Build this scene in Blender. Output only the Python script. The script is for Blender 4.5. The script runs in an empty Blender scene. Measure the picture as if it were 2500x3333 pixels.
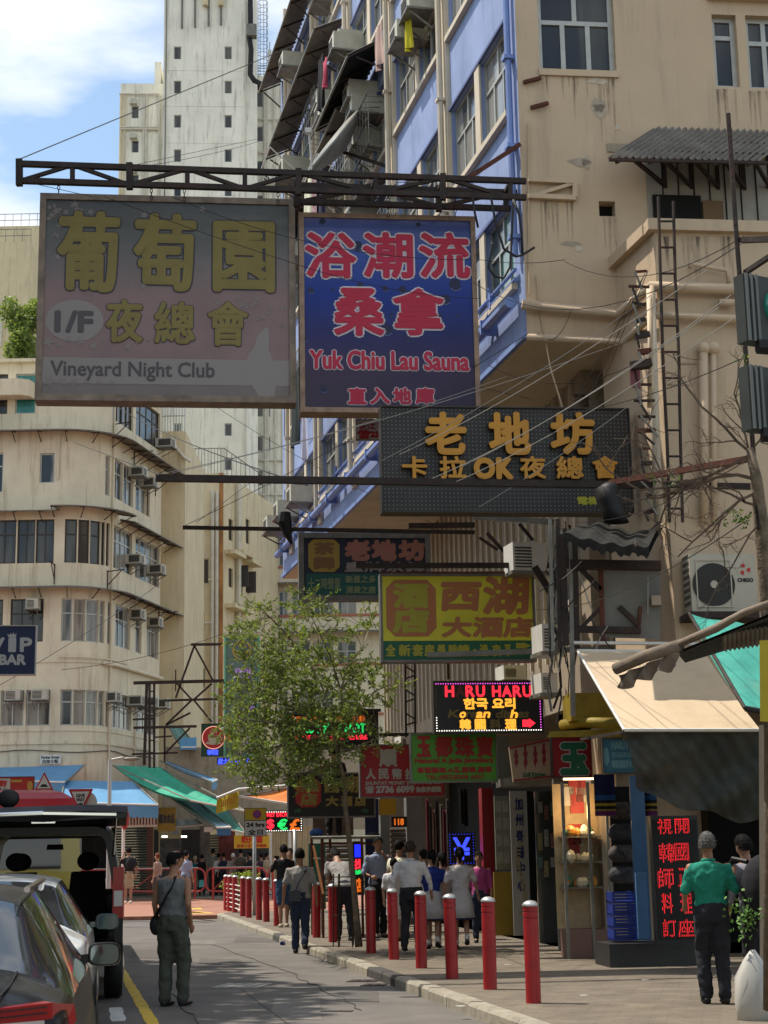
import bpy, bmesh, math, random
from mathutils import Vector as V, Matrix
from math import sin, cos, pi, radians, atan, tan, sqrt, floor
SC = bpy.context.scene
COL = SC.collection
rnd = random.Random(7)
# ---------------------------------------------------------------- camera
CZ = 1.56; FPX = 5300.0; W0, H0 = 2500.0, 3333.0
PITCH = radians(11.89); ROLL = 0.018
cam = bpy.data.cameras.new('camera'); camo = bpy.data.objects.new('camera', cam); COL.objects.link(camo)
cam.sensor_fit = 'VERTICAL'; cam.sensor_height = 36; cam.sensor_width = 27; cam.lens = 36*FPX/H0
cam.clip_start = 0.1; cam.clip_end = 3000
CAMF = V((0, cos(PITCH), sin(PITCH))); _r0 = V((1, 0, 0)); _u0 = V((0, -sin(PITCH), cos(PITCH)))
CAMU = _u0*cos(ROLL) + _r0*sin(ROLL); CAMR = _r0*cos(ROLL) - _u0*sin(ROLL)
CP = V((0, 0, CZ))
camo.matrix_world = Matrix(((CAMR.x, CAMU.x, -CAMF.x, CP.x), (CAMR.y, CAMU.y, -CAMF.y, CP.y), (CAMR.z, CAMU.z, -CAMF.z, CP.z), (0, 0, 0, 1)))
SC.camera = camo
# ---------------------------------------------------------------- sky, sun, exposure
SUN_EL = radians(63); SUN_DIR = V((-0.93, 0.37, 0)).normalized()*cos(SUN_EL) + V((0, 0, sin(SUN_EL)))
world = bpy.data.worlds.new('World'); SC.world = world; world.use_nodes = True
nt = world.node_tree; nt.nodes.clear()
def N(nt, t, **k):
    n = nt.nodes.new(t)
    for a, b in k.items(): setattr(n, a, b)
    return n
sky = N(nt, 'ShaderNodeTexSky', sky_type='NISHITA', sun_disc=False)
sky.sun_elevation = SUN_EL; sky.sun_rotation = math.atan2(SUN_DIR.x, SUN_DIR.y)
sky.air_density = 1.0; sky.dust_density = 1.0; sky.ozone_density = 1.5
tc = N(nt, 'ShaderNodeTexCoord'); mp = N(nt, 'ShaderNodeMapping'); mp.inputs['Scale'].default_value = (1.3, 1.3, 4.2); mp.inputs['Location'].default_value = (5.2, 2.2, 0.9)
no = N(nt, 'ShaderNodeTexNoise'); no.inputs['Scale'].default_value = 2.3; no.inputs['Detail'].default_value = 9; no.inputs['Roughness'].default_value = .52
cr = N(nt, 'ShaderNodeValToRGB'); cr.color_ramp.elements[0].position = .46; cr.color_ramp.elements[1].position = .63
mx = N(nt, 'ShaderNodeMixRGB'); mx.inputs[2].default_value = (8.8, 8.6, 8.1, 1)
gain = N(nt, 'ShaderNodeMixRGB', blend_type='MULTIPLY'); gain.inputs[0].default_value = 1; gain.inputs[2].default_value = (1.36, 1.38, 1.26, 1)
bg = N(nt, 'ShaderNodeBackground'); bg.inputs[1].default_value = .105
out = N(nt, 'ShaderNodeOutputWorld')
L = nt.links.new
L(tc.outputs['Generated'], mp.inputs[0]); L(mp.outputs[0], no.inputs[0]); L(no.outputs[0], cr.inputs[0])
L(cr.outputs[0], mx.inputs[0]); L(sky.outputs[0], gain.inputs[1]); L(gain.outputs[0], mx.inputs[1]); L(mx.outputs[0], bg.inputs[0]); L(bg.outputs[0], out.inputs[0])
sl = bpy.data.lights.new('sun', 'SUN'); so = bpy.data.objects.new('sun', sl); COL.objects.link(so)
sl.energy = 3.5; sl.angle = radians(.53); sl.color = (1, .92, .80)
so.rotation_euler = SUN_DIR.to_track_quat('Z', 'Y').to_euler()
SC.view_settings.view_transform = 'Standard'; SC.view_settings.look = 'None'; SC.view_settings.gamma = 1; SC.view_settings.exposure = 0.6
SC.view_settings.use_curve_mapping = False
SC.cycles.max_bounces = 6; SC.cycles.diffuse_bounces = 3; SC.cycles.glossy_bounces = 3; SC.cycles.transmission_bounces = 4
SC.cycles.transparent_max_bounces = 12
SC.cycles.caustics_reflective = False; SC.cycles.caustics_refractive = False

# ---------------------------------------------------------------- where a sight line of the photograph meets the place
def ray(x, y): return (CAMF + CAMR*((x-W0/2)/FPX) + CAMU*((H0/2-y)/FPX))
def P(x, y, Y):
    d = ray(x, y); return CP + d*(Y/d.y)
def G(x, y, z=0.0):
    d = ray(x, y); return CP + d*((z-CZ)/d.z)
def proj(p):
    q = V(p)-CP; c = q.dot(CAMF); return (W0/2+FPX*q.dot(CAMR)/c, H0/2-FPX*q.dot(CAMU)/c)
class Pl:
    """a vertical plane: origin o, horizontal axis u (left to right as seen), n towards the viewer"""
    def __init__(s, o, d):
        s.o = V((o[0], o[1], 0)); s.u = V((d[0], d[1], 0)).normalized(); s.n = V((s.u.y, -s.u.x, 0))
    def px(s, x, y):
        d = ray(x, y); t = (s.o-CP).dot(s.n)/d.dot(s.n); p = CP+d*t
        return ((p-s.o).dot(s.u), p.z)
    def w(s, u, z, d=0.0): return s.o + s.u*u + s.n*d + V((0, 0, z))
    def rect(s, x0, y0, x1, y1):
        """pixel box -> local rectangle"""
        xm, ym = (x0+x1)/2, (y0+y1)/2
        return (s.px(x0, ym)[0], s.px(x1, ym)[0], s.px(xm, y1)[1], s.px(xm, y0)[1])
def plane_at(x, y, Y, d=(1, .11)): return Pl(P(x, y, Y), d)

# ---------------------------------------------------------------- mesh building
ORG = {}
class MB:
    def __init__(s): s.v = []; s.f = []; s.mi = []; s.c = 0
    def quad(s, a, b, c, d): n = len(s.v); s.v += [V(a), V(b), V(c), V(d)]; s.f.append((n, n+1, n+2, n+3)); s.mi.append(s.c); return s
    def tri(s, a, b, c): n = len(s.v); s.v += [V(a), V(b), V(c)]; s.f.append((n, n+1, n+2)); s.mi.append(s.c); return s
    def poly(s, pts): n = len(s.v); s.v += [V(p) for p in pts]; s.f.append(tuple(range(n, n+len(pts)))); s.mi.append(s.c); return s
    def hexa(s, p):
        n = len(s.v); s.v += [V(q) for q in p]
        for a in ((0, 3, 2, 1), (4, 5, 6, 7), (0, 1, 5, 4), (1, 2, 6, 5), (2, 3, 7, 6), (3, 0, 4, 7)):
            s.f.append(tuple(n+i for i in a)); s.mi.append(s.c)
        return s
    def box(s, x0, x1, y0, y1, z0, z1):
        return s.hexa([(x0, y0, z0), (x1, y0, z0), (x1, y1, z0), (x0, y1, z0), (x0, y0, z1), (x1, y0, z1), (x1, y1, z1), (x0, y1, z1)])
    def pbox(s, pl, u0, u1, z0, z1, d0, d1):
        """box on plane pl, from depth d0 (back) to d1 (towards the viewer)"""
        w = pl.w
        return s.hexa([w(u0, z0, d1), w(u1, z0, d1), w(u1, z0, d0), w(u0, z0, d0), w(u0, z1, d1), w(u1, z1, d1), w(u1, z1, d0), w(u0, z1, d0)])
    def tube(s, pts, r, n=6, r1=None, caps=True):
        pts = [V(p) for p in pts]; m = len(pts); base = len(s.v)
        up = None
        for i, p in enumerate(pts):
            t = (pts[min(i+1, m-1)]-pts[max(i-1, 0)])
            t = t.normalized() if t.length > 1e-9 else V((0, 0, 1))
            if up is None: up = V((0, 0, 1)) if abs(t.z) < .9 else V((0, 1, 0))
            a = t.cross(up)
            a = a.normalized() if a.length > 1e-6 else V((1, 0, 0)); b = a.cross(t).normalized(); up = b
            rr = r[i] if isinstance(r, (list, tuple)) else (r if r1 is None else r+(r1-r)*i/(m-1))
            for k in range(n):
                an = 2*pi*k/n + pi/n
                s.v.append(p + a*cos(an)*rr + b*sin(an)*rr)
        for i in range(m-1):
            for k in range(n):
                k2 = (k+1) % n
                s.f.append((base+i*n+k, base+i*n+k2, base+(i+1)*n+k2, base+(i+1)*n+k)); s.mi.append(s.c)
        if caps:
            s.f.append(tuple(base+k for k in range(n-1, -1, -1))); s.mi.append(s.c)
            s.f.append(tuple(base+(m-1)*n+k for k in range(n))); s.mi.append(s.c)
        return s
    def bar(s, a, b, w=.05, h=None):
        """square-section bar"""
        a = V(a); b = V(b); h = h or w; t = (b-a).normalized()
        up = V((0, 0, 1)) if abs(t.z) < .95 else V((0, 1, 0))
        x = t.cross(up).normalized()*w/2; y = x.cross(t).normalized()*h/2
        return s.hexa([a-x-y, a+x-y, a+x+y, a-x+y, b-x-y, b+x-y, b+x+y, b-x+y])
    def loft(s, rings, close=True, caps=True):
        base = len(s.v); n = len(rings[0])
        for r in rings: s.v += [V(p) for p in r]
        for i in range(len(rings)-1):
            for k in range(n if close else n-1):
                k2 = (k+1) % n
                s.f.append((base+i*n+k, base+i*n+k2, base+(i+1)*n+k2, base+(i+1)*n+k)); s.mi.append(s.c)
        if caps and close:
            s.f.append(tuple(base+k for k in range(n-1, -1, -1))); s.mi.append(s.c)
            s.f.append(tuple(base+(len(rings)-1)*n+k for k in range(n))); s.mi.append(s.c)
        return s
    def ball(s, c, rx, ry=None, rz=None, n=10, m=7, rot=None, z0=-1, z1=1):
        c = V(c); ry = ry or rx; rz = rz or rx; rings = []
        for i in range(m+1):
            la = math.asin(max(-1, min(1, z0)))+(math.asin(z1)-math.asin(z0))*i/m
            ring = []
            for k in range(n):
                a = 2*pi*k/n; q = V((rx*cos(la)*cos(a), ry*cos(la)*sin(a), rz*sin(la)))
                if rot: q = rot @ q
                ring.append(c+q)
            rings.append(ring)
        return s.loft(rings)
    def sheet(s, fn, nu, nv, thick=0):
        """grid surface fn(i/nu, j/nv); thick gives it a second side"""
        base = len(s.v)
        for j in range(nv+1):
            for i in range(nu+1): s.v.append(V(fn(i/nu, j/nv)))
        for j in range(nv):
            for i in range(nu):
                a = base+j*(nu+1)+i; s.f.append((a, a+1, a+nu+2, a+nu+1)); s.mi.append(s.c)
        if thick:
            s.sheet(lambda a, b: V(fn(a, b))-V((0, 0, thick)), nu, nv)
        return s
    def text(s, t, pl, u0, u1, z0, z1, d, bold=0.0, ext=0.0, fit=True, shear=0, align='l'):
        vs, fs = glyphs(t, ext)
        xs = [v[0] for v in vs]; ys = [v[1] for v in vs]
        a0, a1, b0, b1 = min(xs), max(xs), min(ys), max(ys)
        sy = (z1-z0)/max(1e-6, b1-b0); sx = (u1-u0)/max(1e-6, a1-a0)
        offs = [(0, 0)]
        if bold: offs += [(bold*cos(2*pi*k/8), bold*sin(2*pi*k/8)) for k in range(8)]
        for j, (ox, oy) in enumerate(offs):
            n = len(s.v)
            for x, y, z in vs:
                yy = z0+(y-b0)*sy
                s.v.append(pl.w(u0+(x-a0)*sx+ox+shear*(yy-z0), yy+oy, d+(z > 0 and ext or 0)-j*.0004))
            for f in fs: s.f.append(tuple(n+i for i in f)); s.mi.append(s.c)
        return s
    def disc(s, pl, u, z, r, d, n=20, rz=None, a0=0, a1=2*pi, ri=0):
        rz = rz or r
        if ri:
            for k in range(n):
                p, q = a0+(a1-a0)*k/n, a0+(a1-a0)*(k+1)/n
                s.quad(pl.w(u+r*cos(p), z+rz*sin(p), d), pl.w(u+r*cos(q), z+rz*sin(q), d), pl.w(u+ri*cos(q), z+ri*rz/r*sin(q), d), pl.w(u+ri*cos(p), z+ri*rz/r*sin(p), d))
            return s
        return s.poly([pl.w(u+r*cos(2*pi*k/n), z+rz*sin(2*pi*k/n), d) for k in range(n)])
    def flat(s, pl, pts, d): return s.poly([pl.w(u, z, d) for u, z in pts])
    def build(s, name, mats, parent=None, smooth=False, label=None, cat=None, group=None, kind=None, mods=None):
        me = bpy.data.meshes.new(name)
        if parent is not None: org = ORG[parent.name]
        else:
            if s.v:
                xs = [v.x for v in s.v]; ys = [v.y for v in s.v]; zs = [v.z for v in s.v]
                org = V(((min(xs)+max(xs))/2, (min(ys)+max(ys))/2, min(zs)))
            else: org = V((0, 0, 0))
        me.from_pydata([v-org for v in s.v], [], s.f)
        if not isinstance(mats, (list, tuple)): mats = [mats]
        for m in mats: me.materials.append(m)
        if len(mats) > 1: me.polygons.foreach_set('material_index', s.mi)
        if smooth: me.polygons.foreach_set('use_smooth', [True]*len(me.polygons))
        me.update()
        o = bpy.data.objects.new(name, me); COL.objects.link(o)
        if parent is not None: o.parent = parent
        else: o.location = org
        ORG[o.name] = org
        return tag(o, label, cat, group, kind)
def tag(o, label=None, cat=None, group=None, kind=None):
    if label: o['label'] = label
    if cat: o['category'] = cat
    if group: o['group'] = group
    if kind: o['kind'] = kind
    return o
def thing(name, loc, label, cat, group=None):
    o = bpy.data.objects.new(name, None); COL.objects.link(o); o.location = V(loc); o.empty_display_size = .1
    ORG[o.name] = V(loc); return tag(o, label, cat, group)
def dup(root, loc=None, label=None, rotz=None, group=None, scale=None):
    def cp(o, par):
        c = o.copy(); COL.objects.link(c); ORG[c.name] = ORG.get(o.name, V((0, 0, 0)))
        if par: c.parent = par
        for ch in list(o.children): cp(ch, c)
        return c
    c = cp(root, None)
    if loc is not None: c.location = V(loc)
    if rotz is not None: c.rotation_euler = (0, 0, rotz)
    if scale is not None: c.scale = scale if isinstance(scale, (tuple, list)) else (scale,)*3
    if label: c['label'] = label
    if group: c['group'] = group
    return c
_gl = {}
def glyphs(t, ext):
    k = (t, ext > 0)
    if k in _gl: return _gl[k]
    c = bpy.data.curves.new('t', 'FONT'); c.body = t; c.resolution_u = 3; c.extrude = .5 if ext > 0 else 0; c.space_line = .95; c.align_x = 'CENTER'
    o = bpy.data.objects.new('t', c); COL.objects.link(o)
    dg = bpy.context.evaluated_depsgraph_get(); e = o.evaluated_get(dg); m = e.to_mesh()
    vs = [tuple(v.co) for v in m.vertices]; fs = [tuple(p.vertices) for p in m.polygons]
    e.to_mesh_clear(); bpy.data.objects.remove(o); bpy.data.curves.remove(c)
    _gl[k] = (vs, fs); return vs, fs
def finish(o, mods):
    """apply modifiers to a mesh object and drop them"""
    for t, kw in mods:
        m = o.modifiers.new(t, t)
        for a, b in kw.items(): setattr(m, a, b)
    dg = bpy.context.evaluated_depsgraph_get(); dg.update()
    me = bpy.data.meshes.new_from_object(o.evaluated_get(dg)); old = o.data; o.modifiers.clear(); o.data = me
    me.name = o.name; bpy.data.meshes.remove(old); return o
# ---------------------------------------------------------------- materials
def srgb(r, g, b):
    f = lambda c: (c/255/12.92 if c/255 <= .04045 else ((c/255+.055)/1.055)**2.4)
    return (f(r), f(g), f(b), 1)
_M = {}
def mat(name, col, rough=.7, metal=0, var=.0, vs=3.0, stain=0, stcol=(.05, .045, .035, 1), bump=0, bs=30, emit=0, alpha=1, streak=False, spec=.4, trans=0, coat=0, dots=0):
    if name in _M: return _M[name]
    m = bpy.data.materials.new(name); m.use_nodes = True; nt = m.node_tree; b = nt.nodes['Principled BSDF']; L = nt.links.new
    if len(col) == 3: col = srgb(*col)
    b.inputs['Base Color'].default_value = col; b.inputs['Roughness'].default_value = rough; b.inputs['Metallic'].default_value = metal
    b.inputs['Specular IOR Level'].default_value = spec; b.inputs['Coat Weight'].default_value = coat; b.inputs['Coat Roughness'].default_value = .05
    b.inputs['Alpha'].default_value = alpha; b.inputs['Transmission Weight'].default_value = trans
    cs = None
    ge = N(nt, 'ShaderNodeNewGeometry'); cs_in = None
    if var or stain or bump or dots:
        pos = ge.outputs['Position']
    if var:
        n1 = N(nt, 'ShaderNodeTexNoise'); n1.inputs['Scale'].default_value = vs; n1.inputs['Detail'].default_value = 6; n1.inputs['Roughness'].default_value = .6; L(pos, n1.inputs[0])
        r1 = N(nt, 'ShaderNodeMapRange'); r1.inputs[1].default_value = .3; r1.inputs[2].default_value = .7; r1.inputs[3].default_value = 1-var; r1.inputs[4].default_value = 1+var; L(n1.outputs[0], r1.inputs[0])
        mu = N(nt, 'ShaderNodeMixRGB', blend_type='MULTIPLY'); mu.inputs[0].default_value = 1; mu.inputs[1].default_value = col; L(r1.outputs[0], mu.inputs[2]); cs = mu.outputs[0]
    if stain:
        mpp = N(nt, 'ShaderNodeMapping'); L(pos, mpp.inputs[0]); mpp.inputs['Scale'].default_value = (2.4, 2.4, .2) if streak else (.7, .7, .7)
        n2 = N(nt, 'ShaderNodeTexNoise'); n2.inputs['Scale'].default_value = 1.6; n2.inputs['Detail'].default_value = 10; n2.inputs['Roughness'].default_value = .72; L(mpp.outputs[0], n2.inputs[0])
        r2 = N(nt, 'ShaderNodeMapRange'); r2.inputs[1].default_value = .52; r2.inputs[2].default_value = .69 if streak else .78; r2.inputs[3].default_value = 0; r2.inputs[4].default_value = stain; L(n2.outputs[0], r2.inputs[0])
        m2 = N(nt, 'ShaderNodeMixRGB'); m2.inputs[2].default_value = stcol
        if cs: L(cs, m2.inputs[1])
        else: m2.inputs[1].default_value = col
        L(r2.outputs[0], m2.inputs[0]); cs = m2.outputs[0]
    if cs: L(cs, b.inputs['Base Color'])
    if bump:
        n3 = N(nt, 'ShaderNodeTexNoise'); n3.inputs['Scale'].default_value = bs; n3.inputs['Detail'].default_value = 5; L(pos, n3.inputs[0])
        bp = N(nt, 'ShaderNodeBump'); bp.inputs['Strength'].default_value = bump; bp.inputs['Distance'].default_value = .02; L(n3.outputs[0], bp.inputs['Height']); L(bp.outputs[0], b.inputs['Normal'])
    if emit:
        b.inputs['Emission Color'].default_value = col; b.inputs['Emission Strength'].default_value = emit
    _M[name] = m; return m
def emi(name, col, e=3): return mat(name, col, rough=.5, emit=e)
def glassmat(name, c1, c2, sc=.9, rough=.08):
    """window glass with what hangs behind it: drapes in folds, differing per window"""
    m = bpy.data.materials.new(name); m.use_nodes = True; nt = m.node_tree; b = nt.nodes['Principled BSDF']; L = nt.links.new
    oi = N(nt, 'ShaderNodeObjectInfo'); ge = N(nt, 'ShaderNodeNewGeometry')
    mp = N(nt, 'ShaderNodeMapping'); mp.inputs['Scale'].default_value = (sc, sc, .12); L(ge.outputs[0], mp.inputs[0]); 
    ad = N(nt, 'ShaderNodeVectorMath', operation='ADD'); L(mp.outputs[0], ad.inputs[0])
    mul = N(nt, 'ShaderNodeMath', operation='MULTIPLY'); mul.inputs[1].default_value = 37; L(oi.outputs['Random'], mul.inputs[0]); L(mul.outputs[0], ad.inputs[1])
    n = N(nt, 'ShaderNodeTexNoise'); n.inputs['Scale'].default_value = 1.4; n.inputs['Detail'].default_value = 2; L(ad.outputs[0], n.inputs[0])
    st = N(nt, 'ShaderNodeValToRGB'); st.color_ramp.interpolation = 'EASE'; e = st.color_ramp.elements; e[0].position = .46; e[1].position = .54; L(n.outputs[0], st.inputs[0])
    wv = N(nt, 'ShaderNodeTexNoise'); wv.inputs['Scale'].default_value = 7; wv.inputs['Detail'].default_value = 3; L(mp.outputs[0], wv.inputs[0])
    fold = N(nt, 'ShaderNodeMixRGB', blend_type='MULTIPLY'); fold.inputs[0].default_value = .8; fold.inputs[1].default_value = c2; L(wv.outputs[0], fold.inputs[2])
    mx = N(nt, 'ShaderNodeMixRGB'); mx.inputs[1].default_value = c1; L(fold.outputs[0], mx.inputs[2]); L(st.outputs[0], mx.inputs[0])
    L(mx.outputs[0], b.inputs['Base Color']); b.inputs['Roughness'].default_value = .5
    b.inputs['Coat Weight'].default_value = 1; b.inputs['Coat Roughness'].default_value = rough; b.inputs['Specular IOR Level'].default_value = .2
    _M[name] = m; return m
def ribmat(name, col, axis_scale, rough=.6, col2=None):
    return mat(name, col, rough)
M_GLASS = glassmat('window_glass', (.012, .014, .016, 1), (.42, .40, .34, 1))
M_GLASSD = glassmat('window_glass_dark', (.01, .011, .012, 1), (.09, .085, .07, 1))
M_GLASSG = glassmat('window_glass_green', (.012, .03, .028, 1), (.10, .30, .27, 1))
M_STEEL = mat('rusty_steel', (46, 36, 32), .75, var=.5, vs=7, stain=.6, stcol=(.10, .035, .015, 1), bump=.3)
M_RUST = mat('brown_rust', (84, 44, 30), .8, var=.4, vs=9, bump=.3)
M_FRAME = mat('aluminium_frame', (176, 176, 168), .4, .3, var=.12, vs=6)
M_FRAMED = mat('dark_frame', (58, 52, 46), .5, var=.2)
M_ZINC = mat('zinc_sheet', (120, 118, 110), .55, .3, var=.3, vs=4, stain=.5, stcol=(.12, .06, .03, 1))
M_BLACK = mat('black_rubber', (22, 22, 23), .6)
M_WIRE = mat('wire_black', (30, 28, 27), .6)
M_WIREL = mat('wire_grey', (150, 148, 142), .55)
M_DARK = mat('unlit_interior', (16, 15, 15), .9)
M_WHITE = mat('white_paint', (215, 212, 204), .5, var=.08, vs=5, stain=.25)
M_PIPEW = mat('white_pvc', (206, 200, 184), .45, var=.1, vs=3, stain=.35, stcol=(.22, .15, .08, 1))

# walls with window openings -----------------------------------------------------------------
def cuts(a, b, hs, extra=()):
    s = {a, b}
    for h in hs: s |= {min(max(h[0], a), b), min(max(h[1], a), b)}
    s |= {e for e in extra if a < e < b}
    return sorted(s)
def wall(mb, fn, u0, u1, z0, z1, holes, depth=.22, ucuts=(), thick=None):
    """fn(u,z,d) -> point. holes: (u0,u1,z0,z1). Front face with real openings and reveals."""
    us = cuts(u0, u1, [(h[0], h[1]) for h in holes], ucuts); zs = cuts(z0, z1, [(h[2], h[3]) for h in holes])
    for i in range(len(us)-1):
        for j in range(len(zs)-1):
            uc, zc = (us[i]+us[i+1])/2, (zs[j]+zs[j+1])/2
            if us[i+1]-us[i] < 1e-5 or zs[j+1]-zs[j] < 1e-5: continue
            if any(h[0] < uc < h[1] and h[2] < zc < h[3] for h in holes): continue
            mb.quad(fn(us[i], zs[j], 0), fn(us[i+1], zs[j], 0), fn(us[i+1], zs[j+1], 0), fn(us[i], zs[j+1], 0))
    for a, b, c, d in holes:
        mb.quad(fn(a, c, 0), fn(b, c, 0), fn(b, c, -depth), fn(a, c, -depth)); mb.quad(fn(a, d, -depth), fn(b, d, -depth), fn(b, d, 0), fn(a, d, 0))
        mb.quad(fn(a, c, -depth), fn(a, d, -depth), fn(a, d, 0), fn(a, c, 0)); mb.quad(fn(b, c, 0), fn(b, d, 0), fn(b, d, -depth), fn(b, c, -depth))
def window(parent, pl, h, cols=2, transom=None, fr=None, gl=None, d=-.12, t=.045, subs=None, mull=None, name='window'):
    """window in opening h: frame bars (part) with its panes (sub-part)"""
    a, b, c, e = h; fr = fr or M_FRAME; gl = gl or M_GLASS; m = MB(); w = t
    m.pbox(pl, a, a+w, c, e, d-.04, d+.03); m.pbox(pl, b-w, b, c, e, d-.04, d+.03)
    m.pbox(pl, a+w, b-w, c, c+w, d-.04, d+.03); m.pbox(pl, a+w, b-w, e-w, e, d-.04, d+.03)
    zs = e-w
    if transom:
        zt = c+(e-c)*transom; m.pbox(pl, a+w, b-w, zt-w/2, zt+w/2, d-.038, d+.028)
        for k in range(1, (subs or cols)):
            x = a+(b-a)*k/(subs or cols); m.pbox(pl, x-w/2, x+w/2, zt+w/2, e-w, d-.036, d+.026)
        zs = zt-w/2
    for k in range(1, cols):
        x = a+(b-a)*k/cols; m.pbox(pl, x-w/2, x+w/2, c+w, zs, d-.036, d+.026)
    fo = m.build(name, fr, parent)
    g = MB().quad(pl.w(a+.01, c+.01, d), pl.w(b-.01, c+.01, d), pl.w(b-.01, e-.01, d), pl.w(a+.01, e-.01, d))
    g.build('pane', gl, fo); return fo
# ================================================================ ground
M_ASPH = mat('asphalt', (.138, .125, .112, 1), .85, var=.22, vs=1.3, stain=.35, stcol=(.085, .08, .076, 1), bump=.35, bs=90)
M_PAVE = mat('pavement_concrete', (.175, .145, .108, 1), .85, var=.25, vs=2.5, stain=.45, stcol=(.10, .09, .075, 1), bump=.25, bs=40)
M_KERB = mat('kerb_stone', (.30, .27, .21, 1), .8, var=.25, vs=6, stain=.4, stcol=(.10, .09, .07, 1), bump=.4, bs=25)
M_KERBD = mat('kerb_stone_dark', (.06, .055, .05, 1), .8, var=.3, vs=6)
M_BRICK = mat('red_brick_paving', (.36, .17, .115, 1), .8, var=.15, vs=9, bump=.3, stain=.3, stcol=(.2, .13, .1, 1))
M_YEL = mat('road_yellow', (.62, .42, .05, 1), .7, var=.2, vs=7, stain=.45, stcol=(.2, .14, .05, 1))
M_WLINE = mat('road_white', (.6, .6, .57, 1), .7, var=.15, vs=9, stain=.4)
def addjoints(m, s1, s2, rot, dark=.55, mortar=.03):
    nt = m.node_tree; b = nt.nodes['Principled BSDF']; L = nt.links.new
    ge = N(nt, 'ShaderNodeNewGeometry'); mp = N(nt, 'ShaderNodeMapping'); mp.inputs['Rotation'].default_value = (0, 0, rot); L(ge.outputs[0], mp.inputs[0])
    bt = N(nt, 'ShaderNodeTexBrick'); bt.inputs['Scale'].default_value = 1; bt.inputs['Brick Width'].default_value = s1; bt.inputs['Row Height'].default_value = s2; bt.inputs['Mortar Size'].default_value = mortar
    bt.inputs['Color1'].default_value = (1, 1, 1, 1); bt.inputs['Color2'].default_value = (.84, .84, .84, 1); bt.inputs['Mortar'].default_value = (dark, dark, dark, 1); L(mp.outputs[0], bt.inputs[0])
    old = b.inputs['Base Color'].links[0].from_socket
    mu = N(nt, 'ShaderNodeMixRGB', blend_type='MULTIPLY'); mu.inputs[0].default_value = 1; L(old, mu.inputs[1]); L(bt.outputs[0], mu.inputs[2]); L(mu.outputs[0], b.inputs['Base Color'])
addjoints(M_PAVE, .3, .15, .2, .78, .01)
addjoints(M_BRICK, .22, .11, .2, .75, .012)
MB().quad((-600, -60, 0), (600, -60, 0), (600, 1500, 0), (-600, 1500, 0)).build('road', M_ASPH, kind='structure')
KD = V((-.195, 1, 0)).normalized()
def kerb_x(Y): return 1.12-.195*(Y-14.76)
# right pavement (kerb line, then round the corner into the cross street)
kpts = [V((kerb_x(Y), Y, 0)) for Y in (-30, 0, 14, 44.0)]
for a in range(0, 100, 15):
    an = radians(a); kpts.append(V((kerb_x(44.0), 44.0, 0)) + V((1.9*(1-cos(an)), 1.9*sin(an)*.9, 0)) + V((-.3*sin(an), 0, 0)))
kpts += [V((20, kpts[-1].y+1.2, 0))]
pv = MB(); inner = [p + V((.16, 0, 0)) if i < 4 else p+V((.1, -.1, 0)) for i, p in enumerate(kpts)]
top = [V((p.x, p.y, .12)) for p in inner]
pv.poly(list(reversed(top + [V((60, top[-1].y, .12)), V((60, -30, .12))])))
pv.build('pavement', M_PAVE, kind='structure')
kerb = thing('kerb', (0, 20, 0), None, None); tag(kerb, kind='structure')
def kerbstones(path, L0=.92, h=.126, w=.17, side=1, skip=None):
    tot = 0; stones = []
    for a, b in zip(path[:-1], path[1:]):
        d = (b-a); ln = d.length; t = d.normalized(); nrm = V((t.y, -t.x, 0))*side; k = max(1, round(ln/L0)); st = ln/k
        for i in range(k):
            s0, s1 = a+t*(i*st+.006), a+t*((i+1)*st-.006)
            if s1.y < 12: continue
            j = rnd.uniform(-.006, .006); hh = h+rnd.uniform(-.004, .004); m = MB(); bv = .03
            prof = [(j, 0), (j+.004, hh-bv), (j+bv, hh), (w, hh), (w, 0)]
            m.loft([[s + nrm*p + V((0, 0, q)) for p, q in (prof if side > 0 else prof[::-1])] for s in (s0, s1)])
            y = (s0.y+s1.y)/2
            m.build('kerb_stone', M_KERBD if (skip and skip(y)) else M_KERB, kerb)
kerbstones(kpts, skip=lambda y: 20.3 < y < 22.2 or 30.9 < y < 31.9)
# raised brick crossing and far pavement
MB().box(-30, 26, 47.3 if False else 43.8, 62.6, 0, .1).build('crossing', M_BRICK, kind='structure')
MB().box(-60, 60, 62.6, 64.2, 0, .115).build('far_pavement_edge', M_KERB, kind='structure')
MB().quad((-60, 64.2, .118), (60, 64.2, .118), (60, 120, .118), (-60, 120, .118)).build('far_pavement', M_PAVE, kind='structure')
# the corner pavement sits over the brick table
# road markings
def strip(name, a, b, w, m, z=.004, ragged=0, label=None):
    a = V(a); b = V(b); t = (b-a).normalized(); n = V((t.y, -t.x, 0)); mb = MB(); k = max(2, int((b-a).length/.25)); ps = []
    for i in range(k+1):
        c = a+(b-a)*i/k; j = rnd.uniform(-ragged, ragged); ps.append((c-n*(w/2+j), c+n*(w/2+j)))
    for p, q in zip(ps[:-1], ps[1:]): mb.quad(p[0]+V((0, 0, z)), p[1]+V((0, 0, z)), q[1]+V((0, 0, z)), q[0]+V((0, 0, z)))
    return mb.build(name, m, kind='structure')
ya, yb = G(400, 3168), G(505, 3345); yd = (ya-yb).normalized()
strip('yellow_line', yb-yd*14, ya+yd*19, .12, M_YEL, ragged=.008)
strip('white_marking', G(376, 3280), G(386, 3325), .14, M_WLINE, ragged=.01)
for (x0, y0, x1, y1) in ((612, 2985, 668, 2989), (640, 2980, 690, 2986), (618, 2968, 634, 2972), (642, 2967, 652, 2972)):
    strip('yellow_marking', G(x0, y0, .1), G(x1, y1, .1), .16, M_YEL, z=.104 if G(x0, y0).y > 43 else .004)
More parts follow.
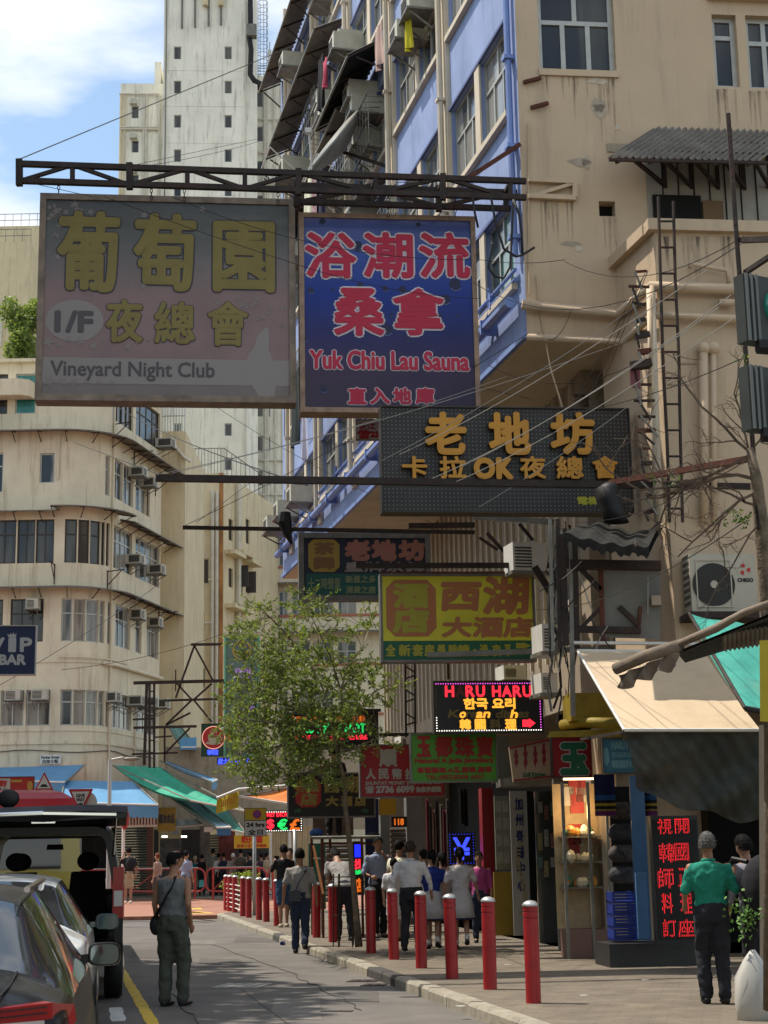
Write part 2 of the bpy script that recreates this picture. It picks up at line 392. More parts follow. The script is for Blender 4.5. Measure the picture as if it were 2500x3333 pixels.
# cover plates and joints in the road
def plate(x0, y0, x1, y1, m, label, name='drain_cover'):
    a, b = G(x0, (y0+y1)/2), G(x1, (y0+y1)/2); d = (G((x0+x1)/2, y0)-G((x0+x1)/2, y1)).length
    mb = MB(); u = (b-a).normalized(); n = V((-u.y, u.x, 0)); k = max(3, int((b-a).length/.12))
    for i in range(k):
        p = a+(b-a)*(i/k)+u*.01; q = a+(b-a)*((i+1)/k)-u*.01
        mb.hexa([p-n*d/2, q-n*d/2, q+n*d/2, p+n*d/2]+[v+V((0, 0, .008)) for v in (p-n*d/2, q-n*d/2, q+n*d/2, p+n*d/2)])
    mb.build(name, m, label=label, cat='drain cover')
plate(712, 3202, 868, 3216, mat('worn_iron', (150, 148, 142), .5, .4, var=.3, vs=8), 'pale worn metal cover plate in the middle of the road')
plate(1135, 3190, 1235, 3197, M_STEEL, 'dark ribbed drain grating in the road, nearer the middle of the two by the kerb')
plate(1180, 3203, 1260, 3210, M_STEEL, 'dark ribbed drain grating in the road, right beside the kerb')
plate(1040, 3290, 1150, 3294, M_KERBD, 'short dark metal strip set in the road at the bottom of the picture', 'metal_strip')
strip('road_joint', G(785, 3220), G(945, 3340), .02, M_KERBD)
strip('road_joint', G(500, 3216), G(1100, 3219), .02, M_KERBD)

M_TAR = mat('tar_patch', (.10, .092, .083, 1), .8, var=.2, vs=4, bump=.4, bs=60); M_TARL = mat('pale_patch', (.17, .155, .138, 1), .85, var=.2, vs=4, bump=.4, bs=60)
for i, (x0, y0, x1, y1, m_) in enumerate(((640, 3120, 780, 3150, M_TAR), (880, 3250, 1040, 3320, M_TARL), (560, 3060, 700, 3075, M_TARL), (760, 3050, 900, 3068, M_TAR), (420, 3090, 520, 3120, M_TAR), (1090, 3225, 1230, 3262, M_TAR))):
    q = [G(x0+12, y0), G(x1, y0+3), G(x1+rnd.uniform(0, 30), y1), G(x0, y1-2)]; MB().poly([p+V((0, 0, .003+.0006*i)) for p in q[::-1]]).build('road_patch', m_, kind='structure')
for x0, y0, x1, y1 in ((700, 3075, 960, 3175), (960, 3175, 1180, 3290), (520, 3190, 640, 3333), (1000, 3110, 1190, 3170)):
    a, b_ = G(x0, y0), G(x1, y1); pts = [a.lerp(b_, k/14)+V((rnd.uniform(-.05, .05), rnd.uniform(-.12, .12), .006)) for k in range(15)]; MB().tube(pts, .006, 3).build('road_crack', M_KERBD, kind='structure')
for i, (x, y) in enumerate(((1500, 3275), (1900, 3240), (1650, 3140), (2100, 3190), (1250, 3105))): c = G(x, y, .121); MB().poly([c+V((.05*cos(k)*(1+.3*sin(k*3+i)), .04*sin(k), .003)) for k in range(6)]).build('litter', M_WLINE, label='pale scrap of litter on the pavement, %s from the front' % ('first', 'second', 'third', 'fourth', 'fifth')[(0, 1, 3, 2, 4)[i]], cat='litter', group='scraps of litter')
# ================================================================ the blue and beige block on the right
M_BLUE = mat('blue_paint', (.25, .32, .53, 1), .75, var=.14, vs=1.2, stain=.5, stcol=(.10, .14, .32, 1), streak=True, bump=.12, bs=12)
M_BEIGE = mat('beige_render', (.53, .405, .275, 1), .8, var=.07, vs=.9, stain=.45, stcol=(.30, .25, .19, 1), streak=True, bump=.3, bs=9)
M_BEIGEL = mat('pale_beige_trim', (.60, .52, .40, 1), .75, var=.1, vs=2, stain=.35, stcol=(.3, .25, .18, 1), streak=True)
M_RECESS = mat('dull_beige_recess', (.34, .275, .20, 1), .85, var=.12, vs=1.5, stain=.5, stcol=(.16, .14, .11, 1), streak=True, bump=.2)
BC = V((2.065, 22.0, 0)); BE = V((-2.658, 41.887, 0)); BL = (BC-BE).length; SZ = 8.648
PB = Pl(BE, BC-BE)                      # street side, u: 0 far end .. 20.44 near corner
PE = Pl(BC, (1, .11))                   # end wall facing the viewer
bb = thing('apartment_block', (6, 28, 0), 'tall apartment block with pale blue street side and beige end wall, overhanging the pavement', 'building')
heads = [10.95, 13.77, 16.59, 19.41, 22.1]; WH = 1.47
colsU = [1.5, 5.3, 9.1, 12.93, 16.72, 20.3]
holes = []; wins = []
for k, hd in enumerate(heads):
    for j in range(5):
        a, b = colsU[j]+.22, colsU[j+1]-.0 - (.28 if j == 4 else .22)
        mid = (a+b)/2
        for (p, q) in ((a, mid-.13), (mid+.13, b)):
            hh = WH if k else 1.35
            holes.append((p, q, hd-hh, hd)); wins.append((k, j, (p, q, hd-hh, hd)))
for k, hd in enumerate(heads): holes.append((.25, 1.28, hd-1.4, hd)); wins.append((k, -1, (.25, 1.28, hd-1.4, hd)))
w = MB(); wall(w, PB.w, 0, BL, SZ, 24.2, holes, .2); w.build('blue_wall', M_BLUE, bb)
for k, j, h in wins:
    window(bb, PB, h, cols=3 if j >= 0 else 2, transom=.62, subs=2 if j >= 0 else 1, gl=M_GLASSG if (k, j) in ((0, 4), (1, 2)) else M_GLASS, d=-.1)
# beige columns, sills and hoods along the blue side
for u in colsU[:-1]:
    m = MB().pbox(PB, u-.2, u+.2, SZ+.4, 24.1, 0, .07); m.build('column', M_BEIGEL, bb)
    m = MB(); m.tube([PB.w(u+.07, z, .15) for z in (SZ+.6, 12, 16, 20, 24)], .055, 8)
    for z in range(10, 24, 2): m.pbox(PB, u, u+.14, z, z+.05, .07, .22)
    m.build('drain_pipe', M_BEIGEL, bb)
for k, hd in enumerate(heads):
    for j in range(5):
        a, b = colsU[j]+.2, colsU[j+1]-.2
        hh = WH if k else 1.35
        MB().pbox(PB, a, b, hd-hh-.09, hd-hh, -.02, .09).build('sill', M_BEIGEL, bb)
        m = MB(); m.pbox(PB, (a+b)/2-.128, (a+b)/2+.128, hd-hh, hd, 0, .03); m.build('pilaster', M_BEIGEL, bb)
        MB().pbox(PB, a, b, hd, hd+.05, 0, .045).build('hood', mat('blue_trim_dark', (.09, .12, .26, 1), .7), bb)
# corner pipe and lower ledge pipes in blue
M_BLUEP = mat('blue_pipe', (.17, .25, .52, 1), .5, var=.1, stain=.3, stcol=(.3, .33, .4, 1))
m = MB(); m.tube([PB.w(20.27, z, .08) for z in (SZ+1.3, 12, 15, 18, 21, 24)], .05, 8)
for z in (10.2, 11.6, 13, 14.4): m.pbox(PB, 20.19, 20.35, z, z+.06, 0, .16)
m.build('drain_pipe', M_BLUEP, bb)
for zz, r, d in ((SZ+.62, .085, .16), (SZ+.98, .03, .06), (SZ+1.12, .03, .06)):
    m = MB(); m.tube([PB.w(u, zz, d) for u in (0, 5, 10, 15, 20.2)], r, 8)
    for u in range(1, 20, 2): m.pbox(PB, u, u+.06, zz-r-.03, zz+r+.02, 0, d+r+.01)
    m.build('ledge_pipe', M_BLUEP, bb)
MB().pbox(PB, 0, BL, SZ+.02, SZ+.10, 0, .05).build('ledge', M_BLUEP, bb)
for u in (3.0, 7.2, 11.2, 15.0, 18.9): MB().tube([PB.w(u, SZ+1.3, .06), PB.w(u, SZ+.9, .06), PB.w(u-.25, SZ+.65, .12)], .035, 6).build('branch_pipe', M_BLUEP, bb)
# ---- end wall
eh = []
def eh_add(x0, y0, x1, y1): r = PE.rect(x0, y0, x1, y1); eh.append(r); return r
w1 = eh_add(1752, -45, 2000, 230); w2 = eh_add(2323, 48, 2402, 282); w3 = eh_add(2433, 52, 2560, 288)
vent = eh_add(1950, 655, 2003, 704)
w = MB(); SD = 1.25
wall(w, PE.w, 0, 16, SZ, 24.2, eh, .25)
w.build('end_wall', M_BEIGE, bb)
window(bb, PE, w1, cols=3, transom=.60, subs=2, gl=M_GLASSD, d=-.14, t=.07)
window(bb, PE, w2, cols=1, transom=.72, gl=M_GLASSD, d=-.14, t=.07); window(bb, PE, w3, cols=2, transom=.66, gl=M_GLASSD, d=-.14, t=.07)
MB().quad(PE.w(vent[0], vent[2], -.2), PE.w(vent[1], vent[2], -.2), PE.w(vent[1], vent[3], -.2), PE.w(vent[0], vent[3], -.2)).build('vent_opening', M_DARK, bb)
MB().pbox(PE, w1[0]-.02, w1[1]+.02, w1[2]-.1, w1[2], -.02, .04).build('sill', M_BEIGE, bb)
MB().pbox(PE, w2[0]-.06, w3[1], w2[3]+.22, w2[3]+.36, 0, .12).build('hood', M_BEIGE, bb)
# roof, soffit
m = MB(); B0, B1 = PB.w(0, 0, 0), PB.w(BL, 0, 0); far = B0 + PE.u*16; nearR = PE.w(16, 0)
m.quad(B0+V((0, 0, 24.2)), B1+V((0, 0, 24.2)), nearR+V((0, 0, 24.2)), far+V((0, 0, 24.2)))
m.build('roof', M_ZINC, bb)
M_SOFF = mat('soffit_paint', (.50, .42, .30, 1), .85, var=.1, vs=2, stain=.4, stcol=(.25, .2, .15, 1))
m = MB(); m.quad(B1+V((0, 0, SZ)), B0+V((0, 0, SZ)), far+V((0, 0, SZ)), nearR+V((0, 0, SZ))); m.build('soffit', M_SOFF, bb)
m = MB(); m.quad(B0+V((0, 0, SZ)), B0+V((0, 0, 24.2)), far+V((0, 0, 24.2)), far+V((0, 0, SZ))); m.build('rear_wall', M_BEIGE, bb)
# ---- lower, set back walls: shop line (side) and end
SH0 = V((2.62, 25.4, 0)); SHD = V((-.165, 1, 0)).normalized()
corner_low = V((3.0, 23.55, 0))
PSH = Pl(corner_low+SHD*19.0, -SHD)      # u 0 far .. 19.0 near corner
PEL = Pl(corner_low, (1, .11))
sh = []
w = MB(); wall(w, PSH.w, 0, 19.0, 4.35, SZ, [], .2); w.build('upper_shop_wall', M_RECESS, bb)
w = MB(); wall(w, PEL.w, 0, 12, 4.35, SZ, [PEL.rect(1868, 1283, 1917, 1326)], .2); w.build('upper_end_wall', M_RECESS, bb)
# vertical battens on the set back first floor
for i in range(38):
    u = .3+i*.49
    m = MB().pbox(PSH, u, u+.05, 4.5, SZ-.02, 0, .05); m.build('batten', M_BEIGEL, bb)
for i in range(9):
    u = .25+i*.55; m = MB().pbox(PEL, u, u+.045, 4.5, SZ-1.9 if i < 3 else SZ-2.2, 0, .05); m.build('batten', M_BEIGEL, bb)
# ---- projecting lower block on the right, with a terrace on top
PJ = Pl(P(2130, 800, 20.75), (1, .11))
topz = PJ.px(2130, 755)[1]
m = MB()
wall(m, PJ.w, 0, 12, 3.3, topz, [], .2)
PJs = Pl(PJ.w(0, 0)+V((-.2311, .9729, 0))*2.1, (.2311, -.9729)); 
wall(m, PJs.w, 0, 2.1, 3.3, topz, [], .2)
m.quad(PJ.w(0, topz, 0), PJ.w(12, topz, 0), PJ.w(12, topz, -1.2), PJ.w(0, topz, -1.2))
m.build('projecting_wall', M_BEIGE, bb)
m = MB(); m.pbox(PJ, -.1, 12, topz, topz+.16, -.14, .1); m.build('parapet', M_BEIGE, bb)
m = MB(); m.pbox(PJs, 0, 1.95, topz, topz+.16, -.14, .1); m.build('parapet', M_BEIGE, bb)
# dark terrace recess with tiles, door, clutter
r = PE.rect(2105, 520, 2560, 752)
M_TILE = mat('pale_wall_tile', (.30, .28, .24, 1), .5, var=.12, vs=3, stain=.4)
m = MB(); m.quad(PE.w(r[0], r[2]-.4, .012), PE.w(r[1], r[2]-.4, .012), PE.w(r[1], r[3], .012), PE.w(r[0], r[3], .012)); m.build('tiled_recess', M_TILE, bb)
for i in range(1, 9):
    u = r[0]+(r[1]-r[0])*i/9
    MB().pbox(PE, u, u+.015, r[2], r[3], .012, .03).build('tile_joint', M_DARK, bb)
rr = PE.rect(2125, 640, 2280, 752); m = MB(); m.pbox(PE, rr[0], rr[1], rr[2], rr[3], .02, .06); m.build('terrace_door', M_DARK, bb)
rr = PE.rect(2285, 660, 2350, 752); m = MB(); m.pbox(PE, rr[0], rr[1], rr[2], rr[3], .02, .08); m.build('cupboard', mat('brown_board', (110, 88, 60), .7), bb)
# terrace awning: corrugated, on brackets
M_CORR = mat('corrugated_grey', (.22, .20, .175, 1), .6, .2, var=.25, vs=4, stain=.5, stcol=(.09, .05, .03, 1))
def corrugated(mb, p00, p10, p01, waves, amp=.03, th=.006):
    """sheet from p00 along p10 (waves run across) and p01; profile amplitude along normal"""
    p00, p10, p01 = V(p00), V(p10), V(p01); n = (p10-p00).cross(p01-p00).normalized(); K = waves*4
    def fn(a, b): return p00+(p10-p00)*a+(p01-p00)*b+n*amp*sin(2*pi*waves*a)
    mb.sheet(fn, K, 1)
aw = thing('terrace_awning', PE.w(4, 12, 1), 'grey corrugated roof on rusty brackets over the terrace, upper right of the beige wall', 'awning')
pa, pb_ = PE.px(2100, 460), PE.px(2600, 470)
m = MB(); A0 = PE.w(pa[0]+.15, pa[1]+.22, 0); A1 = PE.w(pb_[0], pa[1]+.22, 0); F0 = P(1977, 512, (A0.y-1.0)); F1 = F0+(A1-A0)+V((.4, 0, 0))
corrugated(m, A0, A1, F0, 22, .03); m.build('corrugated_sheet', M_CORR, aw)
for i in range(6):
    a = A0+(A1-A0)*(i/5.5+.05); f = F0+(F1-F0)*(i/5.5+.05)
    MB().bar(a-V((0, 0, .07)), f-V((0, 0, .07)), .05).build('rafter', M_STEEL, aw)
    MB().bar(a-V((0, 0, .9)), a.lerp(f, .75)-V((0, 0, .08)), .05).build('bracket', M_STEEL, aw)
    MB().bar(a-V((0, 0, .95)), a-V((0, 0, .05)), .06).build('bracket_post', M_STEEL, aw)
for t in (.35, .7, .97): MB().bar(A0.lerp(F0, t)-V((0, 0, .05)), A1.lerp(F1, t)-V((0, 0, .05)), .04).build('purlin', M_STEEL, aw)
# big beige pipes on the end wall and round the projecting block
def pipe_px(pts, pls, r, d, mt, name='wall_pipe', parent=bb):
    out = []
    for (x, y), p in zip(pts, pls):
        u, z = p.px(x, y); out.append(p.w(u, z, d))
    MB().tube(out, r, 10).build(name, mt, parent, smooth=True)
PEo = Pl(PE.w(0, 0, .12), PE.u); PJo = Pl(PJ.w(0, 0, .12), PJ.u)
pipe_px([(1700, 992), (2012, 1022), (2120, 933), (2500, 945)], [PEo, PEo, PJo, PJo], .075, 0, M_BEIGE)
pipe_px([(1715, 1098), (2030, 1112), (2125, 1026), (2500, 1042)], [PEo, PEo, PJo, PJo], .055, 0, M_BEIGE)
pipe_px([(2290, 1140), (2293, 1700)], [PJo, PJo], .06, 0, M_BEIGE); pipe_px([(2322, 1140), (2325, 1700)], [PJo, PJo], .04, 0, M_BEIGE)
for x in (2290, 2322): u, z = PJo.px(x, 1135); MB().ball(PJo.w(u, z), .09, n=10).build('pipe_cap', M_BEIGE, bb, smooth=True)
pipe_px([(2245, 870), (2250, 858), (2365, 880), (2372, 920)], [PJo]*4, .03, 0, M_BEIGE)
pipe_px([(2118, 940), (2130, 1320), (2145, 1700)], [PJo]*3, .06, 0, M_BEIGEL)
pipe_px([(2118, 935), (2110, 1330)], [PJo]*2, .03, .06, M_BEIGE)
pipe_px([(2340, 985), (2390, 985)], [PJo]*2, .05, 0, M_BEIGE); pipe_px([(2300, 1500), (2420, 1505)], [PJo]*2, .03, 0, M_BEIGE)
# plaster scar
m = MB(); u, z = PE.px(2030, 480)
m.pbox(PE, u-.25, u+.2, z-.08, z+.05, 0, .02); m.build('plaster_patch', M_RECESS, bb)
# ground floor shop frontage mass behind the shop fronts
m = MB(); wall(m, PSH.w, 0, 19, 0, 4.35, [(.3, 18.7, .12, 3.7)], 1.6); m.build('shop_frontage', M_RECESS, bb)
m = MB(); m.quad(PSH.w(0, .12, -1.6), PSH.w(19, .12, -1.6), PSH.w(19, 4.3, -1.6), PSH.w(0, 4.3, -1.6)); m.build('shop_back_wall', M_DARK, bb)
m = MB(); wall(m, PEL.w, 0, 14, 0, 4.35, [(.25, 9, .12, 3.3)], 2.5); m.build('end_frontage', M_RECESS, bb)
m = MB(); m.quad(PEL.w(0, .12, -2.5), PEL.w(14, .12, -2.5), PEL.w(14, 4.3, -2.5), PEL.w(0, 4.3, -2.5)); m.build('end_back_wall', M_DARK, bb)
m = MB(); f0 = PSH.w(0, 0); m.quad(f0, f0+V((0, 0, SZ)), f0+PE.u*12+V((0, 0, SZ)), f0+PE.u*12); m.build('rear_low_wall', M_BEIGE, bb)
# roof antenna poles etc. live on the tower
# ---- awnings, cages, washing on the far bays of the blue side
def slope_awning(u0, u1, z, out, drop, label, m_, name='window_awning', waves=None):
    t = thing(name, PB.w((u0+u1)/2, z-drop, 0), label, 'awning', 'corrugated awnings on the blue wall')
    a = MB(); corrugated(a, PB.w(u0, z, .03), PB.w(u1, z, .03), PB.w(u0, z-drop, out), waves or int((u1-u0)*5), .025); a.build('corrugated_sheet', m_, t)
    for i in range(max(2, int((u1-u0)/1.1))+1):
        u = u0+(u1-u0)*i/max(2, int((u1-u0)/1.1)); b = MB()
        b.bar(PB.w(u, z-.05, .03), PB.w(u, z-drop-.05, out*.98), .035); b.bar(PB.w(u, z-.75, .03), PB.w(u, z-drop-.04, out*.8), .03); b.build('bracket', M_STEEL, t)
    MB().bar(PB.w(u0, z-drop-.04, out), PB.w(u1, z-drop-.04, out), .04).build('edge_bar', M_ZINC, t)
slope_awning(.1, 6.2, 22.6, .62, .3, 'long brown corrugated awning under the eaves at the far end of the blue wall', M_CORR)
slope_awning(1.8, 8.8, 19.9, .75, .35, 'long pale-edged corrugated awning one floor below the eaves of the blue wall', M_CORR)
slope_awning(5.4, 9.0, 22.7, .5, .25, 'dark awning high on the blue wall, right of the long eaves awning', M_STEEL)
slope_awning(9.3, 12.7, 17.4, .85, .5, 'tilted black sheet awning above the satellite dish on the blue wall', mat('black_sheet', (30, 32, 32), .7, var=.3))
slope_awning(5.5, 10.6, 17.1, .65, .3, 'corrugated awning above the hanging washing on the blue wall', M_CORR)
slope_awning(9.4, 12.6, 14.5, .6, .3, 'short grey awning below the satellite dish on the blue wall', M_CORR)
slope_awning(1.4, 5.1, 17.1, .6, .3, 'dark corrugated awning low at the far end of the blue wall', M_STEEL)
# drying racks
def rack(u, z, wd, out, label):
    t = thing('drying_rack', PB.w(u, z-.3, 0), label, 'drying rack', 'drying racks on the blue wall')
    m = MB()
    m.tube([PB.w(u, z-.8, .02), PB.w(u, z-.1, out-.1), PB.w(u, z, out), PB.w(u+wd, z, out), PB.w(u+wd, z-.1, out-.1), PB.w(u+wd, z-.8, .02)], .018, 6); m.build('frame', M_WHITE, t)
    m = MB()
    for k in range(1, 5): m.tube([PB.w(u, z-.02-k*.03, out*(k/5)), PB.w(u+wd, z-.02-k*.03, out*(k/5))], .008, 4)
    m.build('rail', M_WHITE, t)
rack(8.2, 16.1, 1.6, .9, 'white tubular drying rack hung with washing on the blue wall')
rack(9.6, 13.7, 1.7, .9, 'white tubular drying rack right above the truss, on the blue wall')
rack(2.3, 18.9, 1.6, .95, 'white tubular drying rack at the far upper end of the blue wall')
rack(9.3, 11.9, 1.6, .9, 'white tubular drying rack just above the sauna sign')
def cloth(u, z, wd, h, d, m_, label, nm='washing', cat='washing'):
    m = MB()
    ph = rnd.uniform(0, 6)
    def fn(a, b): return PB.w(u+wd*a*(1-.12*b)+.03*sin(5*b+ph), z-h*b, d+.05*sin(9*a+ph)*(b+.2)+.02*sin(23*a))
    m.sheet(fn, 14, 8); o = m.build(nm, m_, label=label, cat=cat, group='washing hung out along the blue wall', smooth=True)
cloth(8.25, 16.0, .65, 1.6, .88, mat('cloth_cream', (215, 215, 190), .9), 'long cream towel hanging from the drying rack')
cloth(8.95, 16.0, .55, 1.9, .86, mat('cloth_print', (150, 120, 125), .9, var=.7, vs=8), 'red and grey patterned cloth beside the cream towel')
cloth(9.4, 16.0, .45, 1.3, .8, mat('cloth_navy', (40, 42, 66), .9), 'navy shirt hanging at the right of the drying rack')
cloth(9.0, 18.6, .5, 1.2, .7, mat('cloth_black', (28, 28, 34), .9), 'black shirt on a hanger high on the blue wall')
cloth(9.6, 18.3, .3, .6, .7, mat('cloth_pink', (200, 90, 110), .9), 'pink and white small towel high on the blue wall')
cloth(13.6, 16.9, .5, .8, .5, mat('cloth_pale', (190, 160, 150), .9), 'pale pink towel hung at a window near the top of the blue wall')
cloth(15.4, 16.6, .22, 1.0, .35, mat('cloth_yellow', (190, 180, 40), .9), 'yellow strip of cloth hanging at the top of the blue wall')
cloth(7.3, 11.9, .3, 1.9, .8, mat('cloth_white', (205, 200, 215), .9), 'white sheet hanging just above the sauna sign')
cloth(5.8, 12.3, 1.1, 1.7, .8, mat('cloth_darkgreen', (22, 38, 38), .9), 'dark green sheet hanging behind the upper left of the sauna sign')
# satellite dish
sd = thing('satellite_dish', PB.w(12.2, 14.6, .5), 'large grey satellite dish on the blue wall', 'satellite dish')
m = MB(); c = PB.w(11.7, 15.3, .75); ax = V((-.75, -.35, .55)).normalized(); q = ax.to_track_quat('Z', 'Y').to_matrix()
rings = [[c+q@V((r*cos(2*pi*k/24), r*sin(2*pi*k/24), r*r*.45)) for k in range(24)] for r in (.05, .25, .5, .7, .82)]
m.loft(rings); m.build('dish', mat('dish_grey', (128, 128, 122), .6, var=.15), sd, smooth=True)
MB().tube([c+q@V((0, -.8, .28)), c+q@V((0, -.2, .75))], .02).build('feed_arm', M_WHITE, sd)
MB().box(*[v for a, b in zip(c+q@V((0, -.15, .8)), (.06, .06, .05)) for v in (a-b, a+b)]).build('receiver', M_WHITE, sd)
MB().bar(c, PB.w(12.3, 14.8, 0), .06).build('mount', M_STEEL, sd)
# window air conditioners: box with louvres, on a bracket
M_ACB = mat('ac_casing', (188, 184, 168), .5, var=.12, vs=5, stain=.35, stcol=(.2, .15, .09, 1)); M_ACG = mat('ac_grille', (70, 68, 62), .6)
def ac_unit(pl, u, z, w=.62, h=.4, dep=.45, label='', group='window air conditioners', grid=True, bracket=True, parts=True, base=0):
    t = thing('air_conditioner', pl.w(u+w/2, z, base+dep/2), label, 'air conditioner', group)
    MB().pbox(pl, u, u+w, z, z+h, base-.1, base+dep).build('casing', M_ACB, t)
    if parts:
        g = MB(); 
        for k in range(6): g.pbox(pl, u+.04, u+w*.68, z+.05+k*(h-.1)/6, z+.05+(k+.55)*(h-.1)/6, base+dep, base+dep+.01)
        g.build('grille', M_ACG, t)
        g = MB().quad(*[p for p in (pl.w(u-.004, z+.06, base+dep-.06), pl.w(u-.004, z+.06, base+.05), pl.w(u-.004, z+h-.06, base+.05), pl.w(u-.004, z+h-.06, base+dep-.06))][::-1]); g.build('side_vent', M_ACG, t)
        if bracket:
            g = MB().pbox(pl, u-.03, u+w+.03, z-.04, z, base, base+dep+.05); g.bar(pl.w(u+.05, z-.35, base), pl.w(u+.05, z-.04, base+dep), .03); g.bar(pl.w(u+w-.05, z-.35, base), pl.w(u+w-.05, z-.04, base+dep), .03); g.build('bracket', M_ZINC, t)
    return t
for u, z, l in ((11.0, 16.55, 'boxy window air conditioner under the black sheet awning on the blue wall'), (7.9, 17.6, 'window air conditioner high on the blue wall, left of the black sheet awning'),
                (7.3, 16.0, 'window air conditioner left of the washing, second below the eaves'), (10.9, 13.9, 'window air conditioner directly under the satellite dish'),
                (7.0, 14.4, 'window air conditioner left of the cream towel on the blue wall'), (10.0, 12.8, 'window air conditioner below the patterned washing'),
                (13.9, 18.1, 'window air conditioner at the top edge of the picture on the blue wall'), (2.6, 16.4, 'window air conditioner under the lowest far awning of the blue wall'),
                (3.1, 18.4, 'window air conditioner under the pale-edged long awning'), (3.2, 21.2, 'window air conditioner right under the eaves awning of the blue wall'),
                (4.0, 9.7, 'window air conditioner low on the blue wall, nearest the dark karaoke sign'), (2.1, 9.75, 'window air conditioner on the lowest floor of the blue wall, middle of three'), (.5, 9.7, 'window air conditioner on the lowest floor of the blue wall, farthest left')):
    ac_unit(PB, u, z, label=l, group='window air conditioners on the blue wall', dep=.6)

rs = random.Random(17)
for i in range(16):
    j = rs.randint(0, 3); k = rs.randint(1, 4); u = colsU[j]+rs.uniform(.3, 2.4); z = heads[k]-rs.uniform(.35, 1.0)
    ac_unit(PB, u, z, rs.uniform(.5, .65), rs.uniform(.34, .42), label='small air conditioner on the blue wall, %s floor, %s' % (('', 'second', 'third', 'fourth', 'top')[k], ('farthest bay', 'second bay', 'third bay', 'bay nearest the dish')[j]), group='small air conditioners among the far windows', dep=rs.uniform(.4, .6))
for i in range(12):
    j = rs.randint(0, 3); k = rs.randint(1, 4); a = colsU[j]+.25+(i % 2)*1.7; b_ = a+1.5; t = thing('window_cage', PB.w((a+b_)/2, heads[k]-1.5, 0), 'pale metal window cage on the blue wall, %s floor, %s' % (('', 'second', 'third', 'fourth', 'top')[k], ('farthest bay', 'second bay', 'third bay', 'bay nearest the dish')[j]), 'window cage', 'window cages on the blue wall')
    for q in range(7): u = a+(b_-a)*q/6; m = MB(); m.tube([PB.w(u, heads[k]-1.5, .02), PB.w(u, heads[k]-1.45, .42), PB.w(u, heads[k]-.35, .42), PB.w(u, heads[k]-.3, .02)], .012, 4); m.build('bar', M_FRAME, t)
    for z in (-1.45, -.9, -.35): MB().tube([PB.w(a, heads[k]+z, .42), PB.w(b_, heads[k]+z, .42)], .014, 4).build('cross_bar', M_FRAME, t)

rs = random.Random(9)
for i in range(9):
    x, y = rs.uniform(1760, 2080), rs.uniform(250, 1000); u, z = PE.px(x, y); m = MB(); w_, h_ = rs.uniform(.05, .2), rs.uniform(.03, .12)
    m.poly([PE.w(u+w_*cos(2*pi*k/9)*rs.uniform(.6, 1.2), z+h_*sin(2*pi*k/9)*rs.uniform(.6, 1.2), .006) for k in range(9)]); m.build('render_patch', mat('render_patch_%d' % (i % 3), ((.42, .35, .26, 1), (.55, .47, .36, 1), (.36, .30, .23, 1))[i % 3], .85, var=.2, vs=6), bb)
for pts in ([(1745, 900), (1755, 1010), (1790, 1200), (1830, 1330)], [(1720, 400), (1718, 700), (1722, 960)]):
    MB().tube([PE.w(*PE.px(x, y), .03) for x, y in pts], .012, 5).build('conduit', M_BEIGE, bb)
for i in range(5):
    x = rs.uniform(2150, 2480); u, z = PJ.px(x, rs.uniform(1150, 1700)); MB().pbox(PJ, u, u+rs.uniform(.1, .5), z, z+.02, 0, .012).build('render_patch', M_RECESS, bb)

M_DIRT = mat('dirt_streak', (.40, .31, .215, 1), .9, var=.25, vs=5)
for (x0, x1, y0) in ((1752, 2000, 238), (2323, 2402, 290), (2433, 2500, 296), (1950, 2003, 706), (1760, 1870, 655), (2120, 2380, 770)):
    pl_ = PE if y0 < 760 else PJ
    for i in range(int((x1-x0)/14)+2):
        x = rs.uniform(x0, x1); L_ = rs.uniform(.12, .75)*(1 if i % 3 else 1.5); w_ = rs.uniform(.012, .035); u, z = pl_.px(x, y0); m = MB(); m.poly([pl_.w(u-w_, z, .004), pl_.w(u-w_*.5, z-L_*.6, .004), pl_.w(u, z-L_, .004), pl_.w(u+w_*.4, z-L_*.5, .004), pl_.w(u+w_, z, .004)]); m.build('dirt_streak', M_DIRT, bb)
# ================================================================ the buildings across the side street
M_CREAM = mat('cream_render', (.69, .615, .455, 1), .8, var=.1, vs=1.0, stain=.62, stcol=(.33, .24, .13, 1), streak=True, bump=.2, bs=6)
M_CREAM2 = mat('yellow_cream_render', (.66, .56, .36, 1), .8, var=.1, vs=.8, stain=.6, stcol=(.30, .20, .10, 1), streak=True)
M_TOWER = mat('white_tower_render', (.86, .83, .71, 1), .8, var=.1, vs=.5, stain=.75, stcol=(.34, .33, .28, 1), streak=True)
M_CENT = mat('pale_cream_render', (.74, .67, .50, 1), .8, var=.06, stain=.4, stcol=(.35, .3, .22, 1), streak=True)
M_EAVE = mat('eave_sheet', (.15, .13, .11, 1), .75, var=.4, vs=6)
M_REDB = mat('red_band', (.42, .16, .10, 1), .7)
class Bend:
    """front wall, round corner, side wall unrolled: u along the wall"""
    def __init__(s, A, R, ang, back=0): s.A = V((A[0], A[1], 0)); s.R = R; s.ang = ang; s.la = R*ang
    def w(s, u, z, d=0.0):
        if u <= 0: p = s.A+V((u, 0, 0)); n = V((0, -1, 0))
        elif u <= s.la:
            f = u/s.R; p = s.A+V((s.R*sin(f), s.R*(1-cos(f)), 0)); n = V((sin(f), -cos(f), 0))
        else:
            f = s.ang; p = s.A+V((s.R*sin(f), s.R*(1-cos(f)), 0))+V((cos(f), sin(f), 0))*(u-s.la); n = V((sin(f), -cos(f), 0))
        return p+n*d+V((0, 0, z))
    def u_of(s, x, z, lo=-16, hi=9.5):
        best = None
        for i in range(1200):
            u = lo+(hi-lo)*i/1199; e = abs(proj(s.w(u, z))[0]-x)
            if best is None or e < best[0]: best = (e, u)
        return best[1]
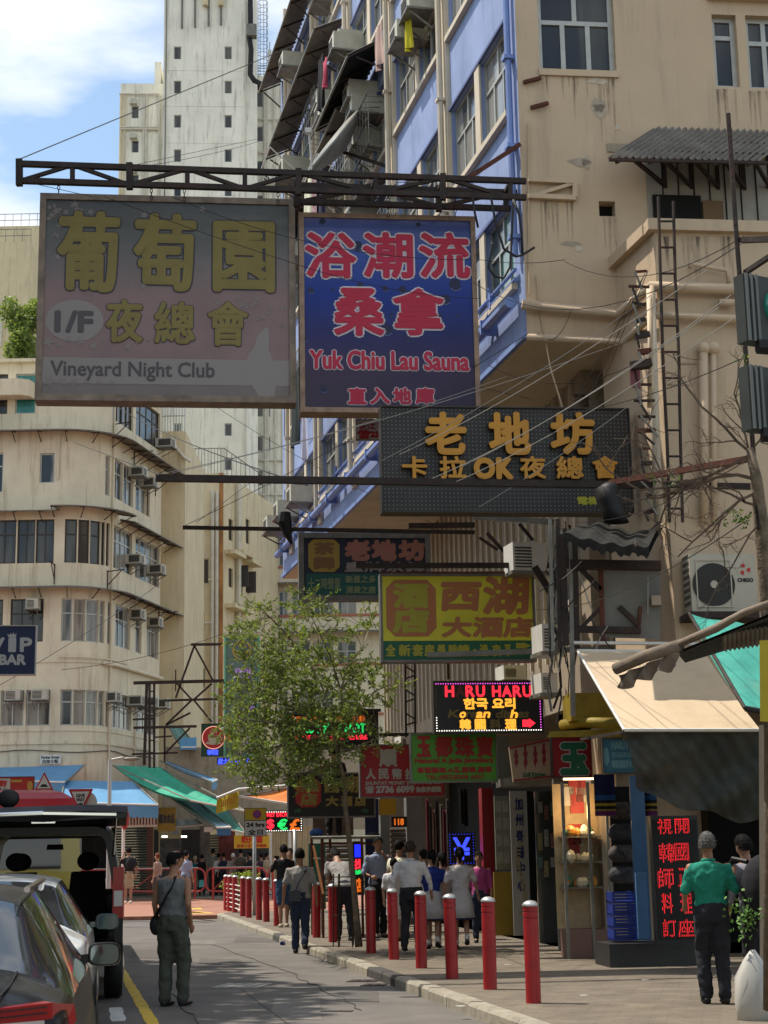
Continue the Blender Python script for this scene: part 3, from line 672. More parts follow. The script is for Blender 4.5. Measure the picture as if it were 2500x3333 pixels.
PF = plane_at(200, 2000, 66, (1, 0))
zf = lambda y: PF.px(150, y)[1]
A0 = P(190, 2000, 66)
BD = Bend((A0.x, 66), 2.1, radians(78.3))
lb = thing('corner_building', (-16, 70, 0), 'old cream corner building with a rounded corner and thin rusty eaves', 'building')
UEND = BD.u_of(521, zf(1900))
rows = {  # name: z range, list of (x0,x1,cols,kind)
 'E': (2245, 2362, [(-60, 0, 2, 'g'), (2, 78, 2, 'g'), (84, 163, 2, 'g'), (196, 236, 1, 'g'), (237, 278, 1, 'g'), (279, 318, 1, 'g'), (319, 341, 1, 'g'), (344, 354, 1, 'g'), (366, 428, 4, 'g'), (437, 508, 4, 'g')]),
 'D': (1948, 2088, [(-70, 10, 2, 'd'), (34, 142, 3, 'd'), (199, 236, 1, 'g'), (238, 279, 1, 'g'), (281, 322, 1, 'g'), (323, 341, 1, 'g'), (350, 364, 1, 'g'), (376, 424, 3, 'g'), (441, 461, 1, 'g'), (477, 517, 2, 'g')]),
 'C': (1690, 1832, [(-90, -30, 2, 'd'), (-25, 52, 2, 'd'), (56, 114, 2, 'd'), (117, 177, 2, 'd'), (210, 252, 1, 'd'), (254, 292, 1, 'd'), (294, 328, 1, 'd'), (330, 343, 1, 'd'), (346, 357, 1, 'd'), (368, 430, 4, 'g'), (441, 519, 4, 'g')]),
 'B': (1470, 1600, [(-20, 12, 1, 'w'), (342, 358, 1, 'w'), (369, 400, 2, 'g'), (402, 434, 2, 'g'), (442, 476, 2, 'g'), (477, 488, 1, 'd')]),
 'A': (1215, 1345, [(-30, 25, 2, 'd'), (50, 118, 1, 't'), (369, 434, 4, 'd'), (443, 521, 4, 'd')]),
}
M_TEAL = glassmat('teal_pane', (.015, .22, .18, 1), (.03, .30, .26, 1))
holes = []; wl = []
for rn, (y0, y1, ws) in rows.items():
    za, zb = zf(y1), zf(y0)
    for x0, x1, c, kd in ws:
        zm = (za+zb)/2
        a, b_ = BD.u_of(x0, zm), BD.u_of(x1, zm)
        if b_-a < .08: b_ = a+.16
        z1 = zb
        if x0 > 360: z1 = zb
        h = (a, b_-.01, za, z1); holes.append(h); wl.append((h, c, kd))
hsm = (BD.u_of(130, zf(1525)), BD.u_of(177, zf(1525)), zf(1572), zf(1475)); holes.append(hsm); wl.append((hsm, 1, 'w'))
w = MB(); ztop = zf(1168)
arcs = [BD.la*i/14 for i in range(15)]
wall(w, BD.w, -16, UEND, 3.6, ztop, holes, .25, ucuts=arcs); 
w.build('wall', M_CREAM, lb)
for h, c, kd in wl:
    window(lb, BD, h, cols=c, transom=.66 if (h[3]-h[2]) > 1.3 else None, subs=c, gl={'g': M_GLASS, 'd': M_GLASSD, 'w': M_GLASS, 't': M_TEAL}[kd], fr=M_FRAMED if kd == 'd' else M_FRAME, d=-.12, t=.055)
m = MB(); m.poly([BD.w(u, ztop) for u in [-16, 0]+arcs[1:]+[UEND]]+[BD.w(UEND, ztop)+V((-4, 6, 0)), V((-30, 78, ztop))]); m.build('roof', M_ZINC, lb)
m = MB(); wall(m, lambda u, z, d: V((-30, 66+u, z)), 0, 20, 0, ztop, []); a = BD.w(UEND, 0); m.quad(a, a+V((0, 0, ztop)), a+V((-4, 6, ztop)), a+V((-4, 6, 0))); m.build('rear_wall', M_CREAM, lb)
def eave(y, x0, x1, out=.75, drop=.16, th=.05, nm='eave', lift=0):
    z = zf(y)+lift; u0, u1 = BD.u_of(x0, z), BD.u_of(x1, z); n = max(4, int((u1-u0)/.35)); m = MB()
    pts = [u0+(u1-u0)*i/n for i in range(n+1)]
    for p, q in zip(pts[:-1], pts[1:]):
        j = .02*(-1)**int(p*7)
        a = [BD.w(p, z, 0), BD.w(q, z, 0), BD.w(q, z-drop, out), BD.w(p, z-drop, out)]
        m.hexa([v-V((0, 0, th)) for v in a]+a)
    m.build(nm, M_EAVE, lb)
    for i in range(0, n+1, 3):
        m = MB(); p = pts[i]; m.bar(BD.w(p, z-.06, .0), BD.w(p, z-drop-.05, out*.9), .04); m.bar(BD.w(p, z-.5, 0), BD.w(p, z-drop-.05, out*.75), .03)
        m.build('eave_bracket', M_STEEL, lb)
eave(1906, -200, 700); eave(1655, -200, 195, lift=-.05); eave(1645, 178, 385, out=.85); eave(1660, 392, 700, out=.7); eave(1400, -200, 700, out=.8)
# rounded balcony slab at the upper left, ledges, cornice, downpipes
m = MB()
for zz, y in ((zf(1300), 0),):
    pts = [BD.w(u, 0, .9) for u in (-16, -4)]
    za, zb = zf(1300), zf(1250); u1 = BD.u_of(115, zf(1270))
    m.loft([[BD.w(-16, za, 0), BD.w(-16, za, .8), BD.w(-16, zb, .9), BD.w(-16, zb, 0)], [BD.w(u1-.5, za, 0), BD.w(u1-.5, za, .8), BD.w(u1-.5, zb, .9), BD.w(u1-.5, zb, 0)], [BD.w(u1-.12, za, 0), BD.w(u1-.12, za, .6), BD.w(u1-.12, zb, .7), BD.w(u1-.12, zb, 0)], [BD.w(u1, za, 0), BD.w(u1, za, .2), BD.w(u1, zb, .3), BD.w(u1, zb, 0)]])
m.build('balcony_slab', M_CREAM, lb)
def band(y0, y1, out, nm='string_course', m_=None):
    m = MB(); us = [-16, 0]+arcs[1:]+[UEND]
    for p, q in zip(us[:-1], us[1:]):
        za, zb = zf(y1), zf(y0); a, b_ = (lambda u, d, z: BD.w(u, z, d)), 0
        m.hexa([BD.w(p, za, out), BD.w(q, za, out), BD.w(q, za, 0), BD.w(p, za, 0), BD.w(p, zb, out), BD.w(q, zb, out), BD.w(q, zb, 0), BD.w(p, zb, 0)])
    m.build(nm, m_ or M_CREAM, lb)
band(1170, 1180, .22, 'cornice'); band(2412, 2422, .05); band(2150, 2156, .04); band(2376, 2380, .03)
for x, y0, y1 in ((192, 1420, 1560), (360, 1300, 2480), (262, 2170, 2240), (436, 2250, 2480)):
    u = BD.u_of(x, zf((y0+y1)/2)); MB().tube([BD.w(u, zf(y0), .07), BD.w(u, zf(y1), .07)], .045, 6).build('downpipe', M_CREAM, lb)
m = MB(); us = [BD.u_of(190, zf(2140))+i*(UEND-BD.u_of(190, zf(2140)))/14 for i in range(15)]
m.tube([BD.w(u, zf(2140)-(.0 if i < 7 else .02), .1) for i, u in enumerate(us[:8])], .03); m.build('conduit', M_CREAM, lb)
u0 = BD.u_of(330, zf(2150)); MB().tube([BD.w(u0+i*(UEND-u0)/8, zf(2155)-.45*0, .16) for i in range(9)], .085, 8).build('big_pipe', M_CREAM, lb, smooth=True)
m = MB(); m.tube([BD.w(-14+i*.5, zf(2445)+.06*sin(i*.8), .04) for i in range(int((UEND+14)/.5))], .02, 4); m.build('wall_cable', M_WIRE, lb)
# ground floor void under the first floor
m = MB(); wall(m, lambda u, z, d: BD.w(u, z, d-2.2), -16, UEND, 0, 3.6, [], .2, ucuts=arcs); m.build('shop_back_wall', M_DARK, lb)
for u in (-13, -9.2, -5.3, -1.2, BD.la+.3, UEND-.4):
    MB().tube([BD.w(u, 0, -.35), BD.w(u, 3.6, -.35)], .28, 10).build('column', M_CREAM, lb)
# ACs on the corner building
def ac_at(x, y, w_, lab, grp='window air conditioners on the cream corner building', dep=.5, h=.42, parts=True):
    z = zf(y); u = BD.u_of(x, z); return ac_unit(BD, u, z-.1, w=w_, h=h, dep=dep, label=lab, group=grp, parts=parts, bracket=parts)
ac_at(24, 2272, .62, 'left window air conditioner on the lowest floor of the cream corner building')
ac_at(110, 2272, .62, 'second window air conditioner on the lowest floor of the cream corner building')
ac_at(347, 2272, .35, 'window air conditioner at the end of the rounded corner, lowest floor')
ac_at(418, 2268, .6, 'first window air conditioner on the lowest floor of the receding side', dep=.6)
ac_at(462, 2262, .5, 'second window air conditioner on the lowest floor of the receding side', dep=.6)
ac_at(500, 2256, .5, 'last window air conditioner on the lowest floor of the receding side', dep=.6)
ac_at(92, 1978, .5, 'window air conditioner on the front above the dark blue bar sign')
ac_at(424, 1972, .55, 'first window air conditioner on the second floor of the receding side')
ac_at(484, 1975, .5, 'last window air conditioner on the second floor of the receding side')
ac_at(415, 1790, .6, 'window air conditioner under the middle eave of the receding side', dep=.6)
ac_at(484, 1790, .6, 'window air conditioner at the far end under the middle eave', dep=.6)
ac_at(424, 1490, .6, 'large window air conditioner on the third floor of the receding side', dep=.6)
ac_at(464, 1500, .45, 'small window air conditioner right of the large one, third floor side', dep=.55)
ac_at(512, 1330, .6, 'window air conditioner just under the lower right of the grey night club sign', dep=.7)
# small wall brackets
for x, y in ((370, 1360), (436, 1410), (505, 1455), (178, 1840), (350, 1850), (515, 1920)):
    z = zf(y); u = BD.u_of(x, z); m = MB(); m.bar(BD.w(u, z, 0), BD.w(u, z, .9), .04); m.bar(BD.w(u, z-.6, 0), BD.w(u, z, .8), .03); m.bar(BD.w(u, z-.8, .03), BD.w(u, z+.05, .03), .035); m.build('sign_bracket', M_STEEL, lb)
# street name plate
r = PF.rect(131, 2457, 200, 2488); sp = thing('street_name_plate', PF.w(r[0], r[2], .1), 'small white street name plate on the corner building above the blue awnings', 'street sign')
MB().pbox(PF, r[0], r[1], r[2], r[3], .03, .07).build('plate', M_WHITE, sp)
M_INK = mat('black_ink', (24, 24, 26), .6); hh = r[3]-r[2]; ww = r[1]-r[0]
MB().text('Parkes Street', PF, r[0]+ww*.08, r[1]-ww*.08, r[2]+hh*.6, r[2]+hh*.88, .075, .006).build('lettering', M_INK, sp)
MB().text('白加士街', PF, r[0]+ww*.14, r[1]-ww*.14, r[2]+hh*.1, r[2]+hh*.5, .075, .006).build('lettering', M_INK, sp)
# ---------------------------------------------------------------- generic far block
def block(name, label, pl, px, z0y, mt, depth=14, holes=(), side=None, gl=None, cols=2, frames=None, transom=None):
    """px: (x0,y0,x1,y1) outline of the front in the photograph; holes in pixel boxes; side: length of a visible receding side and its direction"""
    t = thing(name, pl.w(*pl.px(px[0], px[1])), label, 'building'); a, b_, c, d = pl.rect(*px)
    hs = [pl.rect(*h) for h in holes]; m = MB(); wall(m, pl.w, a, b_, 0, d, hs, .25); m.build('wall', mt, t)
    for h in hs: window(t, pl, h, cols=cols, transom=transom, gl=gl or M_GLASSD, fr=frames or M_FRAME, t=.06)
    m = MB()
    p = [pl.w(a, d), pl.w(b_, d), pl.w(b_, d, -depth), pl.w(a, d, -depth)]
    m.quad(*p); m.build('roof', M_ZINC, t)
    m = MB(); g = V((0, 0, d)); q = [v-g for v in p]
    m.quad(q[3], q[0], p[0], p[3]); m.quad(q[2], q[3], p[3], p[2])
    if not side: m.quad(q[1], q[2], p[2], p[1])
    m.build('side_wall', mt, t)
    if side:
        ps = Pl(pl.w(b_, 0), side[1]); ms = MB(); hs2 = [ps.rect(*h) for h in side[2]]
        wall(ms, ps.w, 0, side[0], 0, d, hs2, .25); ms.build('side_wall', mt, t)
        for h in hs2: window(t, ps, h, cols=1, gl=M_GLASSD, fr=M_FRAMED, t=.06)
        t2 = ps
    else: t2 = None
    return t, (a, b_, c, d), t2
# white tower
PT = plane_at(600, 800, 120, (1, .06))
th = []
for k in range(-1, 14):
    y = 263+k*111.5; th += [(566, y, 590, y+41), (731, y, 755, y+41)]
tw, tr, _ = block('white_tower', 'tall white rain-streaked tower rising behind the signs', PT, (523, -160, 802, 2300), 0, M_TOWER, 16, th, cols=1)
PT2 = Pl(PT.w(tr[1], 0), (1, .9)); m = MB(); m.quad(PT2.w(0, 0), PT2.w(1.1, 0), PT2.w(1.1, tr[3]), PT2.w(0, tr[3])); m.build('chamfer_wall', M_TOWER, tw)
def vpipe(t, pl, x, y0, y1, r, mt=M_PIPEW, d=.15, nm='drain_pipe'):
    (u, z1), (u2, z0) = pl.px(x, y0), pl.px(x, y1); MB().tube([pl.w(u, z1, d), pl.w(u, z0, d)], r, 6).build(nm, mt, t)
def hpipe(t, pl, x0, x1, y, r, mt=M_PIPEW, d=.2, nm='drain_pipe'):
    (u, z1), (u2, z0) = pl.px(x0, y), pl.px(x1, y); MB().tube([pl.w(u, z1, d), pl.w(u2, z1, d)], r, 6).build(nm, mt, t)
vpipe(tw, PT, 544, -100, 2000, .06, M_ZINC); vpipe(tw, PT, 800, -100, 2000, .06)
for x, y in ((594, 95), (636, 92), (680, 88), (720, 84)): vpipe(tw, PT, x, -40, y, .09, M_ZINC); 
for x in (670, 720): vpipe(tw, PT, x, -60, 25, .25, M_CREAM2, .3)
for y in (229, 345, 465): (u, z) = PT.px(523, y); (u2, z2) = PT.px(800, y); MB().pbox(PT, u, u2, z, z+.04, 0, .03).build('joint', M_TOWER, tw)
# left wing
PTL = Pl(PT.w(0, 0, -1.5), PT.u)
th = [(428, 345+k*111.5, 452, 385+k*111.5) for k in range(0, 9)]
tl, r, _ = block('tower_wing', 'lower white wing left of the tower with a green tarpaulin on its roof', PTL, (376, 272, 522, 2300), 0, M_TOWER, 12, th, cols=1)
m = MB(); a, b_, c, d = PTL.rect(502, 192, 523, 275); m.pbox(PTL, a, b_, c-.2, d, -6, -.5); m.build('roof_house', M_TOWER, tl)
for x in (395, 408, 470, 478, 519): vpipe(tl, PTL, x, 310, 1400, .1 if x != 408 else .06, M_PIPEW if x not in (395, 408) else M_CREAM2)
for y in (309, 417, 423): hpipe(tl, PTL, 390, 520, y, .09)
for k in range(5):
    a = PTL.px(424, 345+k*111.5-2); ac_unit(PTL, a[0], a[1], .55, .42, .4, label='window air conditioner on the white tower wing, %s from its roof' % ('first', 'second', 'third', 'fourth', 'fifth')[k], group='window air conditioners on the tower wing', parts=False)
tp = MB(); a, b_, c, d = PTL.rect(392, 236, 495, 278)
tp.sheet(lambda p, q: PTL.w(a+(b_-a)*p, c+.1+(d-c-.1)*(.55+.45*p if p < .8 else .91-(p-.8)*1.6)*q+.06*sin(q*14+p*5), -.3-1.5*q+.1*sin(p*19)), 20, 8)
tp.build('tarpaulin', mat('green_tarp', (.02, .20, .12, 1), .6, var=.3, vs=2), label='green tarpaulin sheet stretched on the roof of the white wing', cat='tarpaulin')
# right wing
PTR = Pl(PT.w(0, 0, -2.0), PT.u)
th = [(835, 300+k*112, 857, 348+k*112) for k in range(0, 13)]+[(873, 300+k*112, 880, 348+k*112) for k in range(9, 13)]
tr_, r, _ = block('tower_wing', 'lower pale wing right of the tower with railings and antennas on its roof', PTR, (806, 246, 960, 2300), 0, M_TOWER, 12, th, cols=1)
for x in (825, 861, 868, 892, 915): vpipe(tr_, PTR, x, 275, 1700, .1)
for y in (392, 500, 612, 1500, 1612): hpipe(tr_, PTR, 838, 930, y, .08)
m = MB(); (u0, zz) = PTR.px(806, 246); u1 = PTR.px(960, 246)[0]
for k in range(4): m.tube([PTR.w(u0, zz+.25+k*.25, -.2), PTR.w(u1, zz+.25+k*.25, -.2)], .03, 4)
m.build('roof_railing', M_ZINC, tr_)
m = MB(); cu = PTR.px(855, 120)[0]; c = PTR.w(cu, 0, -.7)
for k in range(9): m.tube([c+V((.42*cos(2*pi*k/9), .42*sin(2*pi*k/9), zz)) for _ in (0,)]+[c+V((.42*cos(2*pi*k/9), .42*sin(2*pi*k/9), zz+7))], .018, 4)
for j in range(11): m.tube([c+V((.42*cos(2*pi*k/12), .42*sin(2*pi*k/12), zz+.3+j*.66)) for k in range(13)], .02, 4, caps=False)
m.build('ladder_cage', M_ZINC, tr_)
for x, y0, y1 in ((878, 130, 245), (918, 125, 245)):
    u, z1 = PTR.px(x, y0); z0 = PTR.px(x, y1)[1]; an = thing('antenna', PTR.w(u, z0, -.3), 'mobile phone antenna on the right tower wing, %s of the pair' % ('left' if x < 900 else 'right'), 'antenna', 'antennas on the tower roof')
    MB().tube([PTR.w(u, z0, -.3), PTR.w(u, z1, -.3)], .035, 5).build('mast', M_ZINC, an); MB().pbox(PTR, u-.13, u+.13, z0+(z1-z0)*.3, z0+(z1-z0)*.75, -.35, -.15).build('panel', M_WHITE, an)
# black flexible duct down the tower's right edge
m = MB(); m.tube([PT.w(*PT.px(x, y), .4) for x, y in ((815, 0), (816, 90), (812, 130), (818, 170), (815, 250), (828, 270), (845, 278), (847, 300))], .22, 8); m.build('flexible_duct', M_BLACK, tw, smooth=True)
m = MB(); a, b_, c, d = PT.rect(804, 95, 836, 132); m.pbox(PT, a, b_, c, d, .2, .9); m.build('duct_hood', M_ZINC, tw)
# condenser pair on the right wing
for i, x in enumerate((868, 903)):
    u, z = PTR.px(x-9, 598); t = thing('air_conditioner', PTR.w(u, z, .3), 'round-fan condenser unit on the right tower wing, %s of the pair' % ('left', 'right')[i], 'air conditioner', 'condensers on the tower wing')
    MB().pbox(PTR, u-.1, u+.65, z, z+.6, 0, .35).build('casing', M_WHITE, t); MB().disc(PTR, u+.22, z+.3, .22, .36).build('fan_grille', M_ACG, t)
# yellow cream blocks
P1 = plane_at(560, 1900, 74, (1, .0))
y1, r1, _ = block('cream_block', 'narrow cream block with a caged roof, right behind the corner building', P1, (505, 1404, 600, 2480), 0, M_CREAM2, 8, [])
P1u0 = P1.px(526, 1400)[0]; P1u1 = P1.px(600, 1400)[0]; zt = r1[3]
m = MB()
for k in range(9): u = P1u0+(P1u1-P1u0)*k/8; m.tube([P1.w(u, zt, -.2), P1.w(u, zt+2.2, -.2)], .03, 4)
for z in (.8, 1.5, 2.2): m.tube([P1.w(P1u0, zt+z, -.2), P1.w(P1u1, zt+z, -.2)], .03, 4)
m.build('roof_cage', M_FRAME, y1)
m = MB(); m.tube([P1.w(*P1.px(x, y), .12) for x, y in ((565, 1448), (600, 1490), (622, 1505))], .07, 6); m.build('drain_pipe', M_PIPEW, y1)
P2 = plane_at(680, 1900, 86, (1, 0)); SD2 = (.25, 1)
rows2 = [(744, y, 757, y+62) for y in (1665, 1850, 2030, 2200)]
y2, r2, ps2 = block('cream_block', 'taller streaked yellow cream block with white pipes and a railed roof', P2, (600, 1540, 727, 2480), 0, M_CREAM2, 14,
    [(643, 1640, 662, 1720), (645, 1818, 680, 1900), (645, 2000, 665, 2080), (645, 2175, 668, 2240)],
    side=(9.5, SD2, [(744, 1690, 758, 1760), (771, 1690, 786, 1765), (800, 1690, 812, 1770), (744, 1850, 758, 1912), (771, 1840, 790, 1925), (800, 1862, 812, 1930), (744, 2035, 758, 2090), (771, 2030, 790, 2100), (744, 2210, 758, 2270), (771, 2200, 790, 2280)]))
for x, rr in ((694, .09), (708, .09)): vpipe(y2, P2, x, 1600, 2480, rr)
vpipe(y2, ps2, 767, 1560, 2300, .14, d=.2)
MB().pbox(P2, P2.px(713, 1900)[0], P2.px(726, 1900)[0], 0, r2[3], 0, .04).build('rust_stained_strip', mat('rust_stain_wall', (.36, .17, .06, 1), .8, var=.5, vs=.6), y2)
for y in (1890, 2030, 1720): hpipe(y2, P2, 655, 694, y, .05)
m = MB(); zt = r2[3]; 
for k in range(13): u = r2[0]+(r2[1]-r2[0])*k/12; m.tube([P2.w(u, zt, -.1), P2.w(u, zt+1.4, -.1)], .02, 4)
for k in range(13): u = 9.3*k/12; m.tube([ps2.w(u, zt, -.1), ps2.w(u, zt+1.4, -.1)], .02, 4)
m.tube([P2.w(r2[0], zt+1.4, -.1), P2.w(r2[1], zt+1.4, -.1), ps2.w(9.3, zt+1.4, -.1)], .03, 4); m.build('roof_railing', M_ZINC, y2)
# hoods and open casements on the receding side
for (x, y) in ((750, 1812), (778, 1812), (806, 1840), (750, 1985), (778, 1995), (750, 2150), (778, 2160)):
    u, z = ps2.px(x, y); MB().pbox(ps2, u-.9, u+.9, z, z+.22, 0, .6).build('window_hood', M_CREAM2, y2)
for (x, y) in ((778, 1875), (803, 1895), (645, 1860)):
    u, z = ps2.px(x, y); o = thing('casement', ps2.w(u, z, .5), None, None); o.parent = y2; o.location = ps2.w(u, z, .5)-ORG[y2.name]
    bpy.data.objects.remove(o)
    MB().hexa([ps2.w(u, z-.6, 0), ps2.w(u+.1, z-.6, .5), ps2.w(u+.16, z-.6, .5), ps2.w(u+.06, z-.6, 0), ps2.w(u, z+.6, 0), ps2.w(u+.1, z+.6, .5), ps2.w(u+.16, z+.6, .5), ps2.w(u+.06, z+.6, 0)]).build('open_casement', M_FRAMED, y2)
# centre building closing the street
P3 = plane_at(950, 1900, 96, (1, 0)); hs3 = []
for y in (1763, 1925, 2087, 2250): hs3 += [(819, y, 857, y+80), (868, y, 905, y+80), (908, y, 936, y+80), (950, y, 1010, y+80), (1022, y, 1085, y+80), (1100, y, 1160, y+80)]
cb, r3, _ = block('pale_building', 'pale cream building with red sill bands closing the street behind the tree', P3, (812, 1690, 1300, 2700), 0, M_CENT, 14, hs3, cols=2, transom=.6, gl=M_GLASS)
for y in (1850, 2010, 2170, 2333):
    z = P3.px(900, y)[1]; MB().pbox(P3, r3[0], r3[1], z, z+.14, 0, .08).build('sill_band', M_REDB, cb)
for y in (1735, 1895, 2055): z = P3.px(900, y)[1]; MB().hexa([P3.w(r3[0], z-.25, .9), P3.w(r3[1], z-.25, .9), P3.w(r3[1], z-.05, 0), P3.w(r3[0], z-.05, 0), P3.w(r3[0], z-.2, .9), P3.w(r3[1], z-.2, .9), P3.w(r3[1], z, 0), P3.w(r3[0], z, 0)]).build('eave', M_EAVE, cb)
u, z = P3.px(880, 1783); ac_unit(P3, u, z, 1.3, .9, .3, label='white window air conditioner on the pale building behind the black umbrella', group='window air conditioner', bracket=False)
# building and roof rail at the left edge
P4 = plane_at(60, 900, 100, (1, 0))
b4, r4, _ = block('yellow_building', 'plain yellow building with roof railings at the left edge of the picture', P4, (-300, 790, 75, 2400), 0, M_CREAM2, 10, [(-60, 980, -20, 1060)], side=None)
b5, r5, _ = block('yellow_building', 'taller yellow building corner behind the leafy tree at the left edge', Pl(P4.w(0, 0, -4), P4.u), (-300, 738, 150, 2400), 0, M_CREAM2, 10, [])
for bb_, rr, pl_, x1 in ((b4, r4, P4, 75), (b5, r5, Pl(P4.w(0, 0, -4), P4.u), 150)):
    m = MB(); u1 = rr[1]; z = rr[3]
    for k in range(14): m.tube([pl_.w(u1-k*.55, z, -.2), pl_.w(u1-k*.55, z+.95, -.2)], .02, 4)
    for q in (.5, .95): m.tube([pl_.w(u1-7.5, z+q, -.2), pl_.w(u1, z+q, -.2)], .025, 4)
    m.build('roof_railing', M_ZINC, bb_)
vpipe(b4, P4, 8, 980, 1130, .08)
# ================================================================ signs over the street
def sign_box(name, label, px, Y, frame, face, d=(1, .11), thick=.22, fw=.07, cat='sign', back=True):
    """px outline box; returns thing, plane and local rect"""
    xm, ym = (px[0]+px[2])/2, (px[1]+px[3])/2; c = P(xm, ym, Y); pl = Pl(c, d); a, b_, z0, z1 = pl.rect(*px)
    t = thing(name, V((c.x, c.y, z0)), label, cat)
    m = MB(); m.pbox(pl, a, b_, z1-fw, z1, -thick, .03); m.pbox(pl, a, b_, z0, z0+fw, -thick, .03); m.pbox(pl, a, a+fw, z0+fw, z1-fw, -thick, .03); m.pbox(pl, b_-fw, b_, z0+fw, z1-fw, -thick, .03)
    m.build('frame', frame, t)
    m = MB(); m.pbox(pl, a+fw, b_-fw, z0+fw, z1-fw, -thick+.02, 0); m.build('panel', face, t)
    return t, pl, (a+fw, b_-fw, z0+fw, z1-fw)
class Lay:
    """lay things out on a sign in fractions of its face"""
    def __init__(s, t, pl, r): s.t, s.pl, s.r = t, pl, r
    def U(s, a): return s.r[0]+(s.r[1]-s.r[0])*a
    def Z(s, b): return s.r[3]-(s.r[3]-s.r[2])*b
    def txt(s, t, x0, y0, x1, y1, m_, bold=0, d=.008, outline=None, ow=.02, ext=0, shear=0, parent=None):
        if outline: MB().text(t, s.pl, s.U(x0), s.U(x1), s.Z(y1), s.Z(y0), d, bold+ow, shear=shear).build('lettering_outline', outline, s.t); d += .008
        return MB().text(t, s.pl, s.U(x0), s.U(x1), s.Z(y1), s.Z(y0), d, bold, ext, shear=shear).build('lettering', m_, s.t)
    def px(s, x, y): u, z = s.pl.px(x, y); return ((u-s.r[0])/(s.r[1]-s.r[0]), (s.r[3]-z)/(s.r[3]-s.r[2]))
    def tpx(s, t, x0, y0, x1, y1, m_, **k):
        a, b_, c, d = s.pl.rect(x0, y0, x1, y1); W, H = s.r[1]-s.r[0], s.r[3]-s.r[2]
        return s.txt(t, (a-s.r[0])/W, (s.r[3]-d)/H, (b_-s.r[0])/W, (s.r[3]-c)/H, m_, **k)
    def rect(s, x0, y0, x1, y1, m_, d=.004, nm='printed_field', cham=0):
        a, b_, c, e = s.U(x0), s.U(x1), s.Z(y1), s.Z(y0); h = cham
        pts = [(a+h, c), (b_-h, c), (b_, c+h), (b_, e-h), (b_-h, e), (a+h, e), (a, e-h), (a, c+h)] if h else [(a, c), (b_, c), (b_, e), (a, e)]
        return MB().flat(s.pl, pts, d).build(nm, m_, s.t)
    def rpx(s, x0, y0, x1, y1, m_, **k):
        a, b_, c, d = s.pl.rect(x0, y0, x1, y1); W, H = s.r[1]-s.r[0], s.r[3]-s.r[2]
        return s.rect((a-s.r[0])/W, (s.r[3]-d)/H, (b_-s.r[0])/W, (s.r[3]-c)/H, m_, **k)
    def star(s, x, y, r, m_, mb, rot=0):
        u, z = s.U(x), s.Z(y); mb.poly([s.pl.w(u+(r if k % 2 == 0 else r*.4)*sin(rot+pi*k/5), z+(r if k % 2 == 0 else r*.4)*cos(rot+pi*k/5), .006) for k in range(10)])
def gradmat(name, stops, pl, z0, z1, rough=.45, coat=.2, noise=0):
    """printed vertical colour fade of a sign (print, not light)"""
    m = bpy.data.materials.new(name); m.use_nodes = True; nt = m.node_tree; b = nt.nodes['Principled BSDF']; L = nt.links.new
    ge = N(nt, 'ShaderNodeNewGeometry'); sx = N(nt, 'ShaderNodeSeparateXYZ'); L(ge.outputs[0], sx.inputs[0])
    r = N(nt, 'ShaderNodeMapRange'); r.inputs[1].default_value = z0; r.inputs[2].default_value = z1; L(sx.outputs[2], r.inputs[0])
    cr = N(nt, 'ShaderNodeValToRGB'); L(r.outputs[0], cr.inputs[0]); e = cr.color_ramp.elements
    while len(e) < len(stops): e.new(.5)
    for k, (p, c) in enumerate(stops): e[k].position = p; e[k].color = c
    n = N(nt, 'ShaderNodeTexNoise'); n.inputs['Scale'].default_value = 1.5; n.inputs['Detail'].default_value = 8; L(ge.outputs[0], n.inputs[0])
    rr = N(nt, 'ShaderNodeMapRange'); rr.inputs[1].default_value = .3; rr.inputs[2].default_value = .7; rr.inputs[3].default_value = .88; rr.inputs[4].default_value = 1.1; L(n.outputs[0], rr.inputs[0])
    mu = N(nt, 'ShaderNodeMixRGB', blend_type='MULTIPLY'); mu.inputs[0].default_value = 1; L(cr.outputs[0], mu.inputs[1]); L(rr.outputs[0], mu.inputs[2]); L(mu.outputs[0], b.inputs['Base Color'])
    b.inputs['Roughness'].default_value = rough; b.inputs['Coat Weight'].default_value = coat; b.inputs['Specular IOR Level'].default_value = .2; return m
M_SFRAME = mat('sign_frame_metal', (.22, .17, .13, 1), .6, .3, var=.35, vs=5, stain=.6, stcol=(.12, .045, .02, 1))
M_SFRAMED = mat('sign_frame_dark', (.05, .042, .036, 1), .6, .3, var=.35, vs=5)
# 1. grey and pink night club sign
Y1 = 21.9
_pl = plane_at(540, 975, Y1); _r = _pl.rect(122, 640, 962, 1308)
F1 = gradmat('faded_print', [(0, (.185, .155, .15, 1)), (.10, (.185, .155, .15, 1)), (.22, (.25, .165, .16, 1)), (.5, (.25, .165, .16, 1)), (.68, (.18, .155, .15, 1)), (.80, (.125, .13, .125, 1)), (1, (.12, .128, .13, 1))], _pl, _r[2], _r[3])
t, pl, r = sign_box('night_club_sign', 'very large faded grey and pink sign with yellow characters, hung from the long truss', (122, 640, 962, 1308), Y1, M_SFRAME, F1, thick=.3, fw=.09)
Lx = Lay(t, pl, r)
M_OLIVE = mat('faded_yellow_print', (.22, .175, .05, 1), .6, var=.1); M_OLVO = mat('grey_outline_print', (.055, .05, .06, 1), .6)
M_PALE = mat('pale_print', (.27, .24, .225, 1), .6); M_GREYT = mat('grey_text_print', (.09, .075, .085, 1), .6)
Lx.tpx('葡', 192, 695, 383, 945, M_OLIVE, bold=.032, outline=M_OLVO, ow=.02)
Lx.tpx('萄', 440, 703, 632, 942, M_OLIVE, bold=.032, outline=M_OLVO, ow=.02)
Lx.tpx('園', 700, 728, 888, 945, M_OLIVE, bold=.032, outline=M_OLVO, ow=.02)
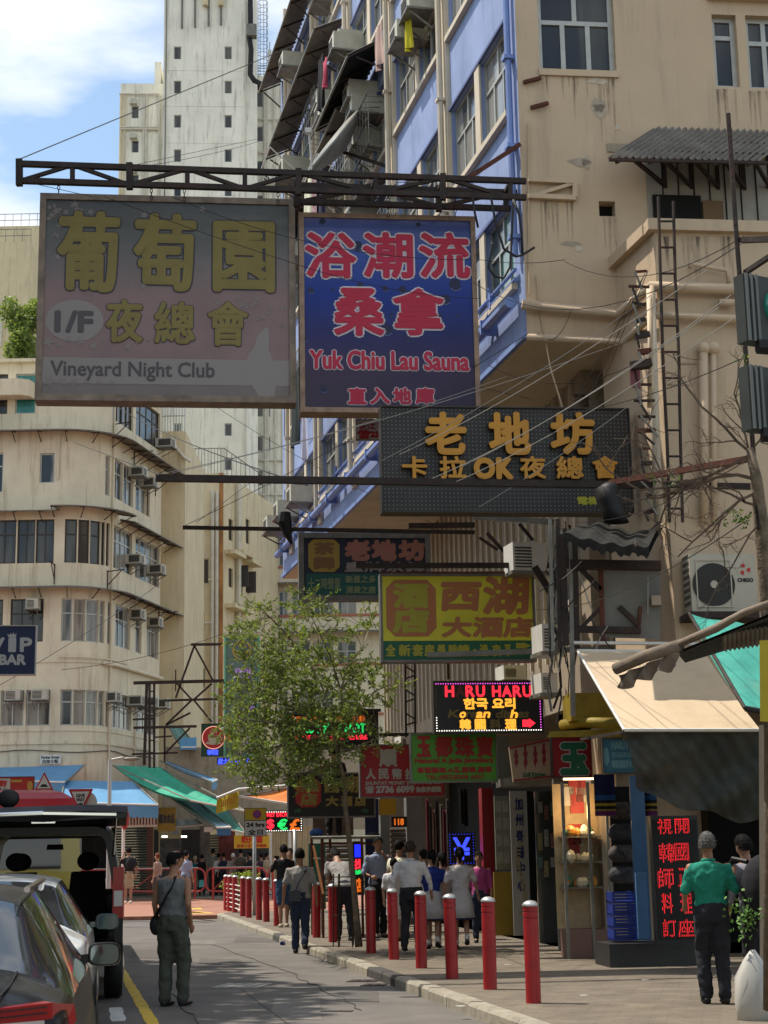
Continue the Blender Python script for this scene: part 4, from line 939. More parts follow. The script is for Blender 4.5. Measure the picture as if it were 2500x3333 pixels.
Lx.tpx('夜', 348, 978, 462, 1112, M_OLIVE, bold=.02, outline=M_OLVO, ow=.013)
Lx.tpx('總', 506, 985, 632, 1116, M_OLIVE, bold=.016, outline=M_OLVO, ow=.012)
Lx.tpx('會', 678, 985, 806, 1124, M_OLIVE, bold=.016, outline=M_OLVO, ow=.012)
u, z = pl.px(243, 1044); MB().disc(pl, u, z, .40, .005, 32, rz=.31).build('pale_oval', M_PALE, t)
Lx.tpx('1/F', 182, 1015, 300, 1080, M_GREYT, bold=.02, d=.012)
Lx.rpx(135, 1168, 948, 1252, M_PALE, d=.004)
Lx.tpx('Vineyard Night Club', 165, 1178, 698, 1240, M_GREYT, bold=.006, d=.01)
mb = MB(); rs = random.Random(5)
for k in range(26): Lx.star(rs.uniform(.01, .16), rs.uniform(.02, .2)*(1 if k % 2 else .7), rs.uniform(.03, .075), None, mb, rs.uniform(0, 1))
for k in range(10): Lx.star(.02+k*.045+rs.uniform(-.01, .01), .735+.02*sin(k*2), rs.uniform(.03, .09)*(1.3-k*.07), None, mb, rs.uniform(0, 1))
for k in range(6): Lx.star(.03+k*.05, .935, .1-k*.012, None, mb, rs.uniform(0, 1))
for k in range(34): Lx.star(rs.uniform(.68, .98), rs.uniform(.48, .64), rs.uniform(.02, .05), None, mb, rs.uniform(0, 1))
for x, y in ((.18, .06), (.40, .07), (.85, .1), (.64, .03), (.4, .44), (.05, .3), (.6, .28), (.93, .42)): Lx.star(x, y, .06, None, mb, .3)
mb.build('printed_stars', mat('star_print', (.235, .205, .19, 1), .6), t, kind='stuff')
# pale printed figure, lower right
fig = [(1385, 1300), (1200, 1280)]
def zpx(pts, dx=0, dy=500, k=.6028): return [pl.px(dx+x*k, dy+y*k) for x, y in pts]
pts = zpx([(1440, 935), (1405, 965), (1385, 1000), (1375, 1040), (1345, 1085), (1325, 1130), (1330, 1190), (1350, 1240), (1385, 1290), (1400, 1320), (1480, 1330), (1490, 1250), (1485, 1190), (1475, 1130), (1465, 1090), (1450, 1060), (1455, 1010), (1450, 950)])
MB().flat(pl, pts, .0055).build('printed_figure', M_PALE, t)
# 2. blue sauna sign
_pl = plane_at(1265, 1020, 22.15); _r = _pl.rect(975, 700, 1555, 1345)
F2 = gradmat('blue_print', [(0, (.035, .022, .05, 1)), (.2, (.045, .025, .065, 1)), (.42, (.018, .022, .13, 1)), (.6, (.012, .035, .26, 1)), (.8, (.03, .07, .32, 1)), (1, (.09, .11, .30, 1))], _pl, _r[2], _r[3], .35)
t, pl, r = sign_box('sauna_sign', 'square blue sauna sign with red characters outlined in white, water drops printed on it', (975, 700, 1555, 1345), 22.15, mat('sign_frame_brown', (.30, .20, .14, 1), .6, .2, var=.3, vs=6, stain=.5, stcol=(.1, .05, .03, 1)), F2, thick=.3, fw=.07)
Lx = Lay(t, pl, r)
M_CRIM = mat('crimson_print', (.46, .012, .05, 1), .5); M_WOUT = mat('white_outline_print', (.60, .54, .58, 1), .5)
z2 = lambda x: 900+x*.4822
for c, x0, y0, x1, y1 in (('浴', 200, 335, 530, 625), ('潮', 590, 335, 912, 625), ('流', 970, 335, 1295, 628), ('桑', 395, 710, 718, 1015), ('拿', 795, 712, 1122, 1012)):
    Lx.tpx(c, z2(x0), 600+y0*.4822, z2(x1), 600+y1*.4822, M_CRIM, bold=.022, outline=M_WOUT, ow=.025)
Lx.tpx('Yuk Chiu Lau Sauna', z2(228), 600+1130*.4822, z2(1295), 600+1250*.4822, M_CRIM, bold=.012, outline=M_WOUT, ow=.014)
for c, x0, x1 in (('直', 485, 603), ('入', 635, 762), ('地', 790, 905), ('庫', 942, 1062)): Lx.tpx(c, z2(x0), 600+1378*.4822, z2(x1), 600+1480*.4822, M_CRIM, bold=.012, outline=M_WOUT, ow=.013)
md = MB(); ml = MB()
for x, y, q in ((548, 420, 36), (1205, 680, 42), (1140, 780, 34), (850, 712, 26), (733, 708, 20), (232, 718, 22), (310, 252, 22), (958, 275, 18), (565, 690, 26), (742, 985, 38), (188, 1040, 24), (318, 1385, 24), (1100, 890, 18), (775, 885, 12), (505, 625, 12), (380, 712, 10), (525, 530, 9), (1225, 885, 10), (885, 1050, 14), (930, 1290, 12)):
    u, z = pl.px(z2(x), 600+y*.4822); rr = q*.4822/5300*22.5
    md.disc(pl, u, z, rr, .0045, 16, rz=rr*1.15); ml.disc(pl, u+rr*.1, z-rr*.3, rr*.95, .0065, 12, rz=rr*.8, a0=pi*1.1, a1=pi*1.9, ri=rr*.75)
md.build('printed_drop', mat('drop_dark_print', (.012, .016, .06, 1), .5), t, kind='stuff'); ml.build('drop_highlight_print', mat('drop_light_print', (.10, .14, .30, 1), .5), t, kind='stuff')
for i in range(40): pass
# 3. dark bulb-dotted karaoke sign
_f3 = mat('dark_sign_sheet', (.030, .029, .028, 1), .6, var=.3, vs=2)
t, pl, r = sign_box('karaoke_sign', 'wide dark grey sign dotted with bulbs, raised orange characters and letters OK', (1240, 1325, 2055, 1670), 21.4, M_SFRAMED, _f3, thick=.25, fw=.02)
Lx = Lay(t, pl, r)
M_ORANGE = mat('orange_letter_face', (.52, .24, .022, 1), .5, var=.08); M_ORSH = mat('letter_return', (.10, .05, .01, 1), .6)
q = lambda x: 900+x*.6028
def raised(c, x0, y0, x1, y1, bold, f=M_ORANGE, dd=.09):
    Lx.tpx(c, x0, y0, x1, y1, M_ORSH, bold=bold*1.05, ext=dd, d=0.0); Lx.tpx(c, x0, y0, x1, y1, f, bold=bold, d=dd+.012)
for c, x0, x1 in (('老', 1385, 1510), ('地', 1592, 1718), ('坊', 1792, 1926)): raised(c, x0, 1352, x1, 1480, .024)
for c, x0, x1, y0, y1 in (('卡', 1308, 1386, 1492, 1561), ('拉', 1430, 1512, 1492, 1561), ('O', 1543, 1603, 1499, 1560), ('K', 1616, 1662, 1499, 1560), ('夜', 1690, 1770, 1492, 1561), ('總', 1808, 1892, 1492, 1561), ('會', 1925, 2005, 1492, 1561)): raised(c, x0, y0, x1, y1, .010 if c not in 'OK' else .022)
Lx.tpx('電梯在內', 1880, 1618, 2018, 1642, mat('yellow_small_print', (.40, .38, .03, 1), .6), bold=.008, d=.01)
mb = MB(); W, Hh = r[1]-r[0], r[3]-r[2]
nx, nz = 62, 26
for i in range(nx):
    for j in range(nz):
        u, z = r[0]+W*(i+.5)/nx, r[2]+Hh*(j+.5)/nz; s = .0055
        mb.quad(pl.w(u-s, z-s, .006), pl.w(u+s, z-s, .006), pl.w(u+s, z+s, .006), pl.w(u-s, z+s, .006))
mb.build('bulb_grid', mat('unlit_bulbs', (.30, .28, .25, 1), .5), t, kind='stuff')
# 4. smaller karaoke sign behind
t, pl, r = sign_box('karaoke_sign', 'smaller framed dark sign with pink characters and a teal lower band', (972, 1735, 1402, 1955), 27.5, mat('sign_frame_grey', (.16, .15, .14, 1), .6, .3, var=.3, vs=5), mat('dark_blue_sheet', (.010, .012, .030, 1), .5), thick=.2, fw=.09)
Lx = Lay(t, pl, r); g = lambda x: 900+x*.6028; gy = lambda y: 1300+y*.6028
M_TEALP = mat('teal_print', (.008, .085, .075, 1), .55); M_GOLDP = mat('gold_print', (.34, .22, .04, 1), .55); M_PINKP = mat('salmon_print', (.34, .13, .10, 1), .55); M_SMALLP = mat('pale_green_print', (.20, .24, .14, 1), .6)
Lx.rpx(g(160), gy(940), g(800), gy(1060), M_TEALP)
Lx.rpx(g(172), gy(755), g(340), gy(932), M_GOLDP, cham=.09, d=.008)
Lx.tpx('茶', g(205), gy(775), g(310), gy(835), mat('brown_print', (.20, .10, .04, 1), .6), bold=.014, d=.014); Lx.tpx('舞', g(200), gy(852), g(312), gy(915), mat('brown_print', (.2, .1, .04, 1), .6), bold=.014, d=.014)
for c, x0, x1 in (('老', 375, 500), ('地', 520, 640), ('坊', 665, 795)): Lx.tpx(c, g(x0), gy(765), g(x1), gy(865), M_PINKP, bold=.028, d=.012)
Lx.tpx('皇牌茶舞', g(370), gy(880), g(798), gy(930), mat('silver_print', (.26, .22, .22, 1), .6), bold=.01, d=.012)
Lx.tpx('十二時營業', g(172), gy(965), g(345), gy(1025), M_SMALLP, bold=.004, d=.012); Lx.tpx('新星之多', g(375), gy(952), g(535), gy(990), M_SMALLP, bold=.006, d=.012); Lx.tpx('消費之廉', g(375), gy(1010), g(535), gy(1048), M_SMALLP, bold=.006, d=.012)
# 5. yellow hotel sign
t, pl, r = sign_box('hotel_sign', 'bright yellow hotel sign with red characters above a green strip with an arrow', (1238, 1868, 1742, 2155), 24.2, mat('sign_frame_grey', (.2, .2, .2, 1)), mat('yellow_sheet', (.62, .58, .035, 1), .55, var=.1, vs=1.5, stain=.25, stcol=(.2, .17, .02, 1)), thick=.2, fw=.035)
Lx = Lay(t, pl, r)
M_TERRA = mat('terracotta_print', (.40, .15, .06, 1), .6); M_GRNP = mat('green_strip_print', (.008, .10, .045, 1), .55); M_YELP = mat('yellow_text_print', (.34, .32, .03, 1), .55)
Lx.rpx(g(575), gy(1303), g(1392), gy(1412), M_GRNP)
Lx.rpx(g(592), gy(975), g(862), gy(1280), M_TERRA, cham=.13, d=.008)
Lx.tpx('酒', g(635), gy(1000), g(815), gy(1122), M_YELP, bold=.024, d=.014); Lx.tpx('店', g(632), gy(1135), g(818), gy(1256), M_YELP, bold=.024, d=.014)
Lx.tpx('西', g(885), gy(995), g(1088), gy(1135), M_TERRA, bold=.026, d=.01, shear=.1); Lx.tpx('湖', g(1115), gy(965), g(1345), gy(1155), M_TERRA, bold=.028, d=.01, shear=.08)
for c, x0, x1 in (('大', 895, 1045), ('酒', 1060, 1215), ('店', 1225, 1372)): Lx.tpx(c, g(x0), gy(1180), g(x1), gy(1280), M_TERRA, bold=.018, d=.01, shear=.1)
for c, x0, x1 in (('全', 592, 640), ('新', 662, 722), ('套', 735, 790), ('房', 800, 850), ('優', 870, 910), ('時', 932, 975), ('鐘', 980, 1040), ('·', 1062, 1078), ('過', 1098, 1142), ('夜', 1165, 1210), ('平', 1232, 1265)): Lx.tpx(c, g(x0), gy(1325 if c != '·' else 1350), g(x1), gy(1385 if c != '·' else 1362), M_YELP, bold=.008, d=.012)
a, b_, c, d = pl.rect(g(1292), gy(1310), g(1375), gy(1350)); zc = (c+d)/2; mb = MB().flat(pl, [(a, zc-.04), (a+(b_-a)*.45, zc-.04), (a+(b_-a)*.45, c), (b_, zc), (a+(b_-a)*.45, d), (a+(b_-a)*.45, zc+.04), (a, zc+.04)], .012); mb.build('arrow', M_YELP, t)
# 6. white phone number plate peeping out behind the karaoke sign
t, pl, r = sign_box('phone_plate', 'small white plate with red writing between the sauna sign and the dark karaoke sign', (1157, 1366, 1250, 1432), 23.2, M_SFRAME, M_WHITE, thick=.06, fw=.01)
Lx = Lay(t, pl, r); M_REDT = mat('red_text_print', (.42, .03, .02, 1), .6)
Lx.tpx('长江', 1166, 1378, 1222, 1398, M_REDT, bold=.004); Lx.tpx('☎23', 1166, 1402, 1234, 1426, M_REDT, bold=.012)
# 7. LED korean restaurant sign (lit)
LR = emi('led_red', (1, .03, .06, 1), .7); LY = emi('led_amber', (1, .50, .05, 1), .6); LW = emi('led_white', (1, .95, .85, 1), 1.3); LB = emi('led_blue', (.05, .09, 1, 1), .9); LG = emi('led_green', (.03, 1, .22, 1), .4); LP = emi('led_magenta', (.8, .1, .75, 1), 1.0); LO = emi('led_orange', (1, .22, .02, 1), .4)
LRD = mat('led_red_dim', (.12, .03, .04, 1), .6); LYD = mat('led_amber_dim', (.16, .12, .04, 1), .6); M_LEDB = mat('led_board', (.004, .004, .006, 1), .4)
k = lambda x: 1300+x*.42195; ky = lambda y: 2150+y*.42195
t, pl, r = sign_box('led_sign', 'black lit restaurant sign with pink red HARU HARU lettering and a dotted light border', (k(262), ky(155), k(1108), ky(562)), 25.0, M_SFRAMED, M_LEDB, thick=.15, fw=.015, cat='sign')
Lx = Lay(t, pl, r)
for c, x0, x1, mm in (('H', 355, 418, LR), ('A', 436, 500, LRD), ('R', 514, 576, LR), ('U', 594, 656, LR), ('H', 718, 778, LR), ('A', 794, 862, LR), ('R', 878, 938, LR), ('U', 954, 1016, LR)): Lx.tpx(c, k(x0), ky(196), k(x1), ky(278), mm, bold=.009, d=.01)
Lx.tpx('한국 요리', k(498), ky(292), k(890), ky(372), LY, bold=.01, d=.01)
for c, x0, x1, mm in (('K', 375, 455, LYD), ('o', 462, 505, LY), ('re', 510, 585, LYD), ('an', 590, 692, LY), ('di', 740, 812, LYD), ('s', 818, 850, LYD), ('h', 856, 905, LY), ('es', 912, 988, LYD)): Lx.tpx(c, k(x0), ky(382 if c in ('K', 'di', 'h') else 398), k(x1), ky(440), mm, bold=.008, d=.01, shear=.25)
for c, x0, x1, mm in (('韓', 468, 548, LY), ('國', 585, 662, LY), ('料', 700, 780, LYD), ('理', 818, 900, LY)): Lx.tpx(c, k(x0), ky(455), k(x1), ky(530), mm, bold=.009, d=.01)
a, b_, c, d = pl.rect(k(948), ky(445), k(1050), ky(522)); zc = (c+d)/2; MB().flat(pl, [(a, zc-.055), (a+(b_-a)*.5, zc-.055), (a+(b_-a)*.5, c), (b_, zc), (a+(b_-a)*.5, d), (a+(b_-a)*.5, zc+.055), (a, zc+.055)], .012).build('arrow', LR, t)
def led_border(t, pl, r, mats_, step=.038, s=.008, inset=.03, nm='light_border', d=.012):
    a, b_, c, e = r[0]+inset, r[1]-inset, r[2]+inset, r[3]-inset; mb = MB(); pts = []
    n = int((b_-a)/step); m_ = int((e-c)/step)
    for i in range(n+1): pts += [(a+(b_-a)*i/n, c, 0), (a+(b_-a)*i/n, e, 1)]
    for j in range(1, m_): pts += [(a, c+(e-c)*j/m_, 0 if j < m_*.3 else 2), (b_, c+(e-c)*j/m_, 1)]
    for u, z, mi in pts: mb.c = mi; mb.quad(pl.w(u-s, z-s, d), pl.w(u+s, z-s, d), pl.w(u+s, z+s, d), pl.w(u-s, z+s, d))
    mb.build(nm, mats_, t, kind='stuff')
led_border(t, pl, r, [LW, LP, LYD])
# 8. green jewellery sign
t, pl, r = sign_box('jewellery_sign', 'bright green jade jewellery sign with red characters, below the lit HARU HARU sign', (k(85), ky(558), k(755), ky(940)), 25.6, mat('sign_frame_grey', (.2, .2, .2, 1)), mat('green_sheet', (.065, .26, .018, 1), .5, var=.06), thick=.16, fw=.02)
Lx = Lay(t, pl, r); M_DRED = mat('dark_red_print', (.30, .018, .015, 1), .6)
for c, x0, x1 in (('玉', 140, 235), ('都', 280, 405), ('珠', 435, 572), ('寶', 602, 715)): Lx.tpx(c, k(x0), ky(588), k(x1), ky(738), M_DRED, bold=.016, d=.01)
Lx.tpx('Natural A Jade Jewellery', k(122), ky(752), k(728), ky(798), M_DRED, bold=.006, d=.01)
Lx.tpx('專營緬甸.A玉.翡翠.墨翠', k(138), ky(822), k(712), ky(866), M_DRED, bold=.005, d=.01); Lx.tpx('TEL:(852)8206 6651', k(205), ky(884), k(650), ky(922), M_DRED, bold=.004, d=.01)
# 9. red money exchange sign (in two pieces: tall part and the strip)
t, pl, r = sign_box('exchange_sign', 'dark red money exchange sign with white characters and a telephone number', (1170, 2422, 1450, 2596), 27.0, mat('sign_frame_grey', (.2, .2, .2, 1)), mat('red_sheet', (.36, .010, .022, 1), .5, var=.06), thick=.14, fw=.02)
Lx = Lay(t, pl, r); n = lambda x: 700+x*.4822; ny = lambda y: 1850+y*.4822; M_WT = mat('white_text_print', (.45, .40, .40, 1), .6)
Lx.tpx('順', n(1112), ny(1225), n(1225), ny(1335), M_WT, bold=.014, d=.01)
for c, x0, x1 in (('人', 1020, 1082), ('民', 1105, 1170), ('幣', 1200, 1260), ('找', 1285, 1345), ('換', 1375, 1440)): Lx.tpx(c, n(x0), ny(1355), n(x1), ny(1422), M_WT, bold=.009, d=.01)
Lx.tpx('SHUNTAT MONEY EXCHANGE CO.', n(1015), ny(1436), n(1530), ny(1458), M_WT, bold=.004, d=.01)
Lx.tpx('☎', n(1015), ny(1470), n(1072), ny(1515), M_WT, bold=.008, d=.01); Lx.tpx('2736 6099', n(1088), ny(1470), n(1342), ny(1512), M_WT, bold=.01, d=.01); Lx.tpx('免收手續費', n(1356), ny(1474), n(1525), ny(1510), M_WT, bold=.006, d=.01)
# 10. black hotel sign behind the tree
t, pl, r = sign_box('hotel_sign', 'black hotel sign with a red plaque and dull gold characters, behind the young tree', (935, 2515, 1222, 2662), 31.0, mat('sign_frame_grey', (.2, .2, .2, 1)), M_LEDB, thick=.15, fw=.03)
Lx = Lay(t, pl, r); h_ = lambda x: 900+x*.2411; hy = lambda y: 2350+y*.2411; M_GOLD2 = mat('dull_gold_print', (.26, .20, .05, 1), .6)
Lx.rpx(h_(255), hy(762), h_(600), hy(1150), mat('plaque_red', (.34, .03, .02, 1), .6), cham=.1, d=.008)
Lx.tpx('酒', h_(330), hy(790), h_(545), hy(940), M_GOLD2, bold=.014, d=.014); Lx.tpx('店', h_(328), hy(965), h_(545), hy(1118), M_GOLD2, bold=.014, d=.014)
for c, x0, x1, y0, y1 in (('西', 645, 840, 850, 950), ('湖', 890, 1100, 740, 950), ('大', 670, 830, 1005, 1130), ('酒', 870, 1020, 1010, 1130), ('店', 1060, 1205, 1005, 1130)): Lx.tpx(c, h_(x0), hy(y0), h_(x1), hy(y1), M_GOLD2, bold=.012, d=.01)
for x in (245, 1150):
    a, b_, c, d = pl.rect(h_(x), hy(1160), h_(x+100), hy(1235)); zc = (c+d)/2; MB().flat(pl, [(a, zc-.03), (a+(b_-a)*.5, zc-.03), (a+(b_-a)*.5, c), (b_, zc), (a+(b_-a)*.5, d), (a+(b_-a)*.5, zc+.03), (a, zc+.03)], .01).build('arrow', mat('dim_green', (.02, .10, .04, 1), .6), t)
# 11. green/red LED strip board behind the tree
t, pl, r = sign_box('led_sign', 'dim black board with green and red lit characters, half hidden in the tree crown', (925, 2318, 1232, 2440), 35.0, M_SFRAMED, M_LEDB, thick=.2, fw=.05)
Lx = Lay(t, pl, r)
Lx.tpx('情有獨鍾', 945, 2330, 1190, 2352, LO, bold=.0, d=.01); Lx.tpx('CLUB KTV HOT', 965, 2356, 1190, 2385, LG, bold=.01, d=.01); Lx.tpx('歡迎大駕光臨', 950, 2392, 1195, 2408, LR, bold=.004, d=.01)
# 12. currency LED sign by the far kerb
t, pl, r = sign_box('led_sign', 'lit money exchange sign with dollar, euro and pound symbols beyond the parking sign', (858, 2638, 985, 2708), 44.5, M_SFRAMED, M_LEDB, thick=.12, fw=.015)
Lx = Lay(t, pl, r); e_ = lambda x: 700+x*.21097; ey = lambda y: 2550+y*.21097
Lx.tpx('MONEY EXCHANGE', 848, ey(450), e_(1290), ey(512), LR, bold=.008, d=.01)
for c, x0, x1, mm in (('$', 800, 908, LR), ('€', 970, 1110, LG), ('£', 1162, 1300, LO)): Lx.tpx(c, e_(x0), ey(555), e_(x1), ey(712), mm, bold=.016, d=.01)
led_border(t, pl, r, [LW, LW, LG], step=.06, s=.012, inset=.02)
# 13. dark blue bar sign at the left edge
t, pl, r = sign_box('bar_sign', 'dark blue sign reading VIP BAR with a crown, at the left edge of the picture', (-80, 2035, 118, 2198), 44.0, mat('silver_frame', (.35, .33, .30, 1), .5, .4), mat('navy_sheet', (.005, .014, .055, 1), .5), d=(1, .12), thick=.2, fw=.03)
Lx = Lay(t, pl, r); M_SILV = mat('silver_letter', (.36, .37, .36, 1), .5); c8 = lambda x: x*.4822; cy = lambda y: 1850+y*.4822
for c, x0, x1 in (('V', -66, 26), ('I', 62, 104), ('P', 140, 212)): Lx.tpx(c, c8(x0), cy(472), c8(x1), cy(560), M_SILV, bold=.022, d=.01)
Lx.tpx('BAR', c8(-2), cy(585), c8(172), cy(648), M_SILV, bold=.02, d=.01)
pts = [pl.px(c8(x), cy(y)) for x, y in ((58, 465), (50, 440), (66, 452), (72, 436), (84, 450), (92, 430), (100, 452), (112, 436), (108, 465))]; MB().flat(pl, pts, .01).build('crown', M_SILV, t)
# 14. tall green vertical sign behind the tree
PG = plane_at(790, 2250, 50, (1, .1)); t, pl, r = sign_box('vertical_sign', 'tall green vertical sign with a round gold emblem, left of the tree crown', (730, 2073, 846, 2462), 50.0, mat('mint_frame', (.10, .40, .27, 1), .4), mat('grey_green_sheet', (.12, .20, .185, 1), .5, var=.1), thick=.35, fw=.05)
Lx = Lay(t, pl, r); M_GOLD = mat('gold_metal', (.50, .33, .06, 1), .4, .5)
u, z = pl.px(788, 2115+2); MB().disc(pl, u, z, .30, .03, 28, ri=.25).build('emblem_ring', M_GOLD, t)
mb = MB()
for sg in (-1, 1):
    for q, (w0, hh_) in enumerate(((.24, .05), (.2, -.05), (.13, -.12))):
        mb.poly([pl.w(u, z-.22, .03), pl.w(u+sg*w0*.5, z-.05+hh_*.4, .03), pl.w(u+sg*w0, z+.03+hh_*.5, .03), pl.w(u+sg*w0*.9, z-.06+hh_*.6, .03), pl.w(u+sg*w0*.4, z-.16, .03)])
mb.build('emblem_leaf', M_GOLD, t); Lx.tpx('TW', 775, 2102, 803, 2111, M_GOLD, bold=.008, d=.03)
M_LIL = emi('led_lilac', (.45, .25, .8, 1), .12); Lx.tpx('足浴', 764, 2176, 818, 2206, M_LIL, bold=.02, d=.012)
Lx.tpx('咖啡', 738, 2330, 752, 2368, M_GOLD, bold=.01, d=.012); Lx.tpx('茶餐', 738, 2370, 752, 2412, M_GOLD, bold=.01, d=.012); Lx.tpx('按摩', 790, 2300, 830, 2322, M_LIL, bold=.02, d=.012); Lx.tpx('SPA', 790, 2400, 835, 2425, M_LIL, bold=.02, d=.012)
# 15. round coffee sign
t, pl, r = sign_box('coffee_sign', 'round red coffee cup sign on a dark green board, left of the tall vertical sign', (655, 2355, 728, 2462), 49.0, mat('dark_green_frame', (.02, .07, .045, 1), .5), mat('dark_green_sheet', (.02, .075, .05, 1), .5), thick=.25, fw=.02)
u, z = pl.px(695, 2401); Rr = .345
MB().disc(pl, u, z, Rr, .02, 32).build('red_disc', mat('coffee_red', (.42, .03, .035, 1), .5), t); MB().disc(pl, u, z, Rr, .03, 32, ri=Rr*.93).build('pale_rim', emi('rim_glow', (.8, .35, .25, 1), .6), t)
mb = MB(); cr_ = mat('cream_print', (.45, .42, .32, 1), .6)
mb.flat(pl, [(u-.17, z+.04), (u-.15, z-.08), (u-.06, z-.15), (u+.06, z-.15), (u+.14, z-.08), (u+.17, z+.04)], .026); mb.disc(pl, u, z+.04, .17, .026, 18, rz=.045); mb.disc(pl, u+.19, z-.03, .07, .027, 12, ri=.045); mb.disc(pl, u, z-.16, .24, .024, 20, rz=.05)
for dx in (-.08, 0, .08): mb.poly([pl.w(u+dx, z+.11, .026), pl.w(u+dx+.03, z+.16, .026), pl.w(u+dx, z+.22, .026), pl.w(u+dx-.02, z+.17, .026)])
mb.build('cup', cr_, t); MB().disc(pl, u, z+.045, .13, .029, 16, rz=.03).build('coffee', mat('coffee_brown', (.28, .12, .03, 1), .5), t)
Lx = Lay(t, pl, r); Lx.tpx('咖啡室', 676, 2440, 710, 2457, LB, bold=.008, d=.012)
t, pl, r = sign_box('led_strip', 'narrow strip of bright blue lit characters below the coffee cup sign', (706, 2466, 812, 2488), 49.0, mat('dark_green_frame', (.02, .07, .045, 1)), M_DARK, thick=.1, fw=.005)
Lay(t, pl, r).txt('唐士咖啡冰室', .03, .05, .97, .95, LB, bold=.012, d=.01)
# ================================================================ trusses, beams, chains
def pxbar(name, a, b, w, m, parent=None, **k): return MB().bar(P(*a), P(*b), w).build(name, m, parent, **k)
def ontruss(x, y, off=0): 
    u, z = PTS.px(x, y); return PTS.w(u, z, -off)
PTS = plane_at(1715, 600, 21.75)
TOPC = lambda x: 533+(x-60)*.0345; BOTC = lambda x: 588+(x-60)*.0335
tr = thing('sign_truss', ontruss(900, 600), 'long rusty steel lattice truss reaching left over the street from the beige wall', 'truss')
for off, x0, x1 in ((0, 60, 1712), (.42, 960, 1700)):
    for f, nm in ((TOPC, 'top_chord'), (BOTC, 'bottom_chord')): MB().bar(ontruss(x0, f(x0), off), ontruss(x1, f(x1), off), .075).build(nm, M_STEEL, tr)
    xs = [x for x in (63, 236, 422, 610, 797, 972, 1222, 1442, 1662) if x >= x0]
    for x in xs:
        big = x in (63, 422, 972, 1442); MB().bar(ontruss(x, TOPC(x)-(14 if big else 0), off), ontruss(x, BOTC(x)+(16 if big else 0), off), .085 if big else .06).build('post', M_STEEL, tr)
    for i, (a, b_) in enumerate(zip(xs[:-1], xs[1:])):
        f, g_ = (BOTC, TOPC) if i % 2 == 0 else (TOPC, BOTC); MB().bar(ontruss(a+6, f(a), off), ontruss(b_-6, g_(b_), off), .05).build('diagonal', M_STEEL, tr)
for x in (972, 1222, 1442, 1662): MB().bar(ontruss(x, TOPC(x), 0), ontruss(x, TOPC(x), .42), .05).build('cross_piece', M_STEEL, tr)
M_BP = M_BEIGE
for f in (TOPC, BOTC): MB().bar(PE.w(*PE.px(1716, f(1716)), .06), PE.w(*PE.px(1871, f(1871)+2), .06), .07).build('wall_bracket', M_BP, tr)
MB().bar(PE.w(*PE.px(1868, TOPC(1868)), .06), PE.w(*PE.px(1868, BOTC(1868)), .06), .07).build('wall_bracket', M_BP, tr); MB().bar(PE.w(*PE.px(1730, BOTC(1730)), .06), PE.w(*PE.px(1868, TOPC(1868)+6), .06), .05).build('wall_bracket', M_BP, tr)
MB().bar(ontruss(1515, 585), PE.w(*PE.px(1690, 475), .05), .06).build('stay', M_RUST, tr)
# chains
def chain(x0, y0, x1, y1, Y0, lab, n=None, s=.035):
    a, b_ = P(x0, y0, Y0), P(x1, y1, Y0); n = n or max(4, int((b_-a).length/(s*1.5))); m = MB()
    for i in range(n):
        c = a.lerp(b_, (i+.5)/n); ax = V((1, 0, 0)) if i % 2 else V((0, 1, 0)); d = (b_-a).normalized()
        m.tube([c+ax*s*.5*cos(q*pi/4)+d*s*sin(q*pi/4) for q in range(9)], .007, 4, caps=False)
    o = m.build('chain', M_STEEL, label=lab, cat='chain', group='chains holding the big signs')
for x, y0, y1, Y, l in ((191, 592, 642, 21.8, 'hanging chain at the far left of the truss'), (493, 603, 650, 21.8, 'hanging chain left of centre above the grey sign'), (600, 603, 655, 21.8, 'hanging chain above the middle of the grey sign'), (905, 615, 665, 21.8, 'hanging chain at the right end of the grey sign'),
                        (1264, 630, 706, 22.0, 'hanging chain above the middle of the sauna sign'), (1482, 640, 706, 22.0, 'hanging chain at the right end of the sauna sign')): chain(x, y0, x, y1, Y, l)
# other beams
def beam(a, b_, w, lab, m_=M_STEEL, nm='steel_beam', h=None): return MB().bar(P(*a), P(*b_), w, h).build(nm, m_, label=lab, cat='beam')
beam((507, 1556, 20.1), (2440, 1585, 20.9), .085, 'long dark steel beam crossing in front of the dark karaoke sign')
beam((1985, 1572, 20.7), (2445, 1492, 18.5), .07, 'rust red beam rising to the right from the karaoke sign', M_RUST)
beam((595, 1717, 26.6), (1545, 1733, 27.0), .06, 'thin dark beam just above the smaller karaoke sign')
beam((1330, 1712, 25.6), (1545, 1709, 25.6), .08, 'short dark beam below the left part of the dark karaoke sign')
beam((1157, 1841, 23.8), (1822, 1840, 24.3), .075, 'rusty beam just above the yellow hotel sign')
beam((1240, 1866, 24.25), (1810, 1864, 24.4), .04, 'thin beam along the top edge of the yellow hotel sign', M_RUST)
beam((1392, 2132, 23.6), (1995, 2110, 23.2), .07, 'grey steel beam across the foot of the yellow hotel sign', M_ZINC)
beam((1545, 1682, 24), (1800, 1700, 23.5), .08, 'pale steel channel below the dark karaoke sign', M_ZINC)
beam((1225, 2392, 26), (1490, 2388, 26), .05, 'thin beam above the red exchange sign')
beam((925, 2310, 34.9), (1240, 2312, 35), .06, 'dark beam over the dim lit board in the tree')
beam((1458, 2140, 25), (1460, 2212, 25), .04, 'short rod hanging the lit restaurant sign'); beam((1450, 2100, 25), (1452, 2135, 25), .05, 'short post above the lit restaurant sign')
